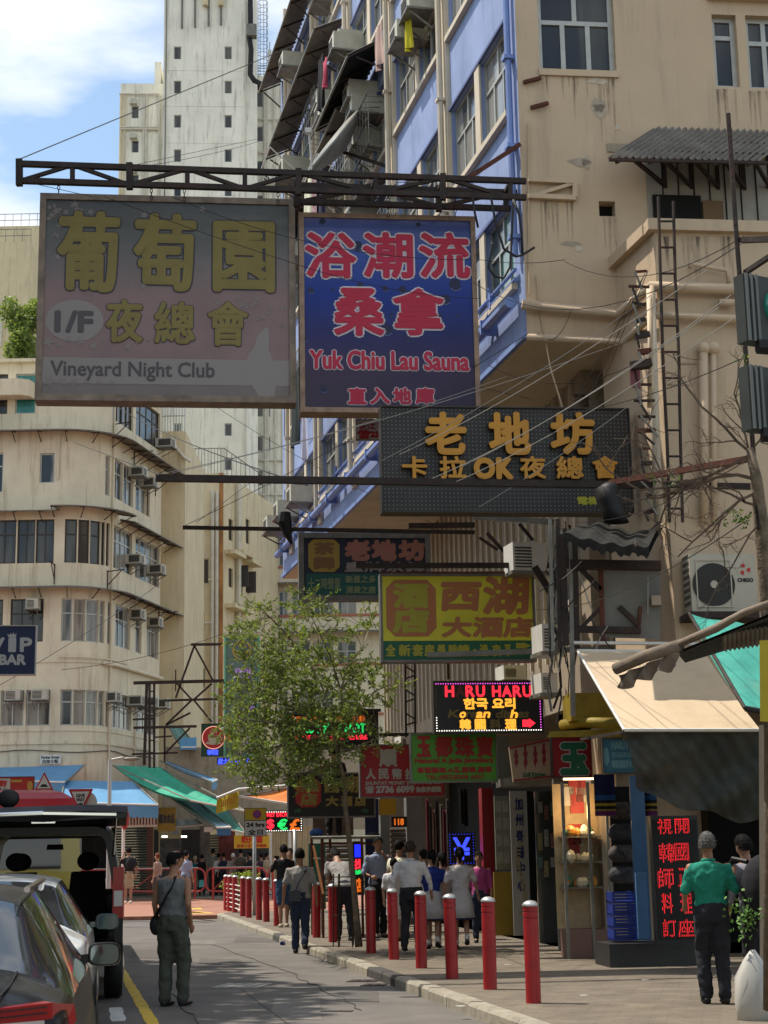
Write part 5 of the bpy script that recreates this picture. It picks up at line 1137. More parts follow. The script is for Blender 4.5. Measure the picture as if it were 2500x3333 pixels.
# long diagonal brackets
for a, b_, w, l in (((1740, 1845, 23), (1870, 2055, 23), .09, 'heavy diagonal brace right of the yellow hotel sign'), ((1585, 1735, 24.5), (1645, 1800, 24.5), .05, 'thin diagonal brace below the karaoke sign'), ((1560, 1750, 24.5), (1620, 1790, 24.5), .04, 'lower thin diagonal brace below the karaoke sign'), ((1690, 1705, 24), (1735, 1760, 24), .05, 'short diagonal brace beside the white box unit')):
    beam(a, b_, w, l)
# black cloth thing furled under beam 3
m = MB(); m.loft([[P(928, 1668, 26.4)+V((.09*cos(q), .09*sin(q), 0)) for q in [2*pi*i/8 for i in range(8)]], [P(926, 1700, 26.4)+V((.12*cos(q), .1*sin(q), 0)) for q in [2*pi*i/8 for i in range(8)]], [P(936, 1740, 26.4)+V((.07*cos(q), .06*sin(q), 0)) for q in [2*pi*i/8 for i in range(8)]], [P(949, 1772, 26.4)+V((.02*cos(q), .02*sin(q), 0)) for q in [2*pi*i/8 for i in range(8)]]])
m.build('umbrella', M_BLACK, label='furled black umbrella hanging from the thin beam left of the smaller karaoke sign', cat='umbrella')
# ---------------------------------------------------------------- old sign frame on the right (posts, rails, sheets)
fr_ = thing('sign_scaffold', P(1880, 2100, 20.3), 'tall rusty steel frame of an old sign, right of the yellow hotel sign', 'steel frame')
YF = 20.4
for (a, b_, w, mm) in (((1870, 1740), (1878, 2110), .07, M_STEEL), ((1955, 1850), (1962, 2100), .06, M_RUST), ((1830, 1740), (1842, 2100), .08, M_STEEL), ((1838, 1720), (1846, 1850), .05, M_STEEL), ((1858, 1745), (1865, 2330), .06, M_ZINC), ((1855, 1838), (2150, 1842), .12, M_STEEL), ((1870, 2048), (2085, 2052), .08, M_STEEL),
                       ((1885, 1845), (1955, 1920), .06, M_STEEL), ((1890, 2045), (1955, 1978), .05, M_STEEL), ((2015, 1975), (2080, 2035), .06, M_STEEL), ((2085, 1975), (2078, 2050), .04, M_RUST), ((1815, 1690), (1822, 2110), .05, M_STEEL), ((1790, 1690), (1800, 2120), .04, M_ZINC)):
    MB().bar(P(a[0], a[1], YF), P(b_[0], b_[1], YF), w).build('bar', mm, fr_)
MB().hexa([P(x, y, YF+q) for q in (.02, .05) for x, y in ((1962, 2075), (2150, 2080), (2150, 1848), (1962, 1845))]).build('sheet', mat('weathered_sheet', (.15, .15, .135, 1), .7, var=.25, vs=2, stain=.7, stcol=(.16, .10, .04, 1)), fr_)
u = P(2135, 1955, YF-.05); MB().box(u.x-.06, u.x+.06, u.y-.04, u.y+.04, u.z-.06, u.z+.06).build('switch_box', M_RECESS, fr_)
# mossy dark canopy and the black bin-liner shape above it
M_MOSS = mat('mossy_dark_canopy', (.013, .013, .010, 1), .95, var=.6, vs=8, bump=.9, bs=18)
ca = thing('old_canopy', P(1990, 1780, 20.2), 'sagging blackened canopy overgrown with moss, above the rusty sign frame', 'awning')
m = MB(); C1, C2, C3, C4 = P(1835, 1735, 19.5), P(2112, 1775, 19.5), P(2160, 1700, 20.9), P(1900, 1712, 20.9)
def can(a, b_): p = C1.lerp(C2, a).lerp(C4.lerp(C3, a), b_); return p+V((0, 0, .02*sin(a*25+b_*3)+.06*sin(a*7)*b_-.05*sin(a*3)))
m.sheet(can, 24, 8, .1); m.build('canopy_sheet', M_MOSS, ca)
m = MB(); m.sheet(lambda a, b_: C1.lerp(C2, a)+V((0, 0, .02*sin(a*25)-.05*sin(a*3)-.12*b_-.025*sin(a*60)*b_)), 30, 2); m.build('hanging_edge', M_MOSS, ca)
m = MB(); m.loft([[P(x, y, 20.3)+V((r*cos(2*pi*i/9)*(1+.2*sin(i*2)), r*sin(2*pi*i/9), 0)) for i in range(9)] for x, y, r in ((1985, 1572, .07), (1978, 1590, .14), (1985, 1630, .15), (1998, 1665, .13), (2010, 1700, .15))]); m.build('hanging_sack', M_BLACK, label='black sack hanging in front of the right part of the dark karaoke sign', cat='sack', smooth=True)
# large AC boxes by the frame
def acbox(x0, y0, x1, y1, Y, lab, mark=None, dep=.45):
    pl = plane_at((x0+x1)/2, (y0+y1)/2, Y, (1, .25)); a, b_, c, d = pl.rect(x0, y0, x1, y1); t = thing('air_conditioner', pl.w((a+b_)/2, c), lab, 'air conditioner', 'box units among the sign frames')
    MB().pbox(pl, a, b_, c, d, -dep, 0).build('casing', M_WHITE, t); g = MB()
    for k in range(7): g.pbox(pl, a+.03, a+(b_-a)*.55, c+.05+k*(d-c-.1)/7, c+.05+(k+.5)*(d-c-.1)/7, 0, .008)
    g.build('grille', M_ACG, t); MB().pbox(pl, a-.03, b_+.03, c-.05, c, -dep, .03).build('shelf', M_ZINC, t)
    if mark: MB().text(mark, pl, a+(b_-a)*.62, a+(b_-a)*.92, c+(d-c)*.6, c+(d-c)*.85, .006, .004).build('lettering', mat('logo_red', (.45, .02, .02, 1), .5), t)
acbox(1670, 1765, 1780, 1858, 24.0, 'large pale box unit above the right part of the yellow hotel sign'); acbox(1765, 2030, 1808, 2120, 22.5, 'tall pale box unit with a red mark right of the yellow hotel sign', 'G')
acbox(1640, 2165, 1712, 2212, 26, 'pale box unit directly above the lit restaurant sign'); acbox(1762, 2190, 1815, 2255, 23, 'pale box unit right of the lit restaurant sign'); acbox(1305, 2395, 1335, 2430, 29, 'small pale unit above the red exchange sign')
# CHIGO condenser
t = thing('air_conditioner', PJ.w(*PJ.px(2330, 2010), .2), 'big condenser unit with a round fan and red logo on the projecting block', 'air conditioner')
a, b_, c, d = PJ.rect(2218, 1822, 2428, 2008); M_CH = mat('condenser_casing', (.42, .39, .31, 1), .5, var=.1, vs=3, stain=.3)
Q = Pl(PJ.w(0, 0, .42), PJ.u)
MB().pbox(PJ, a, b_, c, d, .05, .42).build('casing', M_CH, t)
fx = a+(b_-a)*.345; fz = c+(d-c)*.47; R_ = (d-c)*.37
m = MB(); s0 = a+(b_-a)*.08; s1 = a+(b_-a)*.62
for k in range(11): m.disc(Q, fx, fz, R_*(1-k/12), .012+.001*k, 28, ri=R_*(1-k/12)-.009)
m.build('fan_grille', M_ACG, t); MB().disc(Q, fx, fz, R_*1.0, .004, 28).build('fan_opening', M_BLACK, t); MB().disc(Q, fx, fz, .05, .03, 14).build('fan_hub', M_CH, t)
m = MB(); m.pbox(Q, s0, s1, c+.06, c+.075, 0, .015); m.pbox(Q, s0, s1, d-.09, d-.075, 0, .015); m.pbox(Q, s0, s0+.015, c+.075, d-.09, 0, .015); m.pbox(Q, s1-.015, s1, c+.075, d-.09, 0, .015); m.build('fan_surround', M_CH, t)
M_LOGO = mat('logo_red', (.45, .02, .02, 1), .5); lx = a+(b_-a)*.83; lz = d-.2
for k in range(3):
    an = pi/2+k*2*pi/3; m = MB(); m.poly([Q.w(lx+.075*cos(an+j*.28)*(1.0 if j < 4 else .45), lz+.075*sin(an+j*.28)*(1.0 if j < 4 else .45), .006) for j in (0, 1, 2, 3)]+[Q.w(lx+.028*cos(an+j*.28), lz+.028*sin(an+j*.28), .006) for j in (3, 1, -1)]); m.build('logo_petal', M_LOGO, t)
MB().text('CHIGO', Q, lx-.1, lx+.1, lz-.16, lz-.115, .006, .004).build('lettering', M_INK, t)
m = MB()
for k in range(8): m.quad(PJ.w(a-.004, c+.1+k*.085, .38), PJ.w(a-.004, c+.1+k*.085, .12), PJ.w(a-.004, c+.15+k*.085, .12), PJ.w(a-.004, c+.15+k*.085, .38))
m.build('side_vent', M_ACG, t); MB().pbox(PJ, a-.05, b_+.1, c-.08, c, 0, .5).build('shelf', M_STEEL, t)
# lattice, ladder, pole at the right
lad = thing('wall_ladder', P(2170, 1700, 20.4), 'tall rusty ladder in front of the projecting block', 'ladder')
m1 = [(2143, 640), (2150, 900), (2158, 1160), (2172, 1440), (2180, 1700)]; m2 = [(2192, 655), (2198, 900), (2210, 1160), (2215, 1440), (2222, 1700)]
for mm in (m1, m2): MB().tube([P(x, y, 20.35) for x, y in mm], .022, 5).build('rail', M_STEEL, lad)
for k in range(12):
    y = 720+k*85; f = (y-640)/1060; MB().tube([P(2143+37*f, y, 20.35), P(2193+29*f, y, 20.35)], .016, 5).build('rung', M_STEEL, lad)
MB().tube([P(2370, 370, 13.5), P(2398, 780, 13.5), P(2440, 1310, 13.5), P(2470, 1720, 13.5)], .022, 6).build('steel_pole', M_STEEL, label='tall thin rusty pole leaning at the right, in front of the beige wall', cat='pole')
beam((2425, 888, 13.5), (2510, 832, 13.2), .04, 'short dark steel arm at the right edge, beside the leaning pole'); beam((2412, 782, 13.5), (2510, 778, 13.2), .05, 'short level dark arm at the right edge, just under the terrace')
# traffic signals at right edge
M_TL = mat('signal_housing', (.04, .045, .043, 1), .5, var=.2); M_TLG = mat('signal_lens', (.02, .22, .16, 1), .15, coat=1)
for (x0, y0, x1, y1, lab, dome) in ((2425, 900, 2540, 1115, 'grey traffic signal housing with a big green dome at the right edge', 1), (2440, 1195, 2540, 1400, 'lower dark traffic signal housing at the right edge', 0)):
    pl = plane_at((x0+x1)/2, (y0+y1)/2, 12.6, (1, .5)); a, b_, c, d = pl.rect(x0, y0, x1, y1); t = thing('traffic_signal', pl.w((a+b_)/2, c), lab, 'traffic signal', 'traffic signals at the right edge')
    MB().pbox(pl, a, b_, c, d, -.12, 0).build('housing', M_TL, t)
    for k in range(3): MB().pbox(pl, a+.01+k*.05, a+.035+k*.05, c, d, 0, .02).build('ridge', mat('signal_grey', (.13, .14, .135, 1), .5), t)
    if dome:
        cc = pl.w(b_-.02, (c+d)/2+.03, .02); MB().ball(cc, .17, .1, .17, 16, 10).build('green_dome', M_TLG, t, smooth=True)
    else:
        MB().tube([pl.w(b_-.1, c+.05, .05), pl.w(b_-.08, d-.15, .09), pl.w(b_-.0, d-.05, .12)], .025, 6).build('visor', M_TLG, t)
    m = MB().tube([pl.w(a+.1, c-.04, 0), pl.w(b_, c-.06, .1)], .06, 8); m.build('bracket', M_BLACK, t)
# ---------------------------------------------------------------- canopies at lower right
M_CANV = mat('sand_canvas', (.60, .46, .31, 1), .8, var=.05, vs=3, stain=.35, stcol=(.3, .2, .12, 1), bump=.15, bs=20)
t = thing('sand_awning', P(2200, 2380, 19.6), 'sand coloured sloping canvas awning with white edges, above the man in the green shirt', 'awning')
a0, a1, b0, b1 = P(1880, 2118, 20.3), P(2292, 2122, 20.3), P(2032, 2376, 18.4), P(2476, 2376, 18.4)
m = MB(); m.sheet(lambda a, b_: a0.lerp(a1, a).lerp(b0.lerp(b1, a), b_)-V((0, 0, .03*sin(pi*b_)*(1+.3*sin(a*9)))), 14, 10, .012); m.build('canvas', M_CANV, t, smooth=True)
MB().tube([a0, a1], .02, 6).build('top_bar', M_WHITE, t); MB().tube([b0, b1], .022, 6).build('front_bar', M_WHITE, t); MB().tube([a0, b0], .018, 6).build('side_bar', M_WHITE, t)
m = MB(); c0, c1 = P(1868, 2092, 20.35), P(2288, 2096, 20.35); m.tube([c0, c1], .022, 6); m.build('upper_bar', M_WHITE, t)
for k in range(4): q = k/3; MB().bar(b0.lerp(b1, q)-V((0, 0, .02)), a0.lerp(a1, q)-V((0, 0, 1.1)), .03).build('support_arm', M_STEEL, t)
# splash stain
# green awning behind
M_GTARP = mat('teal_tarp', (.06, .35, .28, 1), .6, var=.2, vs=3, stain=.3, stcol=(.3, .22, .1, 1))
t = thing('green_awning', P(2400, 2300, 18), 'teal green tarpaulin awning at the right, behind the sand one', 'awning')
g0, g1, g2, g3 = P(2243, 1996, 18.6), P(2540, 2060, 18.6), P(2425, 2306, 16.6), P(2560, 2330, 16.6)
MB().sheet(lambda a, b_: g0.lerp(g1, a).lerp(g2.lerp(g3, a), b_)-V((0, 0, .05*sin(pi*b_)+.02*sin(9*a+4*b_))), 10, 12, .01).build('canvas', M_GTARP, t, smooth=True)
MB().tube([g0, g2], .02, 6).build('side_bar', M_STEEL, t); MB().tube([g2, g3], .03, 6).build('front_bar', M_BLACK, t)
# foreground stall canopy with a rolled edge
M_ROLL = mat('brown_canvas', (.20, .155, .115, 1), .85, var=.2, vs=5, stain=.4, bump=.5, bs=14)
t = thing('stall_canopy', P(2300, 2150, 13.2), 'near stall canopy with rolled brown canvas edge slanting across the lower right', 'canopy')
m = MB(); m.tube([P(2003, 2178, 13.6), P(2100, 2136, 13.4), P(2218, 2100, 13.2)], [.05, .052, .055], 10); m.build('rolled_edge', M_ROLL, t, smooth=True)
m = MB(); m.tube([P(2205, 2098, 13.2), P(2330, 2045, 12.9), P(2420, 1995, 12.7), P(2560, 1945, 12.4)], [.03, .035, .03, .03], 8); m.build('canopy_pole', M_ROLL, t, smooth=True)
m = MB(); E0, E1 = P(2012, 2198, 13.6), P(2205, 2120, 13.2)
m.sheet(lambda a, b_: E0.lerp(E1, a)+V((0, 0, -.13*b_*(.75+.35*abs(sin(a*9))) + .0))+V((.02*sin(b_*4+a*20), .03*sin(a*25), 0)), 30, 5); m.build('frayed_flap', M_ROLL, t, smooth=True)
m = MB(); r0, r1, r2_, r3_ = P(2205, 2120, 13.2), P(2560, 1975, 12.4), P(2230, 2150, 14.6), P(2560, 2050, 14.6); m.sheet(lambda a, b_: r0.lerp(r1, a).lerp(r2_.lerp(r3_, a), b_), 8, 3, .02); m.build('canopy_underside', M_MOSS, t)
m = MB(); corrugated(m, P(2350, 2062, 12.9), P(2560, 2030, 12.9), P(2352, 2120, 13.4), 14, .012); m.build('corrugated_strip', M_ZINC, t)
# yellow board right edge
MB().hexa([P(x, y, 12.5+q) for q in (.06, 0) for x, y in ((2474, 2348), (2560, 2352), (2560, 2080), (2472, 2085))]).build('yellow_board', mat('yellow_board_paint', (.42, .32, .012, 1), .6, var=.1), label='plain yellow board cut off by the right edge', cat='board')
MB().hexa([P(x, y, 15.0+q) for q in (.5, 0) for x, y in ((2474, 3340), (2580, 3350), (2580, 2360), (2470, 2360))]).build('stone_pillar', M_RECESS, label='pale stone clad pillar at the right edge under the yellow board', cat='pillar')
# hanging plastic sheet
M_PLAS = mat('dark_plastic_sheet', (.045, .05, .042, 1), .6, var=.5, vs=2.5, stain=.5, stcol=(.12, .07, .05, 1), alpha=.88, spec=.25)
m = MB(); h0, h1 = P(2035, 2382, 18.45), P(2478, 2382, 18.45)
def hang(a, b_):
    bot = P(2075+a*400, 2560+110*min(1, a*1.2)**.6, 18.6); p = h0.lerp(h1, a).lerp(bot, b_); return p+V((0, .09*sin(a*7+b_*8)*b_+.05*sin((a+b_*.7)*19)*(.3+.7*b_)+.02*sin((a-b_*.4)*47), .03*sin(a*13)*b_))
m.sheet(hang, 36, 12); m.build('plastic_sheet', M_PLAS, label='dark translucent plastic sheet hanging in folds under the sand awning', cat='plastic sheet', smooth=True)
# ---------------------------------------------------------------- shop fronts on the right
def panel(x0, y0, x1, y1, Y, m_, nm, lab, cat, d=(-.2, 1), th=.05, fr=None, flat=True):
    pl = plane_at((x0+x1)/2, (y0+y1)/2, Y, (1, .11) if flat else d); a, b_, c, e = pl.rect(x0, y0, x1, y1)
    return pl, (a, b_, c, e), MB().pbox(pl, a, b_, c, e, -th, 0).build(nm, m_, label=lab, cat=cat)
M_WARM = emi('warm_case_light', (1, .62, .25, 1), .55)
# jewellery display case in glass, lit
sc = thing('display_case', G(1910, 3100, .12), 'tall glass jewellery display case glowing with warm light', 'display case')
PD = plane_at(1910, 2815, 23.1, (1, .11))
a, b_, c, e = PD.rect(1836, 2545, 1988, 3085); 
for u in (a, a+(b_-a)*.55, b_-.04): MB().pbox(PD, u, u+.04, .12, e, -.04, 0).build('post', M_ZINC, sc)
MB().pbox(PD, a+.04, b_-.04, .12, .5, -.6, -.01).build('plinth', mat('plinth_brown', (.16, .09, .07, 1), .6), sc)
MB().quad(PD.w(a, .5, -.6), PD.w(b_, .5, -.6), PD.w(b_, e, -.6), PD.w(a, e, -.6)).build('back_panel', mat('cream_backing', (.45, .33, .18, 1), .7, var=.2, vs=6), sc)
for z in (1.05, 1.4, 1.75): MB().pbox(PD, a+.05, b_-.05, z, z+.02, -.58, -.25).build('shelf', M_ZINC, sc)
rs = random.Random(3); mj = [mat('jade', (.10, .28, .14, 1), .25), mat('amber_piece', (.55, .25, .05, 1), .3), mat('ivory_piece', (.6, .55, .4, 1), .4), mat('card_white', (.55, .5, .4, 1), .6), mat('card_red', (.4, .04, .03, 1), .6)]
for i in range(64):
    z = rs.choice((1.07, 1.42, 1.77)); u = rs.uniform(a+.1, b_-.15); d_ = -rs.uniform(.28, .5); s = rs.uniform(.025, .07)
    MB().ball(PD.w(u, z+s, d_), s, s, s*rs.uniform(.7, 1.6), 7, 5).build('ornament', rs.choice(mj[:3]), sc)
for i in range(9):
    z = rs.uniform(1.5, 2.5); u = rs.uniform(a+.1, b_-.3); MB().pbox(PD, u, u+rs.uniform(.1, .2), z, z+rs.uniform(.15, .28), -.595, -.575).build('card', rs.choice(mj[3:]), sc)
lt = bpy.data.lights.new('case_light', 'POINT'); lt.energy = 10; lt.color = (1, .66, .32); lt.shadow_soft_size = .12; lo = bpy.data.objects.new('case_light', lt); COL.objects.link(lo); lo.parent = sc; lo.location = PD.w((a+b_)/2, 2.1, -.15)-ORG[sc.name]
MB().pbox(PD, a+.1, b_-.1, 2.55, 2.58, -.3, -.24).build('lamp_tube', emi('tube_glow', (1, .75, .45, 1), 1.5), sc)
MB().quad(PD.w(a, .5, -.02), PD.w(b_, .5, -.02), PD.w(b_, e, -.02), PD.w(a, e, -.02)).build('glass', mat('clear_glass', (.03, .035, .035, 1), .02, trans=0, alpha=.13, spec=.8), sc)
panel(1812, 2535, 1834, 3092, 25.1, M_ZINC, 'metal_pillar', 'round-edged metal pillar left of the glowing display case', 'pillar', th=.12)
panel(1748, 2575, 1812, 3070, 27.0, mat('mirror_panel', (.16, .17, .16, 1), .12, .6, var=.3, vs=1), 'glass_panel', 'smeary glass panel between the white clinic banner and the metal pillar', 'glass panel')
panel(1722, 2575, 1748, 3060, 28.0, M_DARK, 'door_gap', 'dark narrow doorway beside the white clinic banner', 'doorway')
# white clinic banner with blue characters and a spine picture
pl, rr, o = panel(1666, 2575, 1724, 3045, 28.6, mat('banner_white', (.42, .40, .36, 1), .7, var=.06), 'clinic_banner', 'tall white banner with blue characters and a drawn spine', 'banner', th=.02)
bn = o; a, b_, c, e = rr; NB = mat('navy_print', (.02, .02, .12, 1), .6)
for i, ch in enumerate('加州脊醫中心'):
    zc = e-.22-i*.272; MB().text(ch, pl, a+.09, b_-.09, zc-.1, zc+.1, .006, .006).build('lettering', NB, bn)
for i in range(20):
    z = c+.35+i*.062; x = (a+b_)/2+.05*sin(i*.33); MB().pbox(pl, x-.04, x+.04, z, z+.035, 0, .012).build('vertebra', mat('bone_print', (.42, .33, .16, 1), .6), bn)
# notices, yellow and red boards
pl, rr, o = panel(1612, 2590, 1664, 2830, 29.6, mat('notice_board', (.20, .20, .16, 1), .6, var=.15), 'notice_board', 'board of small notices left of the white clinic banner', 'notice board')
a, b_, c, e = rr
for i in range(4):
    for j in range(2):
        MB().pbox(pl, a+.02+j*.13, a+.12+j*.13, c+.1+i*.3, c+.3+i*.3, 0, .008).build('notice', mat('paper', (.30, .30, .27, 1), .8, var=.2, vs=14), o)
panel(1610, 2838, 1668, 3045, 29.4, mat('mustard_board', (.27, .18, .018, 1), .6, var=.1), 'yellow_board', 'dull yellow board under the notice board', 'board')
panel(1574, 2565, 1611, 3025, 30.6, mat('red_pillar_paint', (.22, .008, .012, 1), .5, var=.1), 'red_pillar', 'dark red shop pillar left of the yellow board', 'pillar', th=.35)
# blue yuan LED, grey pillar, shutter, dark interiors further on
pl, rr, o = panel(1460, 2710, 1546, 2815, 31.5, M_LEDB, 'led_board', 'dark board with a blue lit yuan symbol behind the schoolgirls', 'led sign', th=.1)
a, b_, c, e = rr; MB().text('¥', pl, a+.1, b_-.1, c+.1, e-.1, .01, .012).build('lettering', emi('led_blue2', (.04, .07, 1, 1), 1.0), o)
led_border(o, pl, (a, b_, c, e), [emi('led_blue3', (.02, .05, .8, 1), .7)]*3, step=.05, s=.008)
M_SHUT = mat('roller_shutter', (.12, .095, .08, 1), .5, .2, var=.15)
def shutter(x0, y0, x1, y1, Y, lab, m_=M_SHUT, d=(1, .11), n=None):
    pl = plane_at((x0+x1)/2, (y0+y1)/2, Y, d); a, b_, c, e = pl.rect(x0, y0, x1, y1); t = thing('roller_shutter', pl.w((a+b_)/2, c), lab, 'shutter'); n = n or int((e-c)/.1)
    for k in range(n):
        z0, z1 = c+(e-c)*k/n, c+(e-c)*(k+.86)/n; m = MB(); m.loft([[pl.w(u, z0, 0), pl.w(u, (z0+z1)/2, .03), pl.w(u, z1, 0), pl.w(u, z1, -.03), pl.w(u, z0, -.03)] for u in (a, b_)]); m.build('slat', m_, t)
    return t
shutter(1272, 2690, 1324, 2990, 31.6, 'dark roller shutter behind the man in the blue shirt')
shutter(1060, 2742, 1150, 2935, 34.0, 'brown roller shutter behind the trestle'); 
panel(1326, 2560, 1378, 3010, 31.4, mat('grey_pillar_paint', (.17, .16, .155, 1), .6, var=.12), 'grey_pillar', 'plain grey shop pillar behind the white shirted man', 'pillar', th=.4)
panel(1240, 2590, 1270, 2985, 32.0, mat('grey_pillar_paint2', (.19, .20, .19, 1), .6, var=.12), 'grey_pillar', 'narrow grey post behind the man in the blue shirt', 'pillar', th=.3)
panel(1190, 2600, 1240, 2950, 33.4, mat('navy_shopfront', (.008, .01, .05, 1), .5), 'navy_panel', 'dark navy shop panel behind the man in the blue shirt', 'panel')
pl, rr, o = panel(1236, 2600, 1290, 2652, 31.0, mat('amber_box', (.42, .24, .012, 1), .5), 'yellow_sign', 'small plain yellow sign box under the red exchange sign', 'sign', th=.2)
pl, rr, o = panel(1274, 2658, 1324, 2692, 31.2, M_LEDB, 'led_board', 'small lit number board above the dark shutter', 'led sign', th=.1); a, b_, c, e = rr
MB().text('118', pl, a+.06, b_-.06, c+.04, e-.04, .01, .006).build('lettering', LO, o)
pl, rr, o = panel(1150, 2738, 1184, 2912, 31.8, M_LEDB, 'led_board', 'upright lit board, bright blue on top with red and orange characters below', 'led sign', th=.1); a, b_, c, e = rr
MB().pbox(pl, a+.03, b_-.03, c+(e-c)*.7, e-.04, 0, .012).build('blue_screen', emi('screen_blue', (.01, .02, 1, 1), 1.3), o)
MB().text('找', pl, a+.03, b_-.03, c+(e-c)*.48, c+(e-c)*.66, .012, .01).build('lettering', LR, o); MB().text('換', pl, a+.03, b_-.03, c+(e-c)*.38, c+(e-c)*.46, .012, .006).build('lettering', LG, o); MB().text('店', pl, a+.03, b_-.03, c+(e-c)*.05, c+(e-c)*.3, .012, .012).build('lettering', LO, o)
# clothes in the dark interior
rs = random.Random(11)
for i in range(7):
    x = 1392+i*11; Mx = [(.22, .05, .07, 1), (.12, .10, .09, 1), (.28, .14, .15, 1), (.08, .06, .08, 1), (.20, .17, .14, 1)][i % 5]
    pl = plane_at(x, 2700, 32.2+i*.05, (1, .3)); a, b_, c, e = pl.rect(x-5, 2600+(i % 3)*18, x+5, 2790+(i % 2)*30)
    MB().sheet(lambda p, q: pl.w(a+(b_-a)*p, e+(c-e)*q, .03*sin(p*9+i)), 5, 4, .01).build('hanging_garment', mat('garment_%d' % (i % 5), Mx, .9), label='garment hanging in the dark shop behind the schoolchildren, number %s from the pillar' % ('one two three four five six seven'.split()[i]), cat='garment', group='garments in the dark shop')
for x in (1500, 1515): 
    pl = plane_at(x, 2620, 30.5, (1, .2)); a, b_, c, e = pl.rect(x-6, 2565, x+8, 2680+(x-1500)*.5); MB().sheet(lambda p, q: pl.w(a+(b_-a)*p, e+(c-e)*q, .03*sin(p*9+x)), 5, 4, .01).build('hanging_garment', M_BLACK, label='black garment hung above the blue yuan sign, %s one' % ('left' if x == 1500 else 'right'), cat='garment', group='black garments over the yuan sign')
# red LED character board and shop base at the right
pl, rr, o = panel(2128, 2655, 2282, 3072, 20.6, M_LEDB, 'led_board', 'tall black board with broken red lit characters beside the man in green', 'led sign', th=.12)
a, b_, c, e = rr; RL = emi('led_red_dots', (1, .02, .03, 1), .5)
def ledchar(ch, x0, y0, x1, y1):
    u0, u1, z0, z1 = pl.rect(x0, y0, x1, y1); MB().text(ch, pl, u0, u1, z0, z1, .012, .003).build('lettering', RL, o)
y_ = lambda y: 2400+y*.5425; x_ = lambda x: 1600+x*.5425
for ch, x0, x1, y0, y1 in (('視', 995, 1080, 490, 580), ('開', 1100, 1182, 490, 575), ('韓', 1005, 1095, 635, 750), ('國', 1100, 1180, 635, 740), ('師', 998, 1092, 785, 905), ('正', 1120, 1188, 785, 895), ('料', 1022, 1085, 935, 1055), ('理', 1130, 1200, 935, 1055), ('訂', 1028, 1108, 1092, 1195), ('座', 1118, 1215, 1092, 1195)): ledchar(ch, x_(x0), y_(y0), x_(x1), y_(y1))
mb = MB()
for i in range(26): u = a+.03+(b_-a-.06)*i/25; mb.pbox(pl, u, u+.0105, c+.05, e-.05, .013, .016)
mb.build('board_louvre', M_LEDB, o, kind='stuff')
pl, rr, o = panel(1985, 3070, 2275, 3165, 21.3, mat('dark_plinth', (.02, .02, .02, 1), .5, var=.3), 'shop_step', 'low dark shop step below the red lit character board', 'step', th=.8)
panel(2062, 2525, 2108, 3060, 21.8, mat('blue_door_paint', (.035, .10, .21, 1), .5, var=.2), 'blue_door', 'blue painted door panel left of the red lit character board', 'door')
panel(2074, 2840, 2110, 3055, 21.4, mat('light_blue_board', (.07, .16, .30, 1), .5, var=.1), 'blue_board', 'light blue board leaning against the blue door', 'board')
# stacked blue crates
M_CRATE = mat('blue_crate', (.01, .03, .22, 1), .45)
pl = plane_at(2035, 3050, 21.6); a, b_, c, e = pl.rect(1996, 2900, 2072, 3062); n_ = 4
for k in range(n_):
    z0 = c+(e-c)*k/n_; z1 = c+(e-c)*(k+.94)/n_; t = thing('crate', pl.w((a+b_)/2, z0, -.15), ('bottom', 'second', 'third', 'top')[k]+' blue plastic crate of the stack left of the blue door', 'crate', 'stacked blue crates')
    MB().pbox(pl, a, b_, z0, z0+.03, -.35, 0).build('floor', M_CRATE, t)
    for q in range(3): zz = z0+.03+(z1-z0-.03)*q/3; MB().pbox(pl, a, b_, zz+.012, zz+(z1-z0)/3-.01, -.02, 0).build('slat', M_CRATE, t)
    for u in (a, b_-.03): MB().pbox(pl, u, u+.03, z0, z1, -.35, .005).build('corner', M_CRATE, t)
# dark rack of goods and striped cloths
panel(1990, 2560, 2062, 2905, 22.6, M_DARK, 'goods_rack', 'dark backing of the goods rack right of the display case', 'panel')
for i, z in enumerate((2640, 2710, 2780, 2850)):
    pl = plane_at(2026, z, 22.3); a, b_, c, e = pl.rect(1994, z-28, 2060, z+26); MB().ball(pl.w((a+b_)/2, (c+e)/2, 0), (b_-a)*.72, .12, (e-c)*.62, 14, 8, z0=-.8, z1=.85).build('wrapped_goods', mat('goods_%d' % (i % 2), ((.06, .05, .045, 1), (.03, .03, .035, 1))[i % 2], .8, var=.9, vs=14, bump=.8, stain=.8, stcol=(.14, .12, .11, 1)), label='wrapped bundle on the dark goods rack, %s from the top' % ('first', 'second', 'third', 'fourth')[i], cat='bundle', group='bundles on the goods rack', smooth=True)
stripes = [((.01, .012, .06, 1), 0, .5), ((.02, .08, .22, 1), .5, .62), ((.008, .008, .01, 1), .62, .7), ((.35, .25, .03, 1), .7, .76), ((.008, .008, .01, 1), .76, .84), ((.30, .22, .03, 1), .84, .88), ((.12, .02, .10, 1), .88, 1)]
for (x0, x1, nm_) in ((1935, 2000, 'left'), (2070, 2140, 'right')):
    pl = plane_at((x0+x1)/2, 2590, 21.9); a, b_, c, e = pl.rect(x0, 2520, x1, 2655); t = thing('striped_cloth', pl.w((a+b_)/2, c), 'dark blue cloth with bright stripes hung over the shop, %s one' % nm_, 'cloth', 'striped cloths over the shop')
    for col, s0, s1 in stripes: MB().sheet(lambda p, q: pl.w(a+(b_-a)*p, e+(c-e)*(s0+(s1-s0)*q), .04*sin(p*8+x0)), 8, 2, .004).build('stripe', mat('stripe_%g' % s0, col, .85), t)
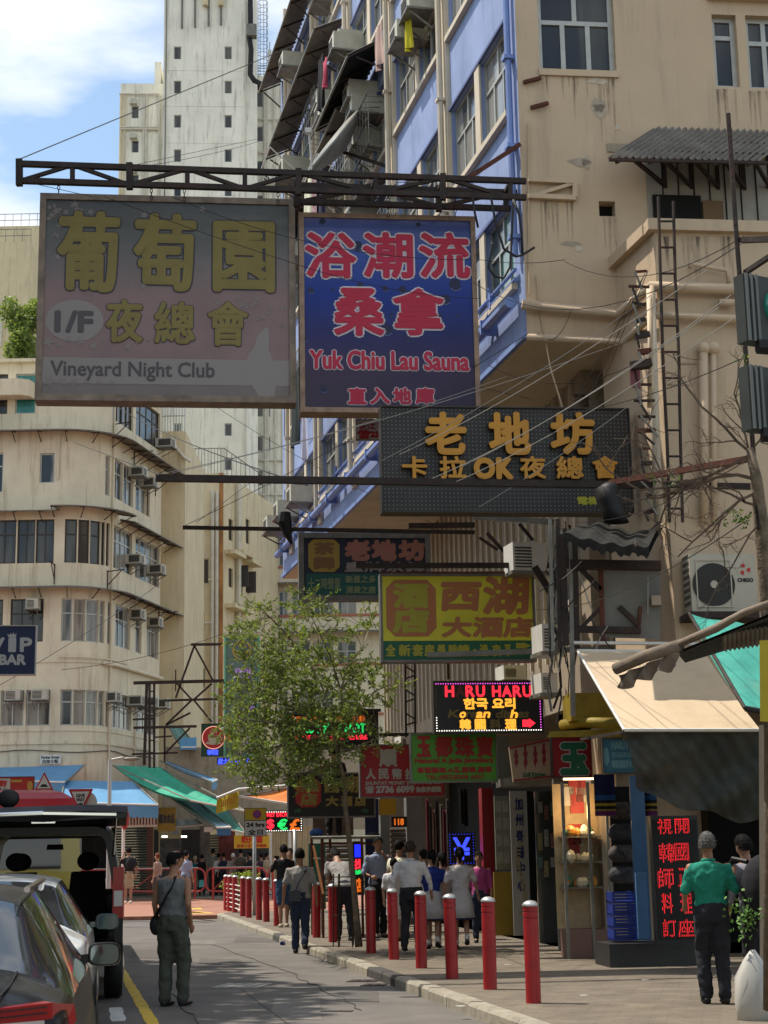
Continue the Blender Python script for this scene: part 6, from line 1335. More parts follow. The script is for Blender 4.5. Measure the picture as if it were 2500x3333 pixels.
# small signs above the shops
pl = Pl(P(1735, 2475, 25.4), (1, .11)); c_ = pl.px(1735, 2475)
def tilt_sign():
    pts = [(1658, 2432), (1795, 2402), (1818, 2528), (1672, 2545)]; uz = [pl.px(*p) for p in pts]; t = thing('grill_sign', pl.w(*uz[3]), 'tilted cream sign printed with hanging roast meat and a dark red border', 'sign')
    q = [pl.w(u, z, 0) for u, z in uz]; bk = [pl.w(u, z, -.1) for u, z in uz]
    MB().hexa([q[3], q[2], bk[2], bk[3], q[0], q[1], bk[1], bk[0]]).build('panel', mat('cream_sign_sheet', (.33, .24, .16, 1), .55), t)
    DR = mat('dark_crimson_print', (.20, .012, .03, 1), .6)
    for i, (x, y0, y1) in enumerate(((1680, 2440, 2500), (1710, 2426, 2510), (1742, 2428, 2500), (1770, 2420, 2498))):
        pp = [pl.px(x+dx, y0+(y1-y0)*f) for dx, f in ((-4, 0), (3, 0), (4, .25), (8, .3), (5, .5), (8, .7), (3, .8), (1, 1), (-2, .85), (-6, .7), (-3, .5), (-8, .35), (-5, .25))]; MB().flat(pl, pp, .006).build('printed_meat', DR, t)
    u, z = pl.px(1702, 2525); u2, z2_ = pl.px(1775, 2516); MB().text('Grill Kitchen', pl, u, u2, z-.02, z+.05, .007, .004).build('lettering', mat('dark_green_print', (.02, .10, .05, 1), .6), t)
    MB().bar(q[3]+V((0, -.01, .02)), q[2]+V((0, -.01, .02)), .025).build('border', DR, t); MB().bar(q[0]+V((0, -.01, -.02)), q[1]+V((0, -.01, -.02)), .025).build('border', DR, t)
tilt_sign()
t, pl, r = sign_box('jade_sign', 'dark red sign with one large green character outlined in white', (1796, 2397, 1944, 2530), 25.0, M_SFRAMED, mat('deep_red_sheet', (.24, .006, .012, 1), .5), thick=.12, fw=.01)
Lay(t, pl, r).tpx('玉', 1828, 2424, 1908, 2516, mat('jade_green_print', (.01, .13, .07, 1), .5), bold=.034, outline=M_WOUT, ow=.014, d=.006)
panel(1944, 2395, 1958, 2528, 24.8, mat('yellow_strip', (.42, .33, .01, 1), .6), 'yellow_strip', 'narrow yellow strip right of the single character red sign', 'board')
t, pl, r = sign_box('restaurant_sign', 'sky blue restaurant sign with faint white lettering, partly behind the plastic sheet', (1960, 2403, 2085, 2518), 23.5, M_SFRAMED, mat('sky_blue_sheet', (.03, .15, .26, 1), .5), thick=.12, fw=.01)
Lx = Lay(t, pl, r); LBt = mat('faint_white_print', (.12, .30, .40, 1), .6); Lx.tpx('HARU HARU', 1990, 2412, 2082, 2438, LBt, bold=.006, d=.008); Lx.tpx('한국요리 Korean', 1992, 2448, 2082, 2466, LBt, bold=.004, d=.008); Lx.tpx('韓國料理', 1992, 2474, 2078, 2500, LBt, bold=.006, d=.008)
u, z = pl.px(1972, 2462); MB().disc(pl, u, z, .05, .008, 16, rz=.13).build('printed_oval', LBt, t)
# yellow casing and pipe over the shop signs
YP = mat('dirty_yellow_paint', (.24, .17, .012, 1), .6, var=.35, vs=3, stain=.5)
panel(1858, 2255, 1995, 2345, 22.0, YP, 'yellow_casing', 'dirty yellow casing left under the sand awning', 'casing', th=.5)
MB().tube([P(1832, 2360, 22.4), P(1900, 2352, 22), P(2045, 2356, 21.6)], .075, 10).build('yellow_pipe', YP, label='fat yellow pipe above the single character red sign', cat='pipe', smooth=True)
MB().hexa([P(x, y, Y_) for Y_ in (22.5, 21.9) for x, y in ((1780, 2400), (2020, 2398), (2020, 2372), (1790, 2380))]).build('yellow_ledge', YP, label='yellow ledge running above the row of small shop signs', cat='ledge')
panel(1640, 2530, 2000, 2556, 25.6, M_ZINC, 'shop_canopy_edge', 'grey metal fascia above the clinic banner and display case', 'fascia', th=.7)
panel(1600, 2395, 1660, 2550, 26.6, mat('grey_sign_back', (.12, .12, .12, 1), .6), 'grey_board', 'plain grey board between the green jewellery sign and the tilted sign', 'board')
# tangle of small pipes and cables
rs = random.Random(21)
for i in range(30):
    x = rs.uniform(1790, 1870); y0 = rs.uniform(1690, 1950); y1 = y0+rs.uniform(150, 420); Y = rs.uniform(20.6, 22.4); pts = [P(x+rs.uniform(-10, 10)+k*rs.uniform(-4, 4), y0+(y1-y0)*k/5, Y) for k in range(6)]
    MB().tube(pts, rs.choice((.008, .012, .018)), 5).build('loose_cable', rs.choice((M_WIRE, M_WIREL, M_STEEL, M_ZINC)), label='loose cable dangling among the old sign frames right of the yellow hotel sign', cat='cable', group='loose cables on the old sign frame')
for i in range(6):
    x = rs.uniform(1870, 2140); y = rs.uniform(1760, 2040); Y = 20.2; pts = [P(x+(i-3)*6*k, y+14*k+9*sin(k*.6+i), Y+.02*k) for k in range(9)]
    MB().tube(pts, .008, 5).build('loose_cable', rs.choice((M_WIRE, M_WIREL)), label='loose cable looping across the rusty sign frame', cat='cable', group='loose cables on the old sign frame')
# debris column on the block's left edge
db = thing('broken_sign_frame', P(2090, 1700, 20.5), 'vertical line of broken brackets and rusty plates on the edge of the projecting block', 'brackets')
for i in range(16):
    y = 885+i*52; x = 2080+rs.uniform(-12, 12)+i*2; w_ = rs.uniform(20, 65)
    MB().bar(P(x-w_*.6, y+rs.uniform(-6, 6), 20.45), P(x+w_*.6, y+rs.uniform(-6, 6), 20.45), rs.choice((.03, .05, .07))).build('bracket', rs.choice((M_STEEL, M_RUST, M_STEEL)), db)
    MB().bar(P(x-20, y, 20.4), P(x+rs.uniform(-20, 50), y+rs.uniform(30, 70), 20.4), .025).build('stay', rs.choice((M_STEEL, M_ZINC)), db)
MB().hexa([P(x, y, 20.4+q) for q in (.02, 0) for x, y in ((2052, 1262), (2086, 1268), (2082, 1190), (2050, 1192))]).build('pink_plate', mat('faded_pink', (.25, .08, .09, 1), .7, var=.3), db)
MB().bar(P(2052, 1192, 20.3), P(2120, 1180, 20.3), .1).build('bracket', M_STEEL, db)
# lattice post behind LED sign
for x0 in (1322, 1352):
    pass
lp = thing('lattice_post', P(1335, 2380, 27), 'rusty lattice post behind the left of the lit restaurant sign', 'post')
for x in (1322, 1352): MB().bar(P(x-2, 2160, 27), P(x, 2400, 27), .035).build('leg', M_STEEL, lp)
for i in range(6): MB().bar(P(1322, 2170+i*38, 27), P(1352, 2190+i*38-(i % 2)*30, 27), .025).build('brace', M_STEEL, lp)
# ---------------------------------------------------------------- wires
wires = [ (62, 520, 21.6, 950, 152, 34, 0), (66, 516, 21.6, 956, 148, 34, .0), (422, 540, 21.6, 840, 452, 34, 0), (425, 548, 21.6, 850, 458, 34, .05),
 (75, 590, 21.5, 300, 640, 21.4, 0), (340, 640, 21.4, 965, 860, 21.4, .02), (965, 860, 21.4, 1560, 972, 21.5, .1), (560, 640, 21.4, 1540, 845, 21.4, .25), (1560, 845, 21.5, 1840, 845, 20.5, .05), (1835, 850, 20.5, 2420, 770, 14, .3),
 (1540, 920, 21.3, 2410, 795, 14, .5), (510, 1545, 20, 1650, 1225, 22, .1), (560, 1540, 20, 2040, 1110, 21, .1), (600, 1712, 26.5, 1720, 1085, 21.6, .1), (1240, 1500, 21, 2120, 960, 20.5, .1), (1300, 1480, 21, 2300, 880, 14.5, .1), (1500, 1520, 21, 2380, 960, 14, .1), (1400, 1560, 20.5, 2340, 1000, 14, .12),
 (1480, 1570, 20.5, 2390, 1035, 14, .1), (240, 1440, 64, 560, 1560, 30, .0), (370, 1315, 64, 1000, 1580, 21, .2), (690, 1315, 30, 1400, 1700, 22, .1), (1590, 1190, 21.8, 2090, 1170, 20.5, .3), (1700, 1350, 21.3, 2420, 1165, 13.6, .15), (1730, 1300, 21.5, 1560, 1260, 21.9, .0),
 (0, 2230, 50, 520, 1900, 66, .1), (200, 2180, 55, 735, 2060, 60, .2), (1750, 1080, 21.9, 1860, 1010, 21.8, .25), (1740, 1985, 22, 2420, 1700, 13.6, .2), (640, 1700, 26, 830, 1560, 30, 0), (1880, 1700, 21, 2460, 1480, 13.6, .15), (1560, 1650, 21, 2100, 1280, 20.5, .05), (2100, 890, 20.3, 1850, 1350, 21, .0), (2095, 900, 20.3, 1900, 1330, 21, .02), (2110, 880, 20.3, 1940, 1300, 21, .0)]
def zone(x, y):
    v = 'top' if y < 520 else 'truss level' if y < 680 else 'big sign level' if y < 1300 else 'karaoke sign level' if y < 1650 else 'lower beams'
    return ('far left', 'left', 'middle', 'right', 'right edge')[min(4, int(x//500))]+' '+v
for i, (x0, y0, Y0, x1, y1, Yb, sg) in enumerate(wires):
    a, b_ = P(x0, y0, Y0), P(x1, y1, Yb); pts = [a.lerp(b_, k/12)-V((0, 0, sg*4*(k/12)*(1-k/12))) for k in range(13)]
    MB().tube(pts, .005 if max(Y0, Yb) < 40 else .012, 4).build('overhead_wire', M_WIREL if i in (14, 15, 16, 17, 18, 11, 12, 31) else M_WIRE, label='thin wire from %s to %s' % (zone(x0, y0), zone(x1, y1)), cat='wire', group='wires strung over the street')
# thick loops at the corner
for ci, pts in enumerate(([(1600, 790), (1605, 800), (1590, 870), (1610, 900), (1640, 905), (1660, 870), (1672, 650)], [(1598, 640), (1612, 720), (1640, 810), (1680, 835), (1700, 830), (1740, 805)], [(1672, 650), (1690, 700), (1698, 760), (1700, 830)], [(1538, 640), (1545, 690), (1556, 740)])):
    MB().tube([P(x, y, 21.6) for x, y in pts], .018, 6).build('cable_loop', M_WIRE, label='thick black cable by the blue wall corner, '+('hanging in a deep loop', 'swinging from the truss to the corner', 'dropping straight down the pale pilaster', 'shortest, just under the truss')[ci], cat='cable', group='black cable loops at the wall corner', smooth=True)
for (x0, y0) in ((1728, 268), (1752, 350)): 
    u, z = PE.px(x0, y0); t = MB().bar(PE.w(u-.12, z-.03, .05), PE.w(u+.14, z+.05, .05), .05).build('wire_anchor', M_RUST, label='rusty wire anchor on the beige wall, %s of the two' % ('upper' if y0 < 300 else 'lower'), cat='anchor')

for i in range(9):
    x0, y0 = 1752+(i % 3)*20, 2610+(i//3)*90+(i % 2)*12; panel(x0, y0, x0+14, y0+rs.uniform(30, 60), 26.9, mat('poster_%d' % (i % 4), ((.30, .28, .22, 1), (.22, .10, .08, 1), (.10, .18, .14, 1), (.28, .22, .10, 1))[i % 4], .7, var=.5, vs=20), 'poster', 'small faded poster on the smeary glass panel, row %s, column %s' % (('top', 'middle', 'lowest')[i//3], ('left', 'centre', 'right')[i % 3]), 'poster', th=.01)
# ================================================================ bollards
M_BOLL = mat('bollard_red', (.33, .014, .018, 1), .42, var=.18, vs=5, stain=.5, stcol=(.2, .01, .01, 1), coat=.2); M_CAP = mat('bollard_cap', (.55, .56, .56, 1), .35, .6)
M_BOLD = mat('bollard_groove', (.12, .008, .01, 1), .6)
def ring(c, r, z, n=20): return [V((c[0]+r*cos(2*pi*k/n), c[1]+r*sin(2*pi*k/n), z)) for k in range(n)]
def make_bollard(loc, label):
    t = thing('bollard', loc, label, 'bollard', 'red bollards along the kerb'); x, y = loc[0], loc[1]; r = .075; c = (x, y); z0 = loc[2]
    m = MB(); m.loft([ring(c, r, z0), ring(c, r, z0+.80), ring(c, r-.007, z0+.803), ring(c, r-.007, z0+.812), ring(c, r, z0+.815), ring(c, r, z0+.862), ring(c, r-.007, z0+.865), ring(c, r-.007, z0+.874), ring(c, r, z0+.877), ring(c, r, z0+.92)]); m.build('post', M_BOLL, t, smooth=False)
    m = MB(); m.loft([ring(c, r*1.08, z0+.92), ring(c, r*1.08, z0+.935), ring(c, r*.85, z0+.958), ring(c, r*.45, z0+.972), ring(c, .004, z0+.977)]); m.build('cap', M_CAP, t, smooth=True)
    return t
bpx = [(1720.3, 1269.1), (1486, 1195), (1281, 1137), (1115, 1080), (967, 1033), (843, 1000), (637, 940), (549, 915), (278, 830), (238, 820), (182, 808), (150, 800), (108, 780), (78, 772), (60, 768)]
ord_ = ['nearest red bollard, in the lower right of the pavement', 'second nearest red bollard along the kerb', 'third nearest red bollard along the kerb', 'fourth nearest red bollard, in front of the white shirted man', 'fifth nearest red bollard along the kerb', 'sixth nearest red bollard, just right of the young tree', 'red bollard just left of the young tree', 'red bollard beside the man in the grey shirt', 'red bollard right of the parking sign pole, second from it', 'red bollard directly right of the parking sign pole', 'red bollard directly left of the parking sign pole', 'first red bollard of the far group carrying rails', 'second red bollard of the far railed group', 'third red bollard of the far railed group', 'farthest red bollard at the corner of the kerb']
bl0 = None; bpos = []
for (x, y), lab in zip(bpx, ord_):
    g_ = G(700+x*.6028, 2500+y*.6028, .12); bpos.append(g_)
    if bl0 is None: bl0 = make_bollard((g_.x, g_.y, .12), lab)
    else: d_ = dup(bl0, (g_.x, g_.y, .12), lab); d_.rotation_euler = (rnd.uniform(-.012, .012), rnd.uniform(-.012, .012), rnd.uniform(0, 3))
gx = G(700+335*.6028, 2500+852*.6028, .12); dup(bl0, (gx.x, gx.y, .12), 'red bollard hidden behind the man in black, far kerb')
rg = thing('bollard_rails', bpos[-1], 'white rails threaded between the far group of red bollards', 'rails')
for k in range(6):
    MB().tube([bpos[-1]+V((0, 0, .12+k*.12)), bpos[-2]+V((0, 0, .12+k*.12)), bpos[-3]+V((0, 0, .12+k*.12)), bpos[-4]+V((0, 0, .12+k*.12))], .014, 5).build('rail', M_WHITE, rg)
# ================================================================ far railings
M_RAIL = mat('railing_red', (.42, .05, .045, 1), .45, var=.15); M_GALV = mat('galvanised', (.42, .43, .42, 1), .4, .5)
def railing(x0, x1, lab, Y=62.0, yb=2925):
    a = G(x0, 2927, .12); b_ = G(x1, 2927, .12); t = thing('street_railing', (a.x+b_.x)/2 and V(((a.x+b_.x)/2, (a.y+b_.y)/2, .12)), lab, 'railing', 'red railings across the far pavement')
    h = 1.08; lo = .28; r = .1; d = (b_-a).normalized(); up = V((0, 0, 1))
    pts = [a+d*.25+up*h, b_-d*.25+up*h]
    loop = [a+d*r*3+up*h, b_-d*r*3+up*h]; 
    L_ = []
    for (c, s0) in ((b_-d*.3+up*(h-.3), 0), (b_-d*.3+up*(lo+.3), 1), (a+d*.3+up*(lo+.3), 2), (a+d*.3+up*(h-.3), 3)):
        for q in range(5):
            an = pi/2-(s0*pi/2+q*pi/8); L_.append(c+d*.3*cos(an)+up*.3*sin(an))
    L_.append(L_[0]); MB().tube(L_, .035, 6).build('loop_tube', M_RAIL, t)
    for f in (.12, .88): MB().bar(a.lerp(b_, f), a.lerp(b_, f)+up*(h-.02), .07).build('post', M_RAIL, t)
    MB().tube([a.lerp(b_, .14)+up*.35, a.lerp(b_, .42)+up*.95], .02, 5).build('brace', M_RAIL, t)
    MB().tube([a+d*.35+up*(h+.03), b_-d*.35+up*(h+.03)], .022, 6).build('top_rail', M_GALV, t)
railing(395, 668, 'red tubular railing panel behind the man in the tank top'); railing(670, 868, 'red tubular railing panel left of the parking sign pole'); railing(872, 1010, 'red tubular railing panel behind the man in black'); railing(150, 392, 'red tubular railing panel partly hidden by the open van')
# ================================================================ road signs
def spole(x, y0, y1, r, m_, Y, t): MB().tube([P(x, y1, Y), P(x, y0, Y)], r, 10).build('pole', m_, t, smooth=True)
g_ = G(831, 2979, .12); YS = g_.y
ps = thing('parking_sign', g_, 'no stopping sign reading 24 hrs on a grey pole beside the far bollards', 'road sign')
spole(828, 2640, 2979, .045, M_GALV, YS, ps); pl = plane_at(831, 2680, YS-.06, (1, .1)); a, b_, c, d = pl.rect(795, 2630, 868, 2722); zm = c+(d-c)*.56
MB().pbox(pl, a, b_, c, d, -.02, 0).build('plate', M_BLACK, ps)
MB().pbox(pl, a+.015, b_-.015, zm+.01, d-.015, 0, .006).build('yellow_plate', mat('sign_yellow', (.38, .27, .015, 1), .5), ps); MB().pbox(pl, a+.015, b_-.015, c+.015, zm-.01, 0, .006).build('white_plate', mat('sign_white', (.42, .41, .40, 1), .5), ps)
u = (a+b_)/2+.04; z = (zm+d)/2; MB().disc(pl, u, z, .115, .009, 20).build('red_disc', mat('sign_red', (.40, .02, .02, 1), .5), ps); MB().disc(pl, u, z, .085, .012, 20).build('blue_disc', mat('sign_blue', (.02, .05, .30, 1), .5), ps)
for s_ in (1, -1): MB().flat(pl, [(u-.075, z+s_*.06), (u-.06, z+s_*.075), (u+.075, z-s_*.06), (u+.06, z-s_*.075)][::s_], .015+s_*.001).build('red_bar', mat('sign_red', (.4, .02, .02, 1)), ps)
MB().text('24 hrs', pl, a+.06, b_-.06, zm-.16, zm-.06, .009, .01).build('lettering', M_INK, ps); MB().text('全日', pl, a+.1, b_-.1, c+.04, c+.17, .009, .006).build('lettering', M_INK, ps)
MB().tube([P(962, 2980, 38), P(960, 2700, 38)], .045, 8).build('signal_pole', M_GALV, label='slim grey pole crossing the currency sign', cat='pole', smooth=True)
def tri_sign(cx, cy, w, h, Y, up, lab, nm):
    t = thing('warning_sign', P(cx, cy+h, Y), lab, 'road sign'); pl = plane_at(cx, cy, Y, (1, .05)); s = -1 if up else 1
    a, b_, c, d = pl.rect(cx-w/2, cy-h/2, cx+w/2, cy+h/2); u = (a+b_)/2
    def T(k, dd, m_, n2):
        cu, cz = u, c+(d-c)*(.64 if not up else .36); pts = [(a, d), (b_, d), (u, c)] if not up else [(a, c), (u, d), (b_, c)]; pts = [(cu+(x-cu)*k, cz+(z-cz)*k) for x, z in pts]; p3 = [pl.w(x, z, dd) for x, z in pts]; 
        bk = [pl.w(x, z, dd-.015) for x, z in pts]; m = MB(); m.poly(p3[::-1] if not up else p3[::-1]); m.poly(bk); m.loft([p3, bk], caps=False); m.build(n2, m_, t)
    T(1, 0, mat('sign_red', (.4, .02, .02, 1)), 'red_border'); T(.72, .017, mat('sign_white2', (.55, .53, .48, 1), .5), 'white_field')
    MB().tube([P(cx, cy+h*.5, Y+.05), P(cx, cy-h*.3, Y+.05)]+[], .04, 6).build('pole_top', M_GALV, t)
    return t, pl, (a, b_, c, d)
t, pl, (a, b_, c, d) = tri_sign(262, 2610, 82, 84, 40, False, 'red and white GIVE WAY triangle sign, pointing down', 'g')
MB().text('GIVE', pl, a+(b_-a)*.33, b_-(b_-a)*.33, d-.2, d-.12, .02, .006).build('lettering', M_INK, t); MB().text('WAY', pl, a+(b_-a)*.34, b_-(b_-a)*.34, d-.3, d-.22, .02, .006).build('lettering', M_INK, t); MB().text('讓', pl, (a+b_)/2-.07, (a+b_)/2+.06, d-.47, d-.33, .02, .004).build('lettering', M_INK, t)
MB().tube([P(262, 2652, 40), V((P(262, 2652, 40).x, 40, 0))], .04, 8).build('pole', M_GALV, t)
MB().disc(Pl(P(275, 2615, 40.15), (1, .05)), 0, P(275, 2615, 40.15).z, .31, 0, 24).build('sign_back', M_GALV, t)
t, pl, (a, b_, c, d) = tri_sign(144, 2542, 62, 60, 42, True, 'red bordered warning triangle with a road hump symbol', 'h')
MB().flat(pl, [(a+(b_-a)*.25, c+.08), (b_-(b_-a)*.25, c+.08), (b_-(b_-a)*.32, c+.1), ((a+b_)/2+.05, c+.15), ((a+b_)/2-.05, c+.15), (a+(b_-a)*.32, c+.1)], .02).build('symbol', M_INK, t)
MB().tube([P(144, 2570, 42), V((P(144, 2570, 42).x, 42, 0))], .04, 8).build('pole', M_GALV, t)
t = thing('no_entry_sign', P(400, 2925, 58), 'round red and white sign seen nearly edge-on on a white pole', 'road sign')
MB().tube([P(399, 2925, 58), P(403, 2630, 58)], .06, 8).build('pole', M_WHITE, t); pl = Pl(P(404, 2662, 57.9), (.25, 1)); zc = P(404, 2662, 57.9).z
MB().disc(pl, 0, zc, .40, .02, 20).build('red_disc', mat('sign_red', (.4, .02, .02, 1)), t); m = MB(); pq = Pl(P(404, 2662, 57.9), (1, .1)); m.disc(pq, 0, zc, .085, .0, 16, rz=.42); m.build('disc_edge', mat('sign_red', (.4, .02, .02, 1)), t); MB().pbox(pq, -.06, .06, zc-.1, zc+.1, 0, .02).build('white_bar', M_WHITE, t)
# street lamp
t = thing('street_lamp', P(358, 2880, 56), 'grey street lamp with a long arm, in front of the corner building', 'street lamp')
MB().tube([V((P(358, 2600, 56).x, 56, 0)), P(358, 2470, 56)], .09, 8, r1=.06).build('pole', M_GALV, t); MB().tube([P(358, 2474, 56), P(400, 2466, 56)], .04, 6).build('arm', M_GALV, t); MB().ball(P(428, 2470, 56), .32, .14, .07, 12, 6).build('lamp_head', M_ZINC, t, smooth=True)
# steel sign lattice between the buildings
lf = thing('sign_lattice', P(520, 2500, 52), 'tall empty steel lattice for signs beside the corner building', 'steel frame')
for (x0, y0, x1, y1, w_) in ((435, 2223, 730, 2216, .1), (435, 2369, 640, 2364, .08), (622, 2098, 724, 2097, .08), (433, 2342, 500, 2339, .06), (478, 2222, 470, 2490, .09), (487, 2225, 487, 2500, .07), (502, 2225, 502, 2500, .07), (572, 2272, 634, 2098, .06), (632, 2100, 695, 2218, .06), (572, 2220, 625, 2278, .06), (625, 2278, 540, 2360, .06), (690, 2225, 630, 2278, .06), (632, 2280, 690, 2350, .06), (538, 2280, 720, 2275, .07), (572, 2180, 572, 2250, .04), (540, 2360, 620, 2320, .06), (540, 2450, 618, 2370, .06), (536, 2370, 536, 2480, .06), (430, 2455, 580, 2450, .06), (500, 2400, 560, 2396, .05)):
    MB().bar(P(x0, y0, 53), P(x1, y1, 53), w_).build('bar', M_STEEL, lf)
for k in range(6): MB().bar(P(487, 2250+k*40, 53), P(502, 2250+k*40, 53), .04).build('rung', M_STEEL, lf)
# ================================================================ awnings and stalls across the side street
def awn(nm, pts, Y, m_, lab, val=None, valm=None, front=True, sag=.06, group='awnings of the street stalls'):
    """pts TL,TR,BR,BL in the photograph; Y depth at each"""
    q = [P(x, y, yy) for (x, y), yy in zip(pts, Y)]; t = thing(nm, q[3].lerp(q[2], .5), lab, 'awning', group)
    MB().sheet(lambda a, b_: q[0].lerp(q[1], a).lerp(q[3].lerp(q[2], a), b_)-V((0, 0, sag*sin(pi*b_)*(1+.5*sin(a*12)))), 16, 6, .02).build('canvas', m_, t, smooth=True)
    MB().tube([q[3], q[2]], .035, 5).build('front_bar', M_WHITE, t); MB().tube([q[1], q[2]], .03, 5).build('side_bar', M_ZINC, t); MB().tube([q[0], q[3]], .03, 5).build('side_bar', M_ZINC, t)
    if val: 
        m = MB(); n_ = 28; m.sheet(lambda a, b_: q[3].lerp(q[2], a)-V((0, 0, b_*(val+(.05 if int(a*n_) % 2 else -.02)))), n_, 1); m.build('valance', valm or m_, t)
    return t
AB = mat('awning_blue', (.10, .27, .46, 1), .6, var=.1, vs=2, stain=.2, stcol=(.06, .16, .3, 1)); AG = mat('awning_green', (.02, .30, .19, 1), .55, var=.25, vs=2.5); AGD = mat('awning_dark_green', (.01, .13, .09, 1), .6, var=.2); AP = mat('awning_pale_blue', (.30, .42, .50, 1), .6, var=.1); AW = mat('awning_white', (.62, .62, .60, 1), .6)
awn('blue_awning', [(-60, 2500), (277, 2489), (212, 2546), (-60, 2538)], (66, 65.8, 62, 62), AB, 'blue awning at the left edge below the street name plate', .45)
awn('blue_awning', [(212, 2540), (434, 2544), (516, 2620), (195, 2612)], (63, 63, 59.5, 59.5), AB, 'large blue awning behind the give way sign', .45)
awn('green_awning', [(366, 2491), (522, 2497), (800, 2640), (620, 2605)], (66, 66, 58, 57), AG, 'long bright green tarpaulin sloping down to the right over the stalls', sag=.25)
awn('green_awning', [(560, 2560), (720, 2600), (800, 2712), (700, 2690)], (68, 68, 60, 60), AGD, 'dark green tarpaulin under the right end of the bright green one', sag=.15)
awn('pale_awning', [(520, 2476), (548, 2480), (707, 2538), (690, 2545)], (67, 67, 62, 61), AB, 'narrow light blue awning above the green tarpaulin', .3)
awn('pale_awning', [(555, 2597), (640, 2606), (752, 2693), (706, 2694)], (62, 62, 57, 57), AP, 'pale blue grey awning with a blue fringe below the green tarpaulin', .25, mat('fringe_blue', (.03, .12, .25, 1), .6))
awn('striped_awning', [(572, 2667), (640, 2665), (662, 2684), (570, 2693)], (66, 66, 64, 64), AW, 'small white striped awning deep among the stalls')
for i in range(6): MB().hexa([P(x, y, Y_) for Y_ in (65.9, 65.8) for x, y in ((582+i*13, 2691), (588+i*13, 2690), (592+i*11, 2669), (587+i*11, 2669))]).build('dark_stripe', mat('stripe_grey', (.2, .22, .28, 1), .6), bpy.data.objects['striped_awning'])
awn('orange_awning', [(960, 2560), (1010, 2560), (960, 2620), (778, 2592)], (46, 46, 44, 44), mat('awning_orange', (.60, .17, .01, 1), .5), 'orange awning behind the crown of the young tree')
t = thing('yellow_flag', P(740, 2640, 44), 'yellow cloth with faint red printing hanging left of the orange awning', 'cloth banner')
q = [P(x, y, 44) for x, y in ((706, 2602), (778, 2573), (776, 2628), (703, 2648))]; MB().sheet(lambda a, b_: q[0].lerp(q[1], a).lerp(q[3].lerp(q[2], a), b_)+V((0, .08*sin(a*9), 0)), 10, 6).build('cloth', mat('flag_yellow', (.60, .45, .05, 1), .7), t)
for i in range(8): p0 = q[0].lerp(q[1], .25+i*.085); p1 = q[3].lerp(q[2], .25+i*.085); MB().bar(p0.lerp(p1, .25)-V((0, .1, 0)), p0.lerp(p1, .7)-V((0, .1, 0)), .03, .005).build('printed_column', mat('flag_orange', (.5, .22, .03, 1), .7), t)
MB().tube([q[0]+V((0, 0, .03)), q[1]+V((0, 0, .03)), P(960, 2556, 44)], .04, 6).build('pole', M_WHITE, t)
# stall fronts: dark backs with goods, signs, lamps
def fp(x0, y0, x1, y1, Y, m_, nm, lab, cat, th=.1): return panel(x0, y0, x1, y1, Y, m_, nm, lab, cat, th=th)
shutter(368, 2692, 478, 2916, 65, 'dark green roller shutter behind the man with the backpack', mat('shutter_green', (.055, .065, .055, 1), .5, .2), d=(1, 0), n=26)
shutter(684, 2715, 712, 2800, 68, 'small pale roller shutter among the stalls', mat('shutter_pale', (.30, .28, .24, 1), .5), d=(1, 0), n=10)
fp(478, 2640, 498, 2916, 64.8, mat('brown_post', (.12, .05, .035, 1), .6), 'brown_post', 'dark red brown post right of the green shutter', 'post')
pl, rr, o = fp(513, 2628, 572, 2706, 62, mat('dull_yellow_sign', (.30, .24, .05, 1), .6, var=.2), 'yellow_sign', 'dull yellow shop sign with blurred dark writing right of the green shutter', 'sign')
MB().text('糧油食品', pl, rr[0]+.05, rr[1]-.05, rr[2]+.3, rr[3]-.25, .01, .01).build('lettering', mat('dark_print2', (.06, .07, .08, 1), .6), o)
pl, rr, o = fp(762, 2718, 877, 2761, 58, mat('banner_yellow', (.48, .36, .03, 1), .6), 'yellow_banner', 'yellow banner with red writing behind the parking sign', 'banner', th=.03)
MB().text('粉麵', pl, rr[0]+.25, rr[1]-.25, rr[2]+.18, rr[3]-.03, .01, .012).build('lettering', mat('red_text_print', (.42, .03, .02, 1)), o); MB().text('家常小菜 粥粉麵飯', pl, rr[0]+.1, rr[1]-.1, rr[2]+.03, rr[2]+.14, .01, .003).build('lettering', mat('red_text_print', (.42, .03, .02, 1)), o)
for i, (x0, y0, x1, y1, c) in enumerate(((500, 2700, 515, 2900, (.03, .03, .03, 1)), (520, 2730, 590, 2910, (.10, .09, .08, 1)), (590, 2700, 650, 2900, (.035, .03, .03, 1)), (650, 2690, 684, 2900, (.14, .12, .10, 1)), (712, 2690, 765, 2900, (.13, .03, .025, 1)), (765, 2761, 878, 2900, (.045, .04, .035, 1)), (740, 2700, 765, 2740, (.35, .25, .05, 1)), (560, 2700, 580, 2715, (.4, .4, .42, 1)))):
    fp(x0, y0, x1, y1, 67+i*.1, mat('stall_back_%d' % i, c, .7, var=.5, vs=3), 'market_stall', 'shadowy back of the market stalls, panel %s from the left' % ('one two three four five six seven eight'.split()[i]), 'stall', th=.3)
pl, rr, o = fp(664, 2692, 694, 2708, 60, mat('paper_white', (.5, .5, .5, 1), .6), 'notice', 'small white notice under the pale awning', 'notice', th=.02)
for x in (536, 599): MB().tube([P(x-9, 2723, 62), P(x+9, 2723, 62)], .03, 6).build('tube_lamp', emi('tube_white', (1, .93, .75, 1), 3), label='short glowing tube lamp in the dark stall, %s one' % ('left' if x < 560 else 'right'), cat='lamp', group='tube lamps in the stall')
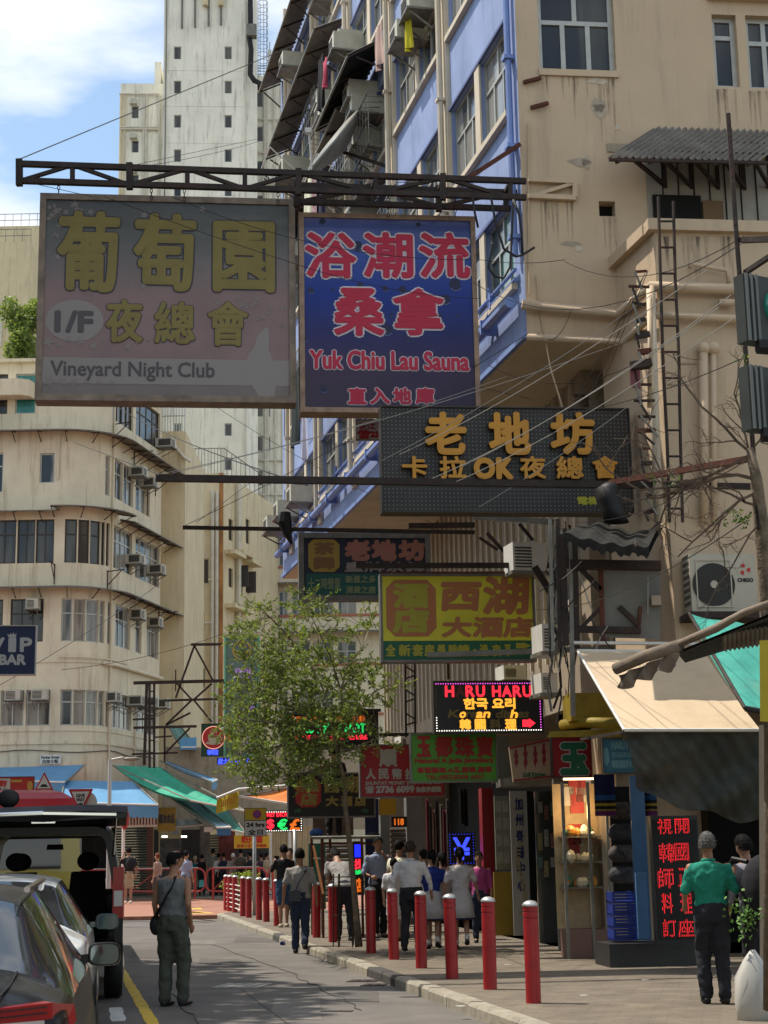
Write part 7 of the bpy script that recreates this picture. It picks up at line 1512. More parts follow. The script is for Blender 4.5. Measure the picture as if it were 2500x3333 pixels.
# white fence of the upstairs stall front with purple goods
t = thing('stall_balustrade', P(400, 2690, 62), 'white barred balustrade under the large blue awning', 'balustrade')
for k in range(14): MB().bar(P(372+k*10, 2636, 61), P(372+k*10, 2688, 61), .05).build('bar', M_WHITE, t)
MB().bar(P(292, 2690, 61), P(512, 2688, 61), .08).build('rail', M_WHITE, t)
fp(300, 2625, 510, 2690, 61.5, mat('purple_goods', (.16, .07, .10, 1), .8, var=.6, vs=2), 'goods_cloth', 'mixed coloured cloth goods behind the white balustrade', 'goods', th=.1)
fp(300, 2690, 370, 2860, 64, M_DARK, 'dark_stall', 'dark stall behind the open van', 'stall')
# beige hoarding in the gap and corrugated site panels
t = thing('hoarding', P(940, 2900, 66), 'beige ribbed metal hoarding closing the gap behind the man in black', 'hoarding')
pl = plane_at(940, 2800, 66, (1, .05)); a, b_, c, d = pl.rect(876, 2690, 1015, 2910); n_ = 16; MH = mat('hoarding_beige', (.36, .28, .15, 1), .6, var=.12, vs=3)
for k in range(n_): u0 = a+(b_-a)*k/n_; MB().pbox(pl, u0, u0+(b_-a)/n_*.9, 0.12, d, -.03, .03*(k % 2)).build('panel', MH, t)
for x in (881, 944): u = pl.px(x, 2800)[0]; MB().pbox(pl, u-.06, u+.06, .12, d, .03, .1).build('post', M_WHITE, t)
# red poster sign
t, pl, r = sign_box('poster_sign', 'red restaurant poster sign at the left edge beside the hump warning sign', (-60, 2528, 112, 2578), 46, M_SFRAMED, mat('poster_red', (.36, .025, .018, 1), .5, var=.25, vs=4), thick=.08, fw=.01)
Lx = Lay(t, pl, r); Lx.rpx(-40, 2534, 33, 2576, mat('poster_white', (.45, .42, .38, 1), .5)); Lx.tpx('廚', -10, 2540, 22, 2560, mat('sign_red', (.4, .02, .02, 1)), bold=.01, d=.01); Lx.tpx('點 心', -10, 2563, 24, 2574, M_INK, bold=.004, d=.01); Lx.rpx(36, 2538, 72, 2546, mat('poster_gold', (.45, .25, .05, 1), .5)); 
m = MB(); m.disc(pl, pl.px(98, 2558)[0], pl.px(98, 2558)[1], .08, .01, 12, rz=.14); m.build('printed_glass', mat('poster_gold', (.45, .25, .05, 1)), t)
# lower clutter of the yellow block: dark lean-to
awn('teal_awning', [(545, 2360), (588, 2362), (640, 2432), (590, 2432)], (70, 70, 66, 66), mat('faded_teal', (.12, .25, .2, 1), .7), 'faded teal sheet on the low roof below the steel lattice')
MB().hexa([P(x, y, Y_) for Y_ in (70, 66) for x, y in ((585, 2440), (640, 2440), (640, 2400), (585, 2402))]).build('roof_bundle', AB, label='blue bundle lying on the low roof below the steel lattice', cat='bundle')
MB().hexa([P(x, y, Y_) for Y_ in (72, 69) for x, y in ((520, 2700), (1250, 2700), (1250, 2448), (540, 2430))]).build('low_annex', mat('annex_concrete', (.33, .29, .21, 1), .8, var=.15, stain=.6, streak=True), label='low streaked concrete annex behind the stalls and the young tree', cat='building')
# trestle scaffold with worker
tz = thing('trestle', G(1130, 3010, .12), 'brown tubular trestle scaffold with boards on top, left of the man in the blue shirt', 'scaffold')
def tb(x0, y0, x1, y1, r=.025, Y=30.6, m_=M_RUST, nm='tube'): MB().tube([P(x0, y0, Y), P(x1, y1, Y)], r, 6).build(nm, m_, tz)
for x, Y in ((1050, 30.2), (1048, 31.6), (1178, 30.2), (1228, 31.4), (1015, 31.4), (1075, 31.6)): g2 = P(x, 2800, Y); MB().tube([V((g2.x, g2.y, .12)), V((g2.x, g2.y, P(x, 2725, Y).z))], .028, 6).build('leg', M_RUST, tz)
tb(1015, 2727, 1238, 2724, .03, 30.2, M_ZINC); tb(1020, 2795, 1080, 2795, .015, 30.2, M_ZINC); tb(1048, 2870, 1080, 2870, .015, 30.2, M_ZINC); tb(1048, 2745, 1225, 2745, .02, 30.6)
MB().hexa([P(x, y, Y_) for Y_ in (31.6, 30.2) for x, y in ((1012, 2730), (1238, 2727), (1238, 2722), (1012, 2725))]).build('board', M_ZINC, tz)
MB().bar(P(1020, 2752, 29.8), P(1052, 2910, 29.6), .045, .02).build('leaning_pole', mat('orange_wood', (.6, .25, .1, 1), .6), label='pale orange wooden pole leaning against the trestle', cat='pole')
MB().bar(P(1110, 2800, 29.8), P(1100, 2930, 29.6), .04, .02).build('leaning_pole', mat('bare_wood', (.4, .3, .18, 1), .6), label='pale bare wooden strip leaning by the tree trunk', cat='pole')
c = P(1030, 2712, 31); MB().ball(c, .14, .1, .09, 10, 6).build('blue_bag', mat('bag_blue', (.02, .08, .25, 1), .5), label='blue bag lying on the trestle boards', cat='bag', smooth=True)
c = P(1215, 2718, 31); MB().ball(c, .13, .1, .05, 10, 6).build('tool_bundle', M_BLACK, label='dark bundle lying at the right end of the trestle boards', cat='bundle', smooth=True)
panel(1018, 2600, 1150, 2720, 34.5, mat('shop_sign_dark', (.10, .06, .04, 1), .6, var=.4, vs=6), 'shop_fascia', 'brown shop fascia behind the black hotel sign', 'fascia')
panel(1005, 2745, 1060, 2960, 34.2, mat('green_panel', (.02, .12, .08, 1), .6, var=.2), 'green_board', 'green shop panel behind the man in the grey shirt', 'panel')
# drinks can on the kerb
t = MB().tube([G(917, 3071, .03), G(931, 3068, .03)], .035, 12); t.build('drink_can', mat('can_blue', (.02, .04, .2, 1), .3, .6), label='crushed blue drinks can lying in the gutter', cat='can')
# planter plants behind the far bollards are with the trees
# ---- the near side of the street, out of the frame to the left: a plain row of blocks that shades the road
M_OPP = mat('opposite_wall', (.40, .36, .30, 1), .8, var=.1, stain=.4, streak=True)
for i, (Y0, Y1, hh) in enumerate(((-24, -7, 13), (-6.6, 12.5, 12), (13, 24, 14), (24.6, 37, 12))):
    a = V((-9.6-.195*(Y1)-.0, Y1, 0)); b_ = V((-9.6-.195*Y0, Y0, 0))
    po = Pl(b_, a-b_); 
    # street face looks to +X
    n_ = V((1, .195, 0)).normalized(); t = thing('opposite_block', (a+b_)/2, 'plain apartment block on the near left side of the street, %s' % ('behind the viewer', 'beside the viewer', 'beside the parked cars', 'beside the minibus')[i], 'building', 'blocks out of view on the left')
    ln = (b_-a).length; f = lambda u, z, d, a=a, b_=b_, ln=ln: a+(b_-a)*(u/ln)+n_*d+V((0, 0, z)); hs = []
    for fl in range(int((hh-4)/3)):
        for k in range(int(ln/3)): hs.append((k*3+.7, k*3+2.3, 4.6+fl*3, 6.2+fl*3))
    m = MB(); wall(m, f, 0, ln, 0, hh, hs, .2); bk = [v-n_*9 for v in (a, b_)]; z_ = V((0, 0, hh))
    m.quad(bk[0], a, a+z_, bk[0]+z_); m.quad(b_, bk[1], bk[1]+z_, b_+z_); m.quad(a+z_, b_+z_, bk[1]+z_, bk[0]+z_); m.quad(bk[1], bk[0], bk[0]+z_, bk[1]+z_); m.build('wall', M_OPP, t)
    m = MB()
    for h in hs: m.quad(f(h[0], h[2], -.19), f(h[1], h[2], -.19), f(h[1], h[3], -.19), f(h[0], h[3], -.19))
    m.build('panes', M_GLASSD, t, kind='stuff')
# ================================================================ vehicles
M_CARB = mat('car_black_paint', (.006, .006, .006, 1), .32, .0, spec=.2, coat=.16); M_CARW = mat('car_white_paint', (.62, .62, .60, 1), .25, coat=.8); M_CGL = mat('car_glass', (.02, .025, .028, 1), .06, spec=.6, coat=.5)
M_CHR = mat('chrome', (.7, .7, .7, 1), .12, 1); M_TAIL = mat('tail_lamp_red', (.30, .003, .006, 1), .2, coat=.25, spec=.3); M_TAILW = mat('tail_lamp_clear', (.45, .42, .40, 1), .15, coat=1)
def carframe(X, Y, sl):
    f = V((sl, 1, 0)).normalized(); r = V((f.y, -f.x, 0)); o = V((X, Y, 0)); return lambda x, y, z: o+r*x+f*y+V((0, 0, z))   # x<=0 is inside (right side at 0)
def carbody(t, F, st, paint, W):
    """st: (y, z_low, w_low, z_mid, w_mid, z_belt, w_belt, z_top, w_top, cabin)"""
    m = MB(); rings = []; c = -W/2
    for (y, zl, wl, zm, wm, zb, wb, zt, wt, cab) in st:
        h = [(0, zl), (wl, zl), (wm, zm), (wb, zb), (wt, zt-.05), (wt*.72, zt), (0, zt+.015)]
        rings.append([F(c+x, y, z) for x, z in h]+[F(c-x, y, z) for x, z in h[-2:0:-1]])
    n = len(rings[0]); base = 0; m.v = [p for r in rings for p in r]
    for i in range(len(rings)-1):
        ca, cb = st[i][9], st[i+1][9]
        for k in range(n):
            k2 = (k+1) % n; seg = k if k < 6 else 11-k
            gl = 0
            if ca and cb and seg == 3: gl = 1
            if ca != cb and seg in (4, 5): gl = 1
            if ca != cb and seg == 3: gl = 1
            m.f.append((i*n+k, i*n+k2, (i+1)*n+k2, (i+1)*n+k)); m.mi.append(gl)
    m.f.append(tuple(range(n-1, -1, -1))); m.mi.append(0); m.f.append(tuple((len(rings)-1)*n+k for k in range(n))); m.mi.append(0)
    o = m.build('body', [paint, M_CGL], t, smooth=True); me = o.data; at = me.attributes.new('crease_edge', 'FLOAT', 'EDGE')
    for e in me.edges:
        a, b_ = e.vertices; ka, kb = a % n, b_ % n
        if ka == kb and ka in (2, 3, 4, 8, 9, 10): at.data[e.index].value = .62
        elif ka != kb and {ka, kb} & {3, 4, 5, 6, 7, 8, 9} and a//n == b_//n and a//n in (3, 4, 7, 8): at.data[e.index].value = .45
    finish(o, [('SUBSURF', dict(levels=3, render_levels=3))])
    bm = bmesh.new(); bm.from_mesh(o.data); g = bm.copy()
    bmesh.ops.delete(bm, geom=[f for f in bm.faces if f.material_index == 1], context='FACES'); bmesh.ops.delete(g, geom=[f for f in g.faces if f.material_index == 0], context='FACES')
    gm = bpy.data.meshes.new('glass'); bm.to_mesh(o.data); g.to_mesh(gm); gm.materials.append(M_CGL); gm.materials.append(M_CGL); go = bpy.data.objects.new('glass', gm); COL.objects.link(go); go.parent = t; ORG[go.name] = ORG[t.name]
    return o
def wheel(t, F, x, y, r=.32):
    m = MB(); c = F(x, y, r); ax = (F(1, 0, 0)-F(0, 0, 0)); fw = F(0, 1, 0)-F(0, 0, 0); up = V((0, 0, 1)); R = lambda rr, o: [c+ax*o+fw*rr*cos(2*pi*k/24)+up*rr*sin(2*pi*k/24) for k in range(24)]
    m.loft([R(r*.6, .01), R(r*.92, .01), R(r, -.03), R(r, -.17), R(r*.9, -.2)]); w = m.build('wheel', M_BLACK, t, smooth=True); MB().loft([R(r*.58, .012), R(r*.15, .03)]).build('rim', M_CHR, w)
def mirror(t, F, x, y, z, w=.2, h=.14, m_=M_CARB):
    m = MB(); se = lambda a, q: (abs(cos(a))**.5*(1 if cos(a) > 0 else -1)*w*q/2, abs(sin(a))**.6*(1 if sin(a) > 0 else -1)*h*q/2); A_ = [2*pi*k/20 for k in range(20)]; m.loft([[F(x+w/2+se(a, q)[0], y+dy, z+se(a, q)[1]) for a in A_] for q, dy in ((.93, -.02), (1, 0), (.95, .06), (.6, .12))]); h_ = m.build('mirror_housing', m_, t); MB().poly([F(x+w/2+se(a, .84)[0], y-.024, z+se(a, .84)[1]) for a in A_]).build('mirror_glass', mat('mirror_silver', (.16, .20, .20, 1), .05, 1), h_)
    MB().bar(F(x-.06, y+.05, z-.03), F(x+.06, y+.05, z-.02), .05).build('mirror_arm', m_, t)
SED = [(-.02, .42, .62, .55, .72, .78, .66, .84, .58, 0), (.06, .22, .80, .55, .88, .90, .86, .99, .72, 0), (.30, .2, .84, .55, .91, .93, .87, 1.05, .70, 0), (.62, .2, .85, .55, .91, .94, .88, 1.08, .68, 0), (1.32, .2, .86, .55, .92, .95, .885, 1.40, .58, 1), (1.85, .2, .86, .55, .92, .95, .89, 1.45, .60, 1), (2.5, .2, .86, .55, .92, .94, .89, 1.45, .60, 1), (3.05, .2, .86, .55, .92, .93, .88, 1.37, .58, 1), (3.75, .2, .86, .55, .91, .90, .86, .98, .68, 0), (4.4, .2, .84, .5, .89, .78, .80, .84, .66, 0), (4.78, .3, .62, .5, .70, .62, .62, .66, .5, 0)]
# black car at the lower left
F = carframe(-1.36, 7.25, -.15); c1 = thing('parked_car', F(-.9, 2.4, 0), 'glossy black car cut off by the lower left corner, red tail lamp showing', 'car')
carbody(c1, F, SED, M_CARB, 1.82); [wheel(c1, F, 0, y) for y in (.95, 3.85)]
mirror(c1, F, -.04, 3.02, 1.0, .20, .14)
m = MB()
def tlp(x, y, z): return F(x, y, z)
m.loft([[tlp(-.62, -.03, z0), tlp(-.62, -.05, z1), tlp(-.60, .03, z1), tlp(-.6, .03, z0)] for z0, z1 in ((.74, .92),)]+[[tlp(-.30, .00, .74), tlp(-.30, .0, .95), tlp(-.3, .08, .95), tlp(-.3, .08, .74)], [tlp(-.1, .09, .76), tlp(-.1, .09, .96), tlp(-.14, .2, .96), tlp(-.14, .2, .76)], [tlp(-.005, .34, .86), tlp(-.015, .34, .93), tlp(-.06, .36, .93), tlp(-.06, .36, .86)]])
tl = m.build('tail_lamp', M_TAIL, c1, smooth=False)
MB().loft([[tlp(-.6, -.055, .84), tlp(-.6, -.06, .875), tlp(-.6, 0, .875), tlp(-.6, 0, .84)], [tlp(-.3, -.012, .85), tlp(-.3, -.012, .888), tlp(-.3, .05, .888), tlp(-.3, .05, .85)], [tlp(-.13, .055, .865), tlp(-.13, .055, .89), tlp(-.14, .1, .89), tlp(-.14, .1, .865)]]).build('clear_strip', M_TAILW, tl)
MB().bar(F(-.36, -.035, .78), F(-.335, -.02, .97), .012).build('lamp_gap', M_BLACK, tl)
for q in (.90, .925): MB().tube([F(-.6, -.06, q), F(-.3, -.006, q+.012), F(-.12, .075, q+.02)], .0035, 4).build('lamp_rib', M_BLACK, tl)
MB().tube([F(-.335, .0, .98), F(-.30, .3, 1.02), F(-.29, .62, 1.06)], .006, 5).build('boot_gap', M_BLACK, c1)
MB().tube([F(-.30, 1.3, 1.42), F(-.29, 2.5, 1.455), F(-.33, 3.0, 1.40)], .018, 6).build('roof_rail', M_CHR, c1)
# white car in front of it
F = carframe(-2.36, 13.1, -.16); c2 = thing('parked_car', F(-.9, 2.4, 0), 'white car parked between the black car and the open van', 'car'); carbody(c2, F, SED, M_CARW, 1.8); [wheel(c2, F, 0, y) for y in (.95, 3.85)]; mirror(c2, F, .0, 3.1, .98, .22, .15, mat('mirror_teal_grey', (.03, .06, .06, 1), .3, coat=1))
# black van with the tailgate open
M_VAN = mat('van_black', (.006, .006, .007, 1), .45, spec=.3, coat=.15); F = carframe(-3.0, 18.75, -.17); vn = thing('van', F(-.85, 2.3, 0), 'black van parked with its tailgate raised, seats visible inside', 'van'); W_ = 1.72
def shellring(y, dx, z1, rr=.22, off=0):
    pts = []
    for (cx, cz, a0) in ((-.02-dx-rr, z1-rr, 0), (-W_+.02+dx+rr, z1-rr, 90)):
        for q in range(5): an = radians(a0+q*22.5); pts.append(F(cx+(rr-off)*cos(an), y, cz+(rr-off)*sin(an)))
    lo = .5; return [F(-.0-off, y, lo), F(-.0-off, y, 1.1)]+pts+[F(-W_+off, y, 1.1), F(-W_+off, y, lo)]
m = MB(); R0 = [shellring(y, d, z) for y, d, z in ((0, .09, 1.93), (.2, .07, 1.97), (2.4, .07, 1.98), (3.5, .09, 1.93))]; m.loft(R0, close=False); R1 = [shellring(y, d, z, off=.06) for y, d, z in ((0, .09, 1.93), (3.5, .09, 1.93))]; m.loft(R1, close=False)
m.loft([shellring(0, .09, 1.93), shellring(0, .09, 1.93, off=.09)], close=False); m.build('body', M_VAN, vn, smooth=False)
m = MB(); m.hexa([F(-W_, 0, .5), F(0, 0, .5), F(0, 4.6, .35), F(-W_, 4.6, .35), F(-W_, 0, .66), F(0, 0, .66), F(0, 4.6, .66), F(-W_, 4.6, .66)]); m.hexa([F(-W_, 3.5, .66), F(0, 3.5, .66), F(-.05, 4.6, .66), F(-W_+.05, 4.6, .66), F(-W_+.05, 3.7, 1.12), F(-.05, 3.7, 1.12), F(-.12, 4.4, .95), F(-W_+.12, 4.4, .95)]); m.build('floor', M_VAN, vn)
MB().hexa([F(-W_+.03, -.1, .42), F(-.03, -.1, .42), F(-.03, .06, .42), F(-W_+.03, .06, .42), F(-W_+.03, -.08, .62), F(-.03, -.08, .62), F(-.03, .06, .62), F(-W_+.03, .06, .62)]).build('bumper', M_VAN, vn); MB().hexa([F(-.42, -.11, .52), F(-.02, -.11, .52), F(-.02, .0, .52), F(-.42, 0, .52), F(-.42, -.11, .6), F(-.02, -.11, .6), F(-.02, 0, .6), F(-.42, 0, .6)]).build('chrome_strip', M_CHR, vn)
for s in (0, 1):
    xx = -.0-s*(W_-.12); m = MB(); m.loft([[F(xx-.12, -.03, z), F(xx, -.02, z), F(xx+.012*(1-2*s), .12, z), F(xx-.1, .1, z)] for z in (.92, 1.05, 1.36, 1.48)]); tl = m.build('tail_lamp', M_TAIL, vn, smooth=False); MB().loft([[F(xx-.105, -.034, z), F(xx-.01, -.026, z), F(xx-.01, .0, z), F(xx-.1, 0, z)] for z in (1.05, 1.22)]).build('clear_lens', M_TAILW, tl)
wheel(vn, F, 0, .85, .33); wheel(vn, F, 0, 3.8, .33); wheel(vn, F, -W_+.2, .85, .33)
m = MB(); m.loft([[F(x, y, z+.02*cos(x*3)) for x, y, z in ((-W_-.02, yy, zz), (-W_*.75, yy-.04*(yy < -.5), zz+.035), (-W_*.25, yy-.04*(yy < -.5), zz+.035), (.02, yy, zz), (.02, yy, zz-.05), (-W_*.5, yy, zz-.05), (-W_-.02, yy, zz-.05))] for yy, zz in ((.15, 1.97), (-.5, 2.08), (-1.05, 2.10), (-1.18, 2.03))]); tg = m.build('tailgate', M_VAN, vn, smooth=False)
MB().tube([F(-.1, -1.19, 2.03), F(-W_*.5, -1.24, 2.05), F(-W_+.1, -1.19, 2.03)], .025, 6).build('chrome_trim', M_CHR, tg); MB().hexa([F(-W_*.5-.12, -1.1, 1.95), F(-W_*.5+.12, -1.1, 1.95), F(-W_*.5+.12, -1.0, 1.95), F(-W_*.5-.12, -1.0, 1.95), F(-W_*.5-.14, -1.1, 2.02), F(-W_*.5+.14, -1.1, 2.02), F(-W_*.5+.14, -1.0, 2.05), F(-W_*.5-.14, -1.0, 2.05)]).build('latch', M_CHR, tg)
MB().tube([F(-.12, 0, 1.6), F(-.1, -.7, 2.02)], .014, 5).build('gas_strut', M_CHR, vn)
c = F(-W_*.72, -.9, 2.16); m = MB(); m.ball(c+V((0, 0, .06)), .12, .06, .1, 12, 7); m.build('round_mirror', M_BLACK, vn, smooth=True); MB().tube([c-V((0, 0, .06)), c+V((0, 0, .02))], .03, 6).build('mirror_stem', M_BLACK, vn)
MS = mat('seat_fabric', (.015, .014, .016, 1), .9)
for row, yy in enumerate((2.0, 3.2)):
    for x in (-.42, -1.28):
        m = MB(); m.hexa([F(x-.26, yy, .66), F(x+.26, yy, .66), F(x+.26, yy+.5, .66), F(x-.26, yy+.5, .66), F(x-.26, yy, .95), F(x+.26, yy, .95), F(x+.26, yy+.5, 1.0), F(x-.26, yy+.5, 1.0)]); m.hexa([F(x-.25, yy-.1, .95), F(x+.25, yy-.1, .95), F(x+.25, yy+.05, .95), F(x-.25, yy+.05, .95), F(x-.2, yy-.22, 1.42), F(x+.2, yy-.22, 1.42), F(x+.2, yy-.1, 1.42), F(x-.2, yy-.1, 1.42)]); s = m.build('seat', MS, vn, kind=None)
        MB().ball(F(x, yy-.18, 1.55), .135, .06, .115, 12, 7).build('headrest', MS, s, smooth=True)
m = MB()
for a, b_ in (((-.06, 3.5, 1.15), (-.14, 3.2, 1.9)), ((-W_+.06, 3.5, 1.15), (-W_+.14, 3.2, 1.9)), ((-.06, 3.5, 1.15), (-W_+.06, 3.5, 1.15)), ((-.1, 3.25, 1.88), (-W_+.1, 3.25, 1.88))): m.bar(F(*a), F(*b_), .07)
m.build('windscreen_frame', M_VAN, vn, kind='stuff'); MB().hexa([F(-W_*.5-.11, 3.1, 1.7), F(-W_*.5+.11, 3.1, 1.7), F(-W_*.5+.11, 3.13, 1.7), F(-W_*.5-.11, 3.13, 1.7), F(-W_*.5-.1, 3.1, 1.77), F(-W_*.5+.1, 3.1, 1.77), F(-W_*.5+.1, 3.13, 1.77), F(-W_*.5-.1, 3.13, 1.77)]).build('inner_mirror', M_BLACK, vn)
MB().quad(F(-.06, 3.5, 1.16), F(-W_+.06, 3.5, 1.16), F(-W_+.13, 3.24, 1.86), F(-.13, 3.24, 1.86)).build('windscreen', mat('clear_glass', (.8, .85, .85, 1), .02), vn)
# red and yellow minibus beyond
F = carframe(-4.72, 25.4, -.19); mb_ = thing('minibus', F(-1, 3.4, 0), 'yellow minibus with a rounded red roof, behind the open van', 'minibus'); W_ = 2.0
def bus(zs, m_, nm, y0=0, y1=6.6):
    m = MB(); m.loft([[F(-i_, y0+b0, z), F(-i_-.0, y1-.1, z), F(-W_+i_, y1-.1, z), F(-W_+i_, y0+b0, z), F(-W_*.75, y0+b0-.05, z), F(-W_*.25, y0+b0-.05, z)] for z, i_, b0 in zs]); return m.build(nm, m_, mb_, smooth=False)
M_BY = mat('bus_cream_yellow', (.55, .42, .08, 1), .35, coat=.6); M_BR = mat('bus_red', (.42, .012, .018, 1), .4, spec=.2, coat=.15)
bus([(.35, .03, .05), (.9, 0, 0), (1.4, .0, 0), (2.22, .06, .06)], M_BY, 'body'); bus([(2.22, .05, .05), (2.36, .05, .06), (2.50, .13, .14), (2.60, .30, .32), (2.66, .6, .8)], M_BR, 'roof')
MB().hexa([F(-.3, -.075, 1.45), F(-1.7, -.075, 1.45), F(-1.7, .02, 1.45), F(-.3, .02, 1.45), F(-.32, -.03, 2.1), F(-1.68, -.03, 2.1), F(-1.68, .06, 2.1), F(-.32, .06, 2.1)][::-1]).build('rear_window', M_CGL, mb_)
pl = Pl(F(-W_, -.09, 0), F(0, -.09, 0)-F(-W_, -.09, 0)); MB().text('幸平安', pl, .95, 1.45, 1.18, 1.33, 0, .006).build('lettering', M_INK, mb_); MB().text('2751 6', pl, .55, 1.0, 2.26, 2.36, .0, .006).build('lettering', M_WHITE, mb_); MB().text('銀行保險', pl, .85, 1.5, .95, 1.08, 0, .004).build('lettering', M_INK, mb_)
for k in range(4): MB().pbox(pl, .15+k*.22, .33+k*.22, .78, .92, 0, .02).build('plate', M_WHITE, mb_)
wheel(mb_, F, 0, 1.3, .36); wheel(mb_, F, 0, 5.2, .36)
# ================================================================ people
SK = mat('skin', (.36, .20, .13, 1), .55, var=.06, vs=20); SK2 = mat('skin_tanned', (.30, .15, .085, 1), .5, var=.08, vs=20); HB = mat('hair_black', (.008, .007, .007, 1), .75, spec=.1); HG = mat('hair_grey', (.11, .108, .105, 1), .8, var=.7, vs=60, spec=.1); EY = mat('eye', (.02, .015, .012, 1), .2); LIP = mat('lip', (.25, .09, .07, 1), .5)
def cl(name, c, **k): return mat('cloth_'+name, c, .9, var=.12, vs=9, bump=.55, bs=16, **k)
def person(feet, head, label, ang=0, top=None, bot=None, shoe=None, hair=HB, skin=SK, legs=((.0, 0), (.0, 0)), arms=None, sleeve=.5, bottom='trousers', hem=.5, lean=0, wide=1.0, bald=False, turn=0, ponytail=False, z=.12, vox=.02, dep=None, baggy=1.0, face=False, extra=None, collar=None, tilt=0):
    g = G(feet[0], feet[1], z) if dep is None else P(feet[0], feet[1], dep)
    H = (P(feet[0], head, g.y).z-g.z)/(1-lean*.25); t = thing('person', g, label, 'person'); ca, sa = cos(ang), sin(ang); wd = wide*H
    def T(x, y, zz, ln=True):
        y2 = y+(lean*max(0, zz-.53) if ln else 0); zz2 = zz-(lean*.25*max(0, zz-.53) if ln else 0); x, y2 = x*wd, y2*H
        return g+V((x*ca-y2*sa, x*sa+y2*ca, zz2*H))
    def ell(cx, cy, cz, rx, ry, n=14, ln=True): return [T(cx+rx*cos(2*pi*k/n), cy+ry*sin(2*pi*k/n), cz, ln) for k in range(n)]
    def limb(m, pts, rs):
        P_ = [T(*p) for p in pts]; m.tube(P_, [r*H for r in rs], 10)
        for p, r in zip(P_, rs): m.ball(p, r*H, n=10, m=6)
    def fuse(m, nm, mt, parent, v, fold=0, sm=4):
        o = m.build(nm, mt, parent, smooth=False); md = [('REMESH', dict(mode='VOXEL', voxel_size=v)), ('SMOOTH', dict(factor=.5, iterations=sm))]
        if fold:
            tx = bpy.data.textures.get('fold') or bpy.data.textures.new('fold', 'CLOUDS'); tx.noise_scale = .085; tx.noise_depth = 2; md.append(('DISPLACE', dict(texture=tx, strength=fold, mid_level=.5, texture_coords='GLOBAL')))
        finish(o, md); o.data.polygons.foreach_set('use_smooth', [True]*len(o.data.polygons)); o.data.materials.clear(); o.data.materials.append(mt); return o
    tor = [(.48, .082, .06), (.53, .092, .066), (.58, .085, .06), (.63, .078, .056), (.70, .09, .064), (.76, .102, .064), (.80, .098, .052), (.822, .055, .042)]
    # legs: (forward offset of foot, lift)
    LG = []
    for s, (fy, lift) in zip((-1, 1), legs):
        hip = (s*.048, 0, .50); ank = (s*.05, fy, .045+lift); kn = (s*.05, fy*.45+(.035 if lift or fy > 0 else .008)+lift*.5, .28+lift*.25); LG.append((hip, kn, ank, lift))
    arms = arms or (((-.133, -.01, .63), (-.135, .03, .475)), ((.133, -.01, .63), (.135, .03, .475)))
    SH = [(-.108, 0, .79), (.108, 0, .79)]
    b = MB(); b.loft([ell(0, 0, *r) for r in tor]); hx, hy = .03*sin(turn)*.3, .012
    def hd(x, y, zz):  # head local -> world, with its own turn
        c, s_ = cos(turn), sin(turn); return T((x*c-y*s_)/wide, hy+x*s_+y*c+tilt*(zz-.86)*.6, zz-tilt*.1*(zz-.86), True)
    b.tube([T(0, -.005, .80), hd(0, -.002, .88)], .031*H, 12)
    for cz, rx, ry, rz, cy in ((.935, .043, .054, .056, -.003), (.905, .036, .042, .042, .012)):
        b.loft([[hd(rx*cos(la)*cos(2*pi*k/14), cy+ry*cos(la)*sin(2*pi*k/14), cz+rz*sin(la)) for k in range(14)] for la in [(-.5+i/9)*pi*.98 for i in range(10)]])
    b.ball(hd(0, .06, .918), .010*H, n=8, m=6)
    for s in (-1, 1): b.ball(hd(s*.044, -.004, .922), .012*H, .012*H, .017*H, 8, 6)
    for S_, (el, wr) in zip(SH, arms):
        limb(b, (S_, el, wr), (.027, .0205, .0145)); e, w = V(el), V(wr); d = (w-e).normalized(); palm = w+d*.035; sx = -1 if S_[0] < 0 else 1; side = V((0, 1, 0)) if abs(d.z) > .5 else V((0, 0, 1)); side = (side-d*side.dot(d)).normalized(); inn = d.cross(side).normalized()
        limb(b, (tuple(w), tuple(palm)), (.014, .018))
        for k in range(4): p0 = palm+side*(.018-.011*k); ln_ = (.034, .040, .037, .029)[k]; p1 = p0+d*ln_*.55; p2 = p1+(d*.7-inn*sx*.5).normalized()*ln_*.5; limb(b, (tuple(p0), tuple(p1), tuple(p2)), (.0062, .0056, .005))
        q = w+d*.012+side*.012; limb(b, (tuple(q), tuple(q+side*.018+d*.014), tuple(q+side*.022+d*.032)), (.0068, .006, .0055))
    for hip, kn, ank, lift in LG: limb(b, (hip, kn, tuple((V(kn)+V(ank))/2+V((0, -.004, 0))), ank), (.050, .031, .029, .018)); b.ball(T(ank[0], ank[1]+.03, ank[2]-.018), .028*H, .028*H, .018*H, 8, 6)
    body = fuse(b, 'body', skin, t, min(vox, .016), sm=2)
    # shoes
    for hip, kn, ank, lift in LG:
        m = MB(); pit = lift*4; c0 = V(ank)
        for q, rr, zz in ((-.018, .026, .0), (.01, .028, .0), (.045, .029, -.008), (.078, .024, -.014)):
            m.ball(T(c0.x, c0.y+q*cos(pit), c0.z-.024+zz*.4-q*sin(pit)), rr*H, rr*H, max(.012, .026+zz)*H, 10, 6)
        fuse(m, 'shoe', shoe or M_BLACK, t, .012, sm=2)
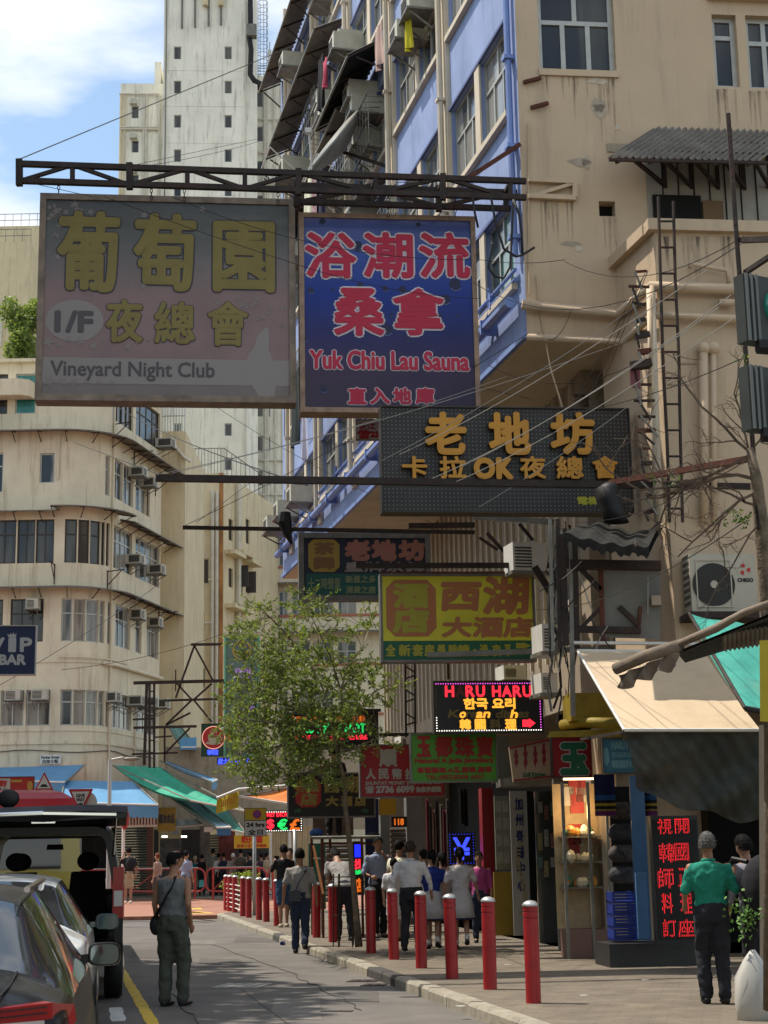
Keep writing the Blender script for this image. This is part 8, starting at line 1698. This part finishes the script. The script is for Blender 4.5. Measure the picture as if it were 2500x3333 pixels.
    # trousers, shorts or skirt
    if bottom in ('trousers', 'shorts'):
        m = MB(); m.loft([ell(0, 0, z_, rx*1.05+.006, ry*1.08+.006) for z_, rx, ry in ((.47, .078, .062), (.50, .088, .066), (.54, .09, .066), (.59, .083, .062))])
        for hip, kn, ank, lift in LG:
            mid = tuple((V(kn)+V(ank))/2+V((0, -.006, 0)))
            if bottom == 'trousers': limb(m, (hip, tuple((V(hip)+V(kn))/2), kn, mid, (ank[0], ank[1]-.004, ank[2]+.008)), [q*baggy for q in (.058, .052, .044, .040, .037)])
            else: limb(m, (hip, tuple((V(hip)+V(kn))/2), (kn[0], kn[1], kn[2]+.02)), [q*baggy for q in (.058, .055, .05)])
        fuse(m, bottom, bot, t, vox*.9, fold=.044)
    else:
        m = MB(); n = 40
        def sr(z_, rx, ry, fl, cy=0): return [T((rx+fl*cos(k*9))*cos(2*pi*k/n), cy+(ry+fl*cos(k*9))*sin(2*pi*k/n), z_) for k in range(n)]
        L1 = [(.61, .07, .056, 0), (.58, .085, .062, .001), (.50, .105, .08, .003), (.40, .12, .095, .005), (.305, .132, .107, .007)]
        m.loft([sr(*r) for r in L1]); m.build('skirt', bot, t, smooth=True)
        m = MB(); m.loft([sr(.306, .133, .108, .007), sr(.288, .135, .11, .007)]); m.build('skirt_hem', cl('navy', (.012, .014, .08, 1)), t, smooth=True)
        m = MB(); m.loft([ell(0, 0, .602, .082, .062), ell(0, 0, .618, .082, .062)]); m.build('belt', cl('navy', (.012, .014, .08, 1)), t, smooth=True)
        for hip, kn, ank, lift in LG: m = MB(); m.tube([T(*ank), T(ank[0], ank[1]+(kn[1]-ank[1])*.2, ank[2]+.045)], .025*H, 10); m.build('sock', M_WHITE, t, smooth=True)
    # top
    m = MB(); rr = [(hem, .098 if hem < .55 else .088, .072 if hem < .55 else .066)]+[(z_, rx*1.04+.008, ry*1.06+.008) for z_, rx, ry in tor if z_ > hem+.02]
    if sleeve < .05: rr = rr[:-1]+[(.812, .062, .045)]
    m.loft([ell(0, 0, *r) for r in rr])
    if sleeve > .05:
        for S_, (el, wr) in zip(SH, arms):
            S0 = V(S_); e = V(el); w = V(wr)
            if sleeve <= 1: e2 = S0.lerp(e, sleeve*1.0); limb(m, (tuple(S0+V((0, 0, -.004))), tuple(S0.lerp(e2, .5)), tuple(e2)), (.030, .031, .0325))
            else: limb(m, (tuple(S0+V((0, 0, -.004))), tuple(S0.lerp(e, .5)), tuple(e), tuple(e.lerp(w, (sleeve-1)))), (.031, .030, .028, .023))
    fuse(m, 'shirt', top, t, vox*.9, fold=.040)
    if collar: MB().loft([ell(0, 0, .822, .046, .04), ell(0, -.004, .842, .038, .036)]).build('collar', collar, t, smooth=True)
    # hair
    m = MB(); n = 34; rows_ = []; rh = random.Random(len(label))
    for i in range(9):
        la = -.62+(pi/2+.62)*i/8; ring_ = []
        for k in range(n):
            a = 2*pi*k/n; fr = max(0, sin(a)); low = la if la > .18*fr*3.4-.62 else min(.5, .18*fr*3.4-.62)
            r_ = (1.03 if bald else 1.07)+rh.uniform(-.02, .035); low = max(la, -.62+1.32*max(0, (sin(a)+.22)/1.22)**.8) if sin(a) > -.22 else la; ring_.append(hd(.046*r_*cos(low)*cos(a), -.006+.058*r_*cos(low)*sin(a), .938+.061*r_*sin(low)))
        rows_.append(ring_)
    if bald: rows_ = rows_[:6]; m.loft(rows_, caps=False)
    else: m.loft(rows_)
    
    if vox <= .022:
        for _ in range(520):
            row = rh.randint(0 if bald else 1, len(rows_)-1); k = rh.randrange(n); q = rows_[row][k]; c_ = hd(0, -.006, .93); o_ = (q-c_).normalized(); dn = (V((0, 0, -1))+o_*rh.uniform(.0, .9)+V((rh.gauss(0, .3), rh.gauss(0, .3), 0))).normalized(); sd_ = o_.cross(dn).normalized()*.004; m.tri(q-sd_, q+sd_, q+dn*rh.uniform(.015, .035)+o_*.006)
    m.build('hair', hair, t, smooth=True)
    if ponytail: m = MB(); m.tube([hd(0, -.05, .96), hd(0, -.085, .95), hd(.0, -.088, .90), hd(0, -.075, .84)], [.012*H, .026*H, .024*H, .008*H], 10); m.build('ponytail', hair, t, smooth=True)
    if face:
        for s in (-1, 1): MB().ball(hd(s*.017, .0515, .934), .0065*H, .004*H, .0035*H, 8, 5).build('eye', EY, t); MB().bar(hd(s*.009, .052, .946), hd(s*.026, .048, .947), .003*H).build('eyebrow', HB, t)
        MB().ball(hd(0, .053, .894), .014*H, .004*H, .0035*H, 10, 5).build('mouth', LIP, t)
    return t, T, H
def strap(t, T, H, pts, w, m_, nm='bag_strap', th=.012):
    m = MB(); P_ = [T(*p) for p in pts]
    for a, b_ in zip(P_[:-1], P_[1:]): m.bar(a, b_, w, th)
    return m.build(nm, m_, t)
BK = cl('black', (.014, .014, .016, 1)); NV = cl('navy_trousers', (.018, .02, .028, 1)); GT = cl('grey_tank', (.13, .135, .135, 1)); OL = cl('olive_trousers', (.055, .06, .045, 1)); GRN = cl('green_shirt', (.012, .22, .155, 1)); GRY = cl('grey_tee', (.28, .27, .26, 1)); WHT = cl('white_shirt', (.55, .55, .58, 1)); LBL = cl('pale_blue_shirt', (.24, .29, .42, 1)); DEN = cl('denim', (.03, .07, .15, 1)); JN = cl('dark_jeans', (.02, .03, .06, 1)); VST = cl('royal_vest', (.012, .03, .20, 1)); PNK = cl('pink_blouse', (.38, .06, .20, 1)); KHA = cl('khaki', (.40, .34, .24, 1)); TEA = cl('teal_tee', (.01, .20, .28, 1)); WSK = cl('white_skirt', (.50, .48, .50, 1))
# man in grey tank top
t, T, H = person((560, 3276), 2762, 'balding man in a grey tank top and olive trousers standing on the road', ang=-.45, top=GT, bot=OL, shoe=M_BLACK, skin=SK2, sleeve=0, baggy=1.12, bald=True, turn=-.6, tilt=.35, z=0, vox=.018, hem=.53, wide=1.05, legs=((0, 0), (.05, 0)), arms=(((-.130, -.01, .645), (-.128, .035, .48)), ((.132, -.03, .64), (.105, .05, .51))))
strap(t, T, H, [(.045, -.045, .822), (.03, -.074, .74), (-.05, -.078, .62), (-.10, -.05, .55)], .04, M_BLACK); m = MB(); c = T(-.125, .0, .51); m.ball(c, .07, .05, .11, 10, 7); m.build('shoulder_bag', M_BLACK, label='small black bag hanging at the hip of the man in the tank top', cat='bag', smooth=True)
MB().loft([[T(.09*cos(2*pi*k/12), .066*sin(2*pi*k/12), z_) for k in range(12)] for z_ in (.535, .55)]).build('belt', M_BLACK, t)
# man in green shirt
t, T, H = person((2332, 3268), 2706, 'grey haired man in a green short sleeved shirt seen from behind', top=GRN, bot=NV, hair=HG, skin=SK2, baggy=1.08, vox=.018, hem=.53, wide=1.03, sleeve=.95, collar=GRN, legs=((.03, 0), (-.02, 0)), arms=(((-.145, .0, .655), (-.135, .09, .57)), ((.145, .0, .655), (.135, .10, .58))))
# man with grey tee and sling bag, stepping off the kerb
t, T, H = person((978, 3104), 2760, 'man in a grey T-shirt with a sling bag walking away along the kerb', top=GRY, bot=JN, skin=SK2, z=0, vox=.02, hem=.50, sleeve=.75, legs=((.07, 0), (-.12, .05)), arms=(((-.15, -.02, .64), (-.165, .04, .49)), ((.15, .0, .64), (.16, .02, .5))))
strap(t, T, H, [(.06, .0, .826), (.055, -.07, .77), (.0, -.082, .68), (-.06, -.082, .57)], .045, mat('purple_strap', (.04, .02, .06, 1), .7)); MB().hexa([T(x, y, z_) for z_ in (.495, .60) for x, y in ((-.10, -.125), (.01, -.125), (.01, -.085), (-.1, -.085))]).build('sling_bag', mat('bag_charcoal', (.06, .065, .075, 1), .8, bump=.3), label='charcoal sling bag on the back of the man in the grey T-shirt', cat='bag')
# man in black with denim shorts
t, T, H = person((925, 3018), 2748, 'man in a black T-shirt and denim shorts lifting a phone to photograph', ang=.35, top=BK, bot=DEN, skin=SK, bottom='shorts', vox=.022, hem=.52, sleeve=.9, shoe=KHA, legs=((-.03, 0), (.05, 0)), arms=(((-.14, .06, .68), (-.08, .15, .78)), ((.14, .06, .68), (.02, .15, .77))))
MB().hexa([T(x, y, z_) for z_ in (.80, .86) for x, y in ((-.07, .20), (.0, .20), (.0, .21), (-.07, .21))]).build('phone', M_BLACK, label='black phone held up by the man in the black T-shirt', cat='phone')
# man in pale blue shirt, hand at chin
t, T, H = person((1234, 3052), 2722, 'dark haired man in a pale blue shirt, hand at his chin, facing us', ang=pi+.35, top=LBL, bot=BK, skin=SK2, vox=.02, hem=.50, sleeve=.98, face=True, turn=.1, collar=LBL, legs=((0, 0), (.03, 0)), arms=(((-.14, .05, .68), (-.04, .10, .80)), ((.15, .0, .64), (.10, .09, .60))))
# man in white shirt
t, T, H = person((1342, 3103), 2736, 'man in a white long sleeved shirt and black trousers walking away', ang=-.12, top=WHT, bot=BK, skin=SK2, hair=cl('hair_brown', (.03, .022, .016, 1)), vox=.02, hem=.565, sleeve=1.6, wide=1.06, collar=WHT, legs=((-.14, .03), (.07, 0)), arms=(((-.155, -.04, .65), (-.16, .0, .52)), ((.16, .0, .64), (.17, .06, .52))))
person((1303, 3058), 2734, 'man in a cream shirt half hidden behind the white shirted man', ang=-.6, top=cl('cream', (.35, .32, .26, 1)), bot=BK, vox=.025, hem=.5)
person((1286, 3064), 2792, 'schoolboy in a white T-shirt with navy cuffs left of the white shirted man', ang=-.2, top=WHT, bot=WHT, bottom='shorts', vox=.025, hem=.5, sleeve=.9)
# schoolgirls
WL = ((.06, 0), (-.08, .03))
person((1410, 3090), 2764, 'schoolgirl in a royal blue vest and white skirt with a ponytail', ang=-.1, top=VST, bot=WSK, bottom='skirt', ponytail=True, vox=.02, hem=.56, sleeve=.6, legs=WL, turn=.4)
person((1384, 3082), 2764, 'dark haired schoolgirl whose face shows left of the girl in the blue vest', ang=-.1, top=WSK, bot=WSK, bottom='skirt', vox=.028, hem=.56, turn=.9)
person((1446, 3086), 2772, 'schoolgirl in a white dress between the blue vest and the nearest schoolgirl', ang=.1, top=WSK, bot=WSK, bottom='skirt', ponytail=True, vox=.028, hem=.56, sleeve=.6)
person((1504, 3090), 2756, 'schoolgirl in a white dress with navy belt and ponytail, right of the group', top=WSK, bot=WSK, bottom='skirt', ponytail=True, vox=.02, hem=.56, sleeve=.85, legs=((.05, 0), (-.10, .05)), arms=(((-.15, -.04, .64), (-.17, .0, .5)), ((.15, .05, .65), (.18, .09, .52))))
person((1566, 3068), 2770, 'woman in a pink flowered blouse standing by the red pillar, facing us', ang=pi-.2, top=PNK, bot=JN, vox=.022, hem=.5, face=True, sleeve=1.2)
# bent man behind the tree, worker on the trestle
person((1122, 3062), 2800, 'stooping man in a grey shirt behind the tree trunk', ang=.25, top=GRY, bot=NV, vox=.025, lean=.95, sleeve=.9, legs=((.06, 0), (-.08, 0)), arms=(((-.12, .1, .66), (-.1, .2, .58)), ((.12, .1, .66), (.1, .2, .58))))
person((1088, 2722), 2425, 'worker in black trousers standing on the trestle, hidden above by the black sign', ang=.2, top=BK, bot=BK, dep=31.5, vox=.025, legs=((.02, 0), (-.02, 0)))
# far people
FP = [((417, 2940), 2757, 'man with a dark backpack and pale shorts by the edge-on sign pole', dict(ang=.5, top=BK, bot=KHA, bottom='shorts', shoe=M_WHITE, arms=(((-.15, .06, .70), (-.06, .10, .88)), ((.15, -.01, .64), (.15, .03, .49))))),
 ((512, 2944), 2776, 'auburn haired woman in a striped blouse just left of the tank top man', dict(ang=1.2, top=cl('stripe', (.30, .22, .18, 1)), bot=JN, hair=cl('hair_auburn', (.12, .04, .02, 1)))), ((604, 2952), 2768, 'man in pale blue shirt and grey trousers behind the tank top man', dict(ang=-.5, top=LBL, bot=cl('grey_trousers', (.10, .11, .12, 1)), shoe=mat('red_shoe', (.35, .05, .02, 1), .6), legs=((.07, 0), (-.14, .05)))),
 ((634, 2906), 2777, 'man in a teal T-shirt, cap and pale trousers walking beyond the railing', dict(ang=-.4, top=TEA, bot=KHA, hair=KHA, legs=((.06, 0), (-.1, .03)))), ((693, 2904), 2753, 'man in a grey green shirt with a shoulder strap among the stalls', dict(top=cl('sage', (.16, .17, .14, 1)), bot=BK)),
 ((728, 2902), 2766, 'person in a navy top facing the stalls', dict(ang=.4, top=cl('navy_top', (.02, .025, .06, 1)), bot=NV)), ((758, 2900), 2768, 'person in pale grey with a white cap at the stalls', dict(ang=.2, top=GRY, bot=GRY, hair=M_WHITE)), ((784, 2904), 2752, 'man in an olive shirt left of the parking sign pole', dict(top=cl('olive_shirt', (.09, .085, .06, 1)), bot=BK)),
 ((851, 2902), 2768, 'small figure in purple dark clothes right of the parking sign pole', dict(ang=.6, top=cl('plum', (.05, .03, .06, 1)), bot=BK)), ((657, 2900), 2772, 'shadowy figure behind the man in the teal T-shirt', dict(top=BK, bot=BK)), ((945, 2990), 2760, 'woman in a yellow top facing us between the two men by the kerb', dict(ang=pi, top=cl('lemon', (.45, .38, .10, 1)), bot=BK, face=True)), ((575, 2900), 2770, 'shadowy shopper in dark clothes left of the man in the teal T-shirt', dict(ang=.9, top=cl('maroon', (.06, .02, .02, 1)), bot=BK)), ((712, 2900), 2768, 'woman in a white blouse among the stalls, right of the strapped grey green shirt', dict(ang=-.3, top=WHT, bot=BK)), ((815, 2902), 2764, 'man in a dark grey polo just left of the parking sign pole', dict(ang=.8, top=NV, bot=BK)), ((868, 2902), 2766, 'shopper in a beige top near the left end of the hoarding', dict(ang=-.8, top=KHA, bot=NV))]
for f, h, l, k in FP:
    if f[1] < 2910: f = (f[0], 2914); h += 9
    k.setdefault('vox', .035); k.setdefault('hem', .5); k.setdefault('sleeve', .8); t, T, H = person(f, h, l, **k)
    if 'backpack' in l: m = MB(); m.ball(T(0, -.11, .70), .17, .12, .25, 12, 8); m.build('backpack', BK, label='dark backpack worn by the man with pale shorts', cat='backpack', smooth=True)
MB().hexa([P(x, y, Y_) for Y_ in (63.6, 63.4) for x, y in ((647, 2888), (664, 2886), (663, 2864), (649, 2865))]).build('shopping_bag', mat('bag_aqua', (.10, .45, .45, 1), .5), label='aqua shopping bag carried beyond the railing', cat='bag')
# man at the right edge with backpack and plants
t, T, H = person((2476, 3262), 2725, 'man in a checked shirt with a big black backpack at the right edge', ang=.5, top=cl('check', (.22, .22, .26, 1)), bot=BK, vox=.02, hem=.5, sleeve=1.4, lean=.15, arms=(((-.16, .0, .63), (-.17, .05, .48)), ((.16, 0, .63), (.17, .05, .48))))
m = MB(); m.ball(T(-.02, -.15, .66), .24, .19, .34, 14, 10); m.ball(T(-.03, -.25, .6), .15, .12, .18, 12, 8); o = m.build('backpack', BK, label='big black backpack worn by the man at the right edge', cat='backpack'); finish(o, [('REMESH', dict(mode='VOXEL', voxel_size=.02)), ('SMOOTH', dict(iterations=6))]); 
MB().tube([T(-.1, -.12, .83), T(-.12, -.02, .85), T(-.13, .05, .76)], .025, 8).build('backpack_strap', M_BLACK, o)
m = MB(); bp_ = P(2458, 3220, 14.6); m.loft([[bp_+V((r*cos(2*pi*k/16)*(1+.10*sin(k*5+i)), r*.7*sin(2*pi*k/16)*(1+.1*cos(k*4+i)), z_)) for k in range(16)] for i, (r, z_) in enumerate(((.05, -.36), (.17, -.30), (.20, -.1), (.17, .1), (.08, .25), (.02, .33)))]); m.build('plastic_bag', mat('white_plastic', (.50, .49, .45, 1), .35, coat=.3), label='full white plastic bag held by the man at the right edge', cat='bag', smooth=True)
m = MB(); rs = random.Random(4); c = P(2418, 2985, 14.6)
for i in range(120): p = c+V((rs.gauss(0, .06), rs.gauss(0, .05), rs.gauss(0, .09))); a = V((rs.uniform(-1, 1), rs.uniform(-1, 1), rs.uniform(-1, 1))).normalized()*.035; b_ = V((rs.uniform(-1, 1), rs.uniform(-1, 1), rs.uniform(-1, 1))).normalized()*.02; m.quad(p, p+a*.5+b_, p+a, p+a*.5-b_)
m.build('leafy_plants', mat('herb_green', (.10, .22, .03, 1), .6), label='bunch of green leafy plants held by the man at the right edge', cat='plant')
# ================================================================ trees
M_BARK = mat('bark', (.16, .125, .085, 1), .9, var=.35, vs=12, bump=.7, bs=30); M_BARKL = mat('bark_pale', (.34, .29, .23, 1), .85, var=.3, vs=12)
def leafmat(name, c, c2):
    m = mat(name, c, .5, var=.35, vs=3.5); nt = m.node_tree; b = nt.nodes['Principled BSDF']; L = nt.links.new; o = nt.nodes['Material Output']
    tr_ = N(nt, 'ShaderNodeBsdfTranslucent'); tr_.inputs[0].default_value = c2; mx = N(nt, 'ShaderNodeMixShader'); mx.inputs[0].default_value = .4; L(b.outputs[0], mx.inputs[1]); L(tr_.outputs[0], mx.inputs[2]); L(mx.outputs[0], o.inputs[0]); return m
LM = leafmat('leaf_green', (.12, .165, .045, 1), (.28, .38, .07, 1)); LMY = leafmat('leaf_yellow_green', (.20, .26, .06, 1), (.35, .42, .05, 1)); LMD = leafmat('leaf_dark', (.035, .085, .02, 1), (.08, .18, .02, 1))
def leaf(m, p, d, ln, w, rs):
    s = d.cross(V((rs.uniform(-1, 1), rs.uniform(-1, 1), rs.uniform(-.3, 1)))).normalized()*w; m.quad(p, p+d*ln*.45+s, p+d*ln, p+d*ln*.45-s)
def spray(m, tw, p, d, L_, n, ln, rs):
    d = d.normalized(); e = p+d*L_
    if tw is not None: tw.tube([p, e], .003, 3, caps=False)
    for i in range(n):
        q = p+d*L_*((i+1)/n); s = V((rs.gauss(0, 1), rs.gauss(0, 1), rs.gauss(0, .7))).normalized(); ld = (d*.6+s*.8+V((0, 0, .1))).normalized(); m.c = 1 if rs.random() < .28 else 0; leaf(m, q, ld, ln*rs.uniform(.7, 1.2), ln*.24, rs)
YT = 25.7; t = thing('young_tree', G(1167, 3082, .12), 'young leafy street tree growing from the pavement between the bollards', 'tree')
sp = lambda pts, dy=0: [P(x, y, YT+dy) for x, y in pts]
tk = MB(); tk.tube(sp([(1168, 3082), (1160, 2980), (1152, 2890), (1146, 2830), (1137, 2740), (1128, 2660), (1121, 2610), (1125, 2560), (1110, 2500), (1098, 2450), (1090, 2425)]), [.062, .05, .046, .045, .042, .04, .038, .036, .034, .032, .03], 9); tk.build('trunk', M_BARK, t, smooth=True)
brs = [([(1090, 2428), (1060, 2400), (1030, 2372), (990, 2340), (950, 2300), (900, 2290), (830, 2280)], .0), ([(1090, 2428), (1075, 2330), (1060, 2260), (1020, 2180), (985, 2140), (950, 2105), (900, 2085), (860, 2070)], .3), ([(1095, 2440), (1120, 2350), (1110, 2250), (1080, 2150), (1040, 2060), (1000, 1980)], -.3), ([(1098, 2450), (1140, 2380), (1180, 2300), (1220, 2250), (1270, 2230)], .2), ([(1075, 2330), (1000, 2270), (930, 2230), (870, 2200), (800, 2190)], .6),
       ([(1060, 2400), (980, 2420), (900, 2430), (820, 2440), (770, 2460)], -.5), ([(1105, 2480), (1040, 2500), (980, 2520), (920, 2540)], -.4), ([(1110, 2250), (1130, 2170), (1180, 2110), (1200, 2050)], .4), ([(985, 2140), (930, 2060), (880, 2010), (840, 1980)], .2), ([(1030, 2372), (960, 2360), (860, 2350), (780, 2340)], -.7), ([(1098, 2450), (1150, 2440), (1230, 2400)], -.5)]
tips = []
for pts, dy in brs:
    n_ = len(pts); q = [P(x, y, YT+dy*i/(n_-1)) for i, (x, y) in enumerate(pts)]; MB().tube(q, .024, 6, r1=.006).build('branch', M_BARKL if dy > .25 else M_BARK, t, smooth=True); tips += q[2:]
rs = random.Random(12); lf = MB(); tw = MB()
CL = [(1000, 1965, 70, 30, 18), (1040, 1995, 60, 30, 14), (850, 1985, 45, 25, 12), (800, 2060, 45, 35, 14), (880, 2060, 80, 45, 26), (990, 2090, 100, 50, 34), (1110, 2060, 50, 40, 12), (1195, 2030, 30, 30, 8), (860, 2150, 70, 45, 30), (960, 2180, 110, 60, 60), (1090, 2180, 100, 60, 44), (1200, 2200, 60, 45, 18), (820, 2250, 80, 60, 54), (930, 2280, 120, 70, 80), (1060, 2290, 110, 70, 66), (1180, 2270, 80, 55, 28), (1270, 2240, 40, 30, 8), (790, 2350, 75, 55, 46), (890, 2380, 100, 60, 64), (1010, 2390, 100, 55, 56), (1130, 2370, 80, 50, 26), (1240, 2400, 60, 30, 9), (800, 2440, 70, 45, 34), (900, 2470, 110, 45, 54), (1010, 2480, 80, 45, 40), (1050, 2530, 55, 35, 16), (950, 2545, 60, 28, 14), (850, 2525, 60, 25, 14), (780, 2500, 40, 20, 7), (1150, 2440, 60, 30, 8)]
for cx, cy, rx, ry, n_ in CL:
    for i in range(int(n_*2.0)):
        a = rs.uniform(0, 2*pi); r = sqrt(rs.random()); x, y = cx+rx*r*cos(a), cy+ry*r*sin(a); p = P(x, y, YT+rs.gauss(0, .55)); near = min(tips, key=lambda q: (q-p).length); d = (p-near); d = d.normalized() if d.length > .01 else V((0, 0, 1)); d = (d+V((rs.gauss(0, .4), rs.gauss(0, .4), rs.gauss(0, .35)))).normalized()
        spray(lf, tw, p, d, rs.uniform(.12, .32), rs.randint(8, 15), rs.choice((.055, .065, .08)), rs)
        if rs.random() < .12: tw.tube([near, near.lerp(p, .5)+V((0, 0, .05)), p], .005, 4, caps=False)
lf.build('crown', [LM, LMY], t, kind='stuff'); tw.build('twigs', M_BARK, t, kind='stuff')
tg = thing('tree_guard', G(1150, 3078, .12), 'dark iron stakes set round the foot of the young tree', 'tree guard'); c = G(1165, 3080, .12)
for k in range(8): a = 2*pi*k/8; p = c+V((-.08+.32*cos(a), .32*sin(a), 0)); MB().tube([p, p+V((-.02*cos(a), 0, 1.15))], .011, 5).build('stake', M_STEEL, tg)
for z_ in (.5, 1.1): MB().tube([c+V((-.08+.31*cos(2*pi*k/16), .31*sin(2*pi*k/16), z_)) for k in range(17)], .008, 4, caps=False).build('hoop', M_STEEL, tg)
# bare tree at the right
t = thing('bare_tree', P(2500, 1900, 13.6), 'nearly leafless tree reaching in from the right edge, tangled thin twigs', 'tree')
m = MB(); rs = random.Random(33); M_TW = mat('twig_brown', (.12, .085, .06, 1), .85, var=.4, vs=10)
MB().tube([P(2540, 3290, 13.9), P(2530, 2400, 13.8), P(2500, 1900, 13.6), P(2462, 1560, 13.5), P(2440, 1460, 13.5)], [.14, .11, .08, .05, .035], 8).build('trunk', M_BARK, t, smooth=True)
def grow(p, d, L_, r, dep):
    n_ = 5; q = [p]
    for i in range(n_): d = (d+V((rs.gauss(0, .22), rs.gauss(0, .12), rs.gauss(0, .2)))).normalized(); q.append(q[-1]+d*L_/n_)
    m.tube(q, r, 4, r1=r*.55, caps=False)
    if dep > 0:
        for i in range(1, n_+1):
            if rs.random() < .75: s = V((rs.gauss(0, .8), rs.gauss(0, .3), rs.gauss(0, .8))); grow(q[i], (d+s).normalized(), L_*rs.uniform(.35, .65), r*.55, dep-1)
for (x, y, dx, dz, L_, r) in ((2462, 1560, -1, .35, .85, .018), (2445, 1480, -1, .1, 1.0, .018), (2440, 1470, -.7, .9, .7, .014), (2470, 1600, -1, -.25, .9, .016), (2480, 1650, -1, .15, .7, .014), (2450, 1500, -.3, 1, .6, .012), (2478, 1700, -.9, -.5, .7, .012), (2440, 1470, .3, 1, .6, .012)): grow(P(x, y, 13.5), V((dx, rs.uniform(-.1, .1), dz)).normalized(), L_, r, 3)
m.build('twigs', M_TW, t, kind='stuff')
lf = MB()
for cx, cy, sr_, n_ in ((2402, 1690, .055, 34), (2420, 1170, .02, 4), (2448, 1285, .015, 3), (2190, 1570, .02, 5), (2125, 1558, .02, 4)):
    for i in range(n_): p = P(cx, cy, 13.4)+V((rs.gauss(0, sr_), rs.gauss(0, sr_*.6), rs.gauss(0, sr_*.6))); spray(lf, None, p, V((rs.gauss(0, 1), rs.gauss(0, 1), rs.gauss(0, 1))), .05, 4, .035, rs)
lf.build('leaves', [LMD, LMY], t, kind='stuff')
def bush_tree(name, lab, c, rad, n, ls, trunk_base, mats_, cat='tree', lob=5, seed=1):
    rs = random.Random(seed); t = thing(name, V(trunk_base), lab, cat); m = MB(); m.tube([V(trunk_base), V(trunk_base).lerp(V(c), .6)+V((.1, 0, 0)), V(c)], .16*max(.2, rad[0]/3), 7, r1=.05); m.build('trunk', M_BARK, t, smooth=True); lf = MB()
    cs = [V(c)+V((rs.uniform(-1, 1)*rad[0]*.6, rs.uniform(-1, 1)*rad[1]*.6, rs.uniform(-1, 1)*rad[2]*.65)) for _ in range(lob)]
    for i in range(n):
        k = rs.choice(cs); a = V((rs.gauss(0, 1), rs.gauss(0, 1), rs.gauss(0, 1))).normalized()*(rs.random()**.4); p = k+V((a.x*rad[0]*.5, a.y*rad[1]*.5, a.z*rad[2]*.5)); lf.c = 1 if rs.random() < .3 else 0; d = V((rs.gauss(0, 1), rs.gauss(0, 1), rs.gauss(0, .6))).normalized(); leaf(lf, p, d, ls*rs.uniform(.7, 1.3), ls*.35, rs)
    lf.build('crown', mats_, t, kind='stuff'); return t
cc = P(75, 1080, 82); bush_tree('leafy_tree', 'bright green tree showing left of the grey night club sign', cc, (1.2, 1.2, 1.9), 5200, .20, (cc.x-.8, 82, 0), [LM, LMY], lob=9, seed=5)
bush_tree('shade_tree', 'tall unseen tree added on the near left, out of the picture, to dapple the road', (-10.0, 21.8, 12.8), (2.9, 7.0, 3.0), 7600, .5, (-10.0, 21.8, 0), [LMD, LM], lob=16, seed=3)  # unseen tree, added so that its crown casts dappled shade on the road
g_ = G(790, 2960, .12); bush_tree('potted_shrub', 'small pale green shrub behind the far railed bollards', (g_.x-.2, g_.y+.5, .95), (.6, .4, .35), 700, .10, (g_.x-.2, g_.y+.5, .12), [LMY, LM], cat='shrub', lob=5, seed=8)
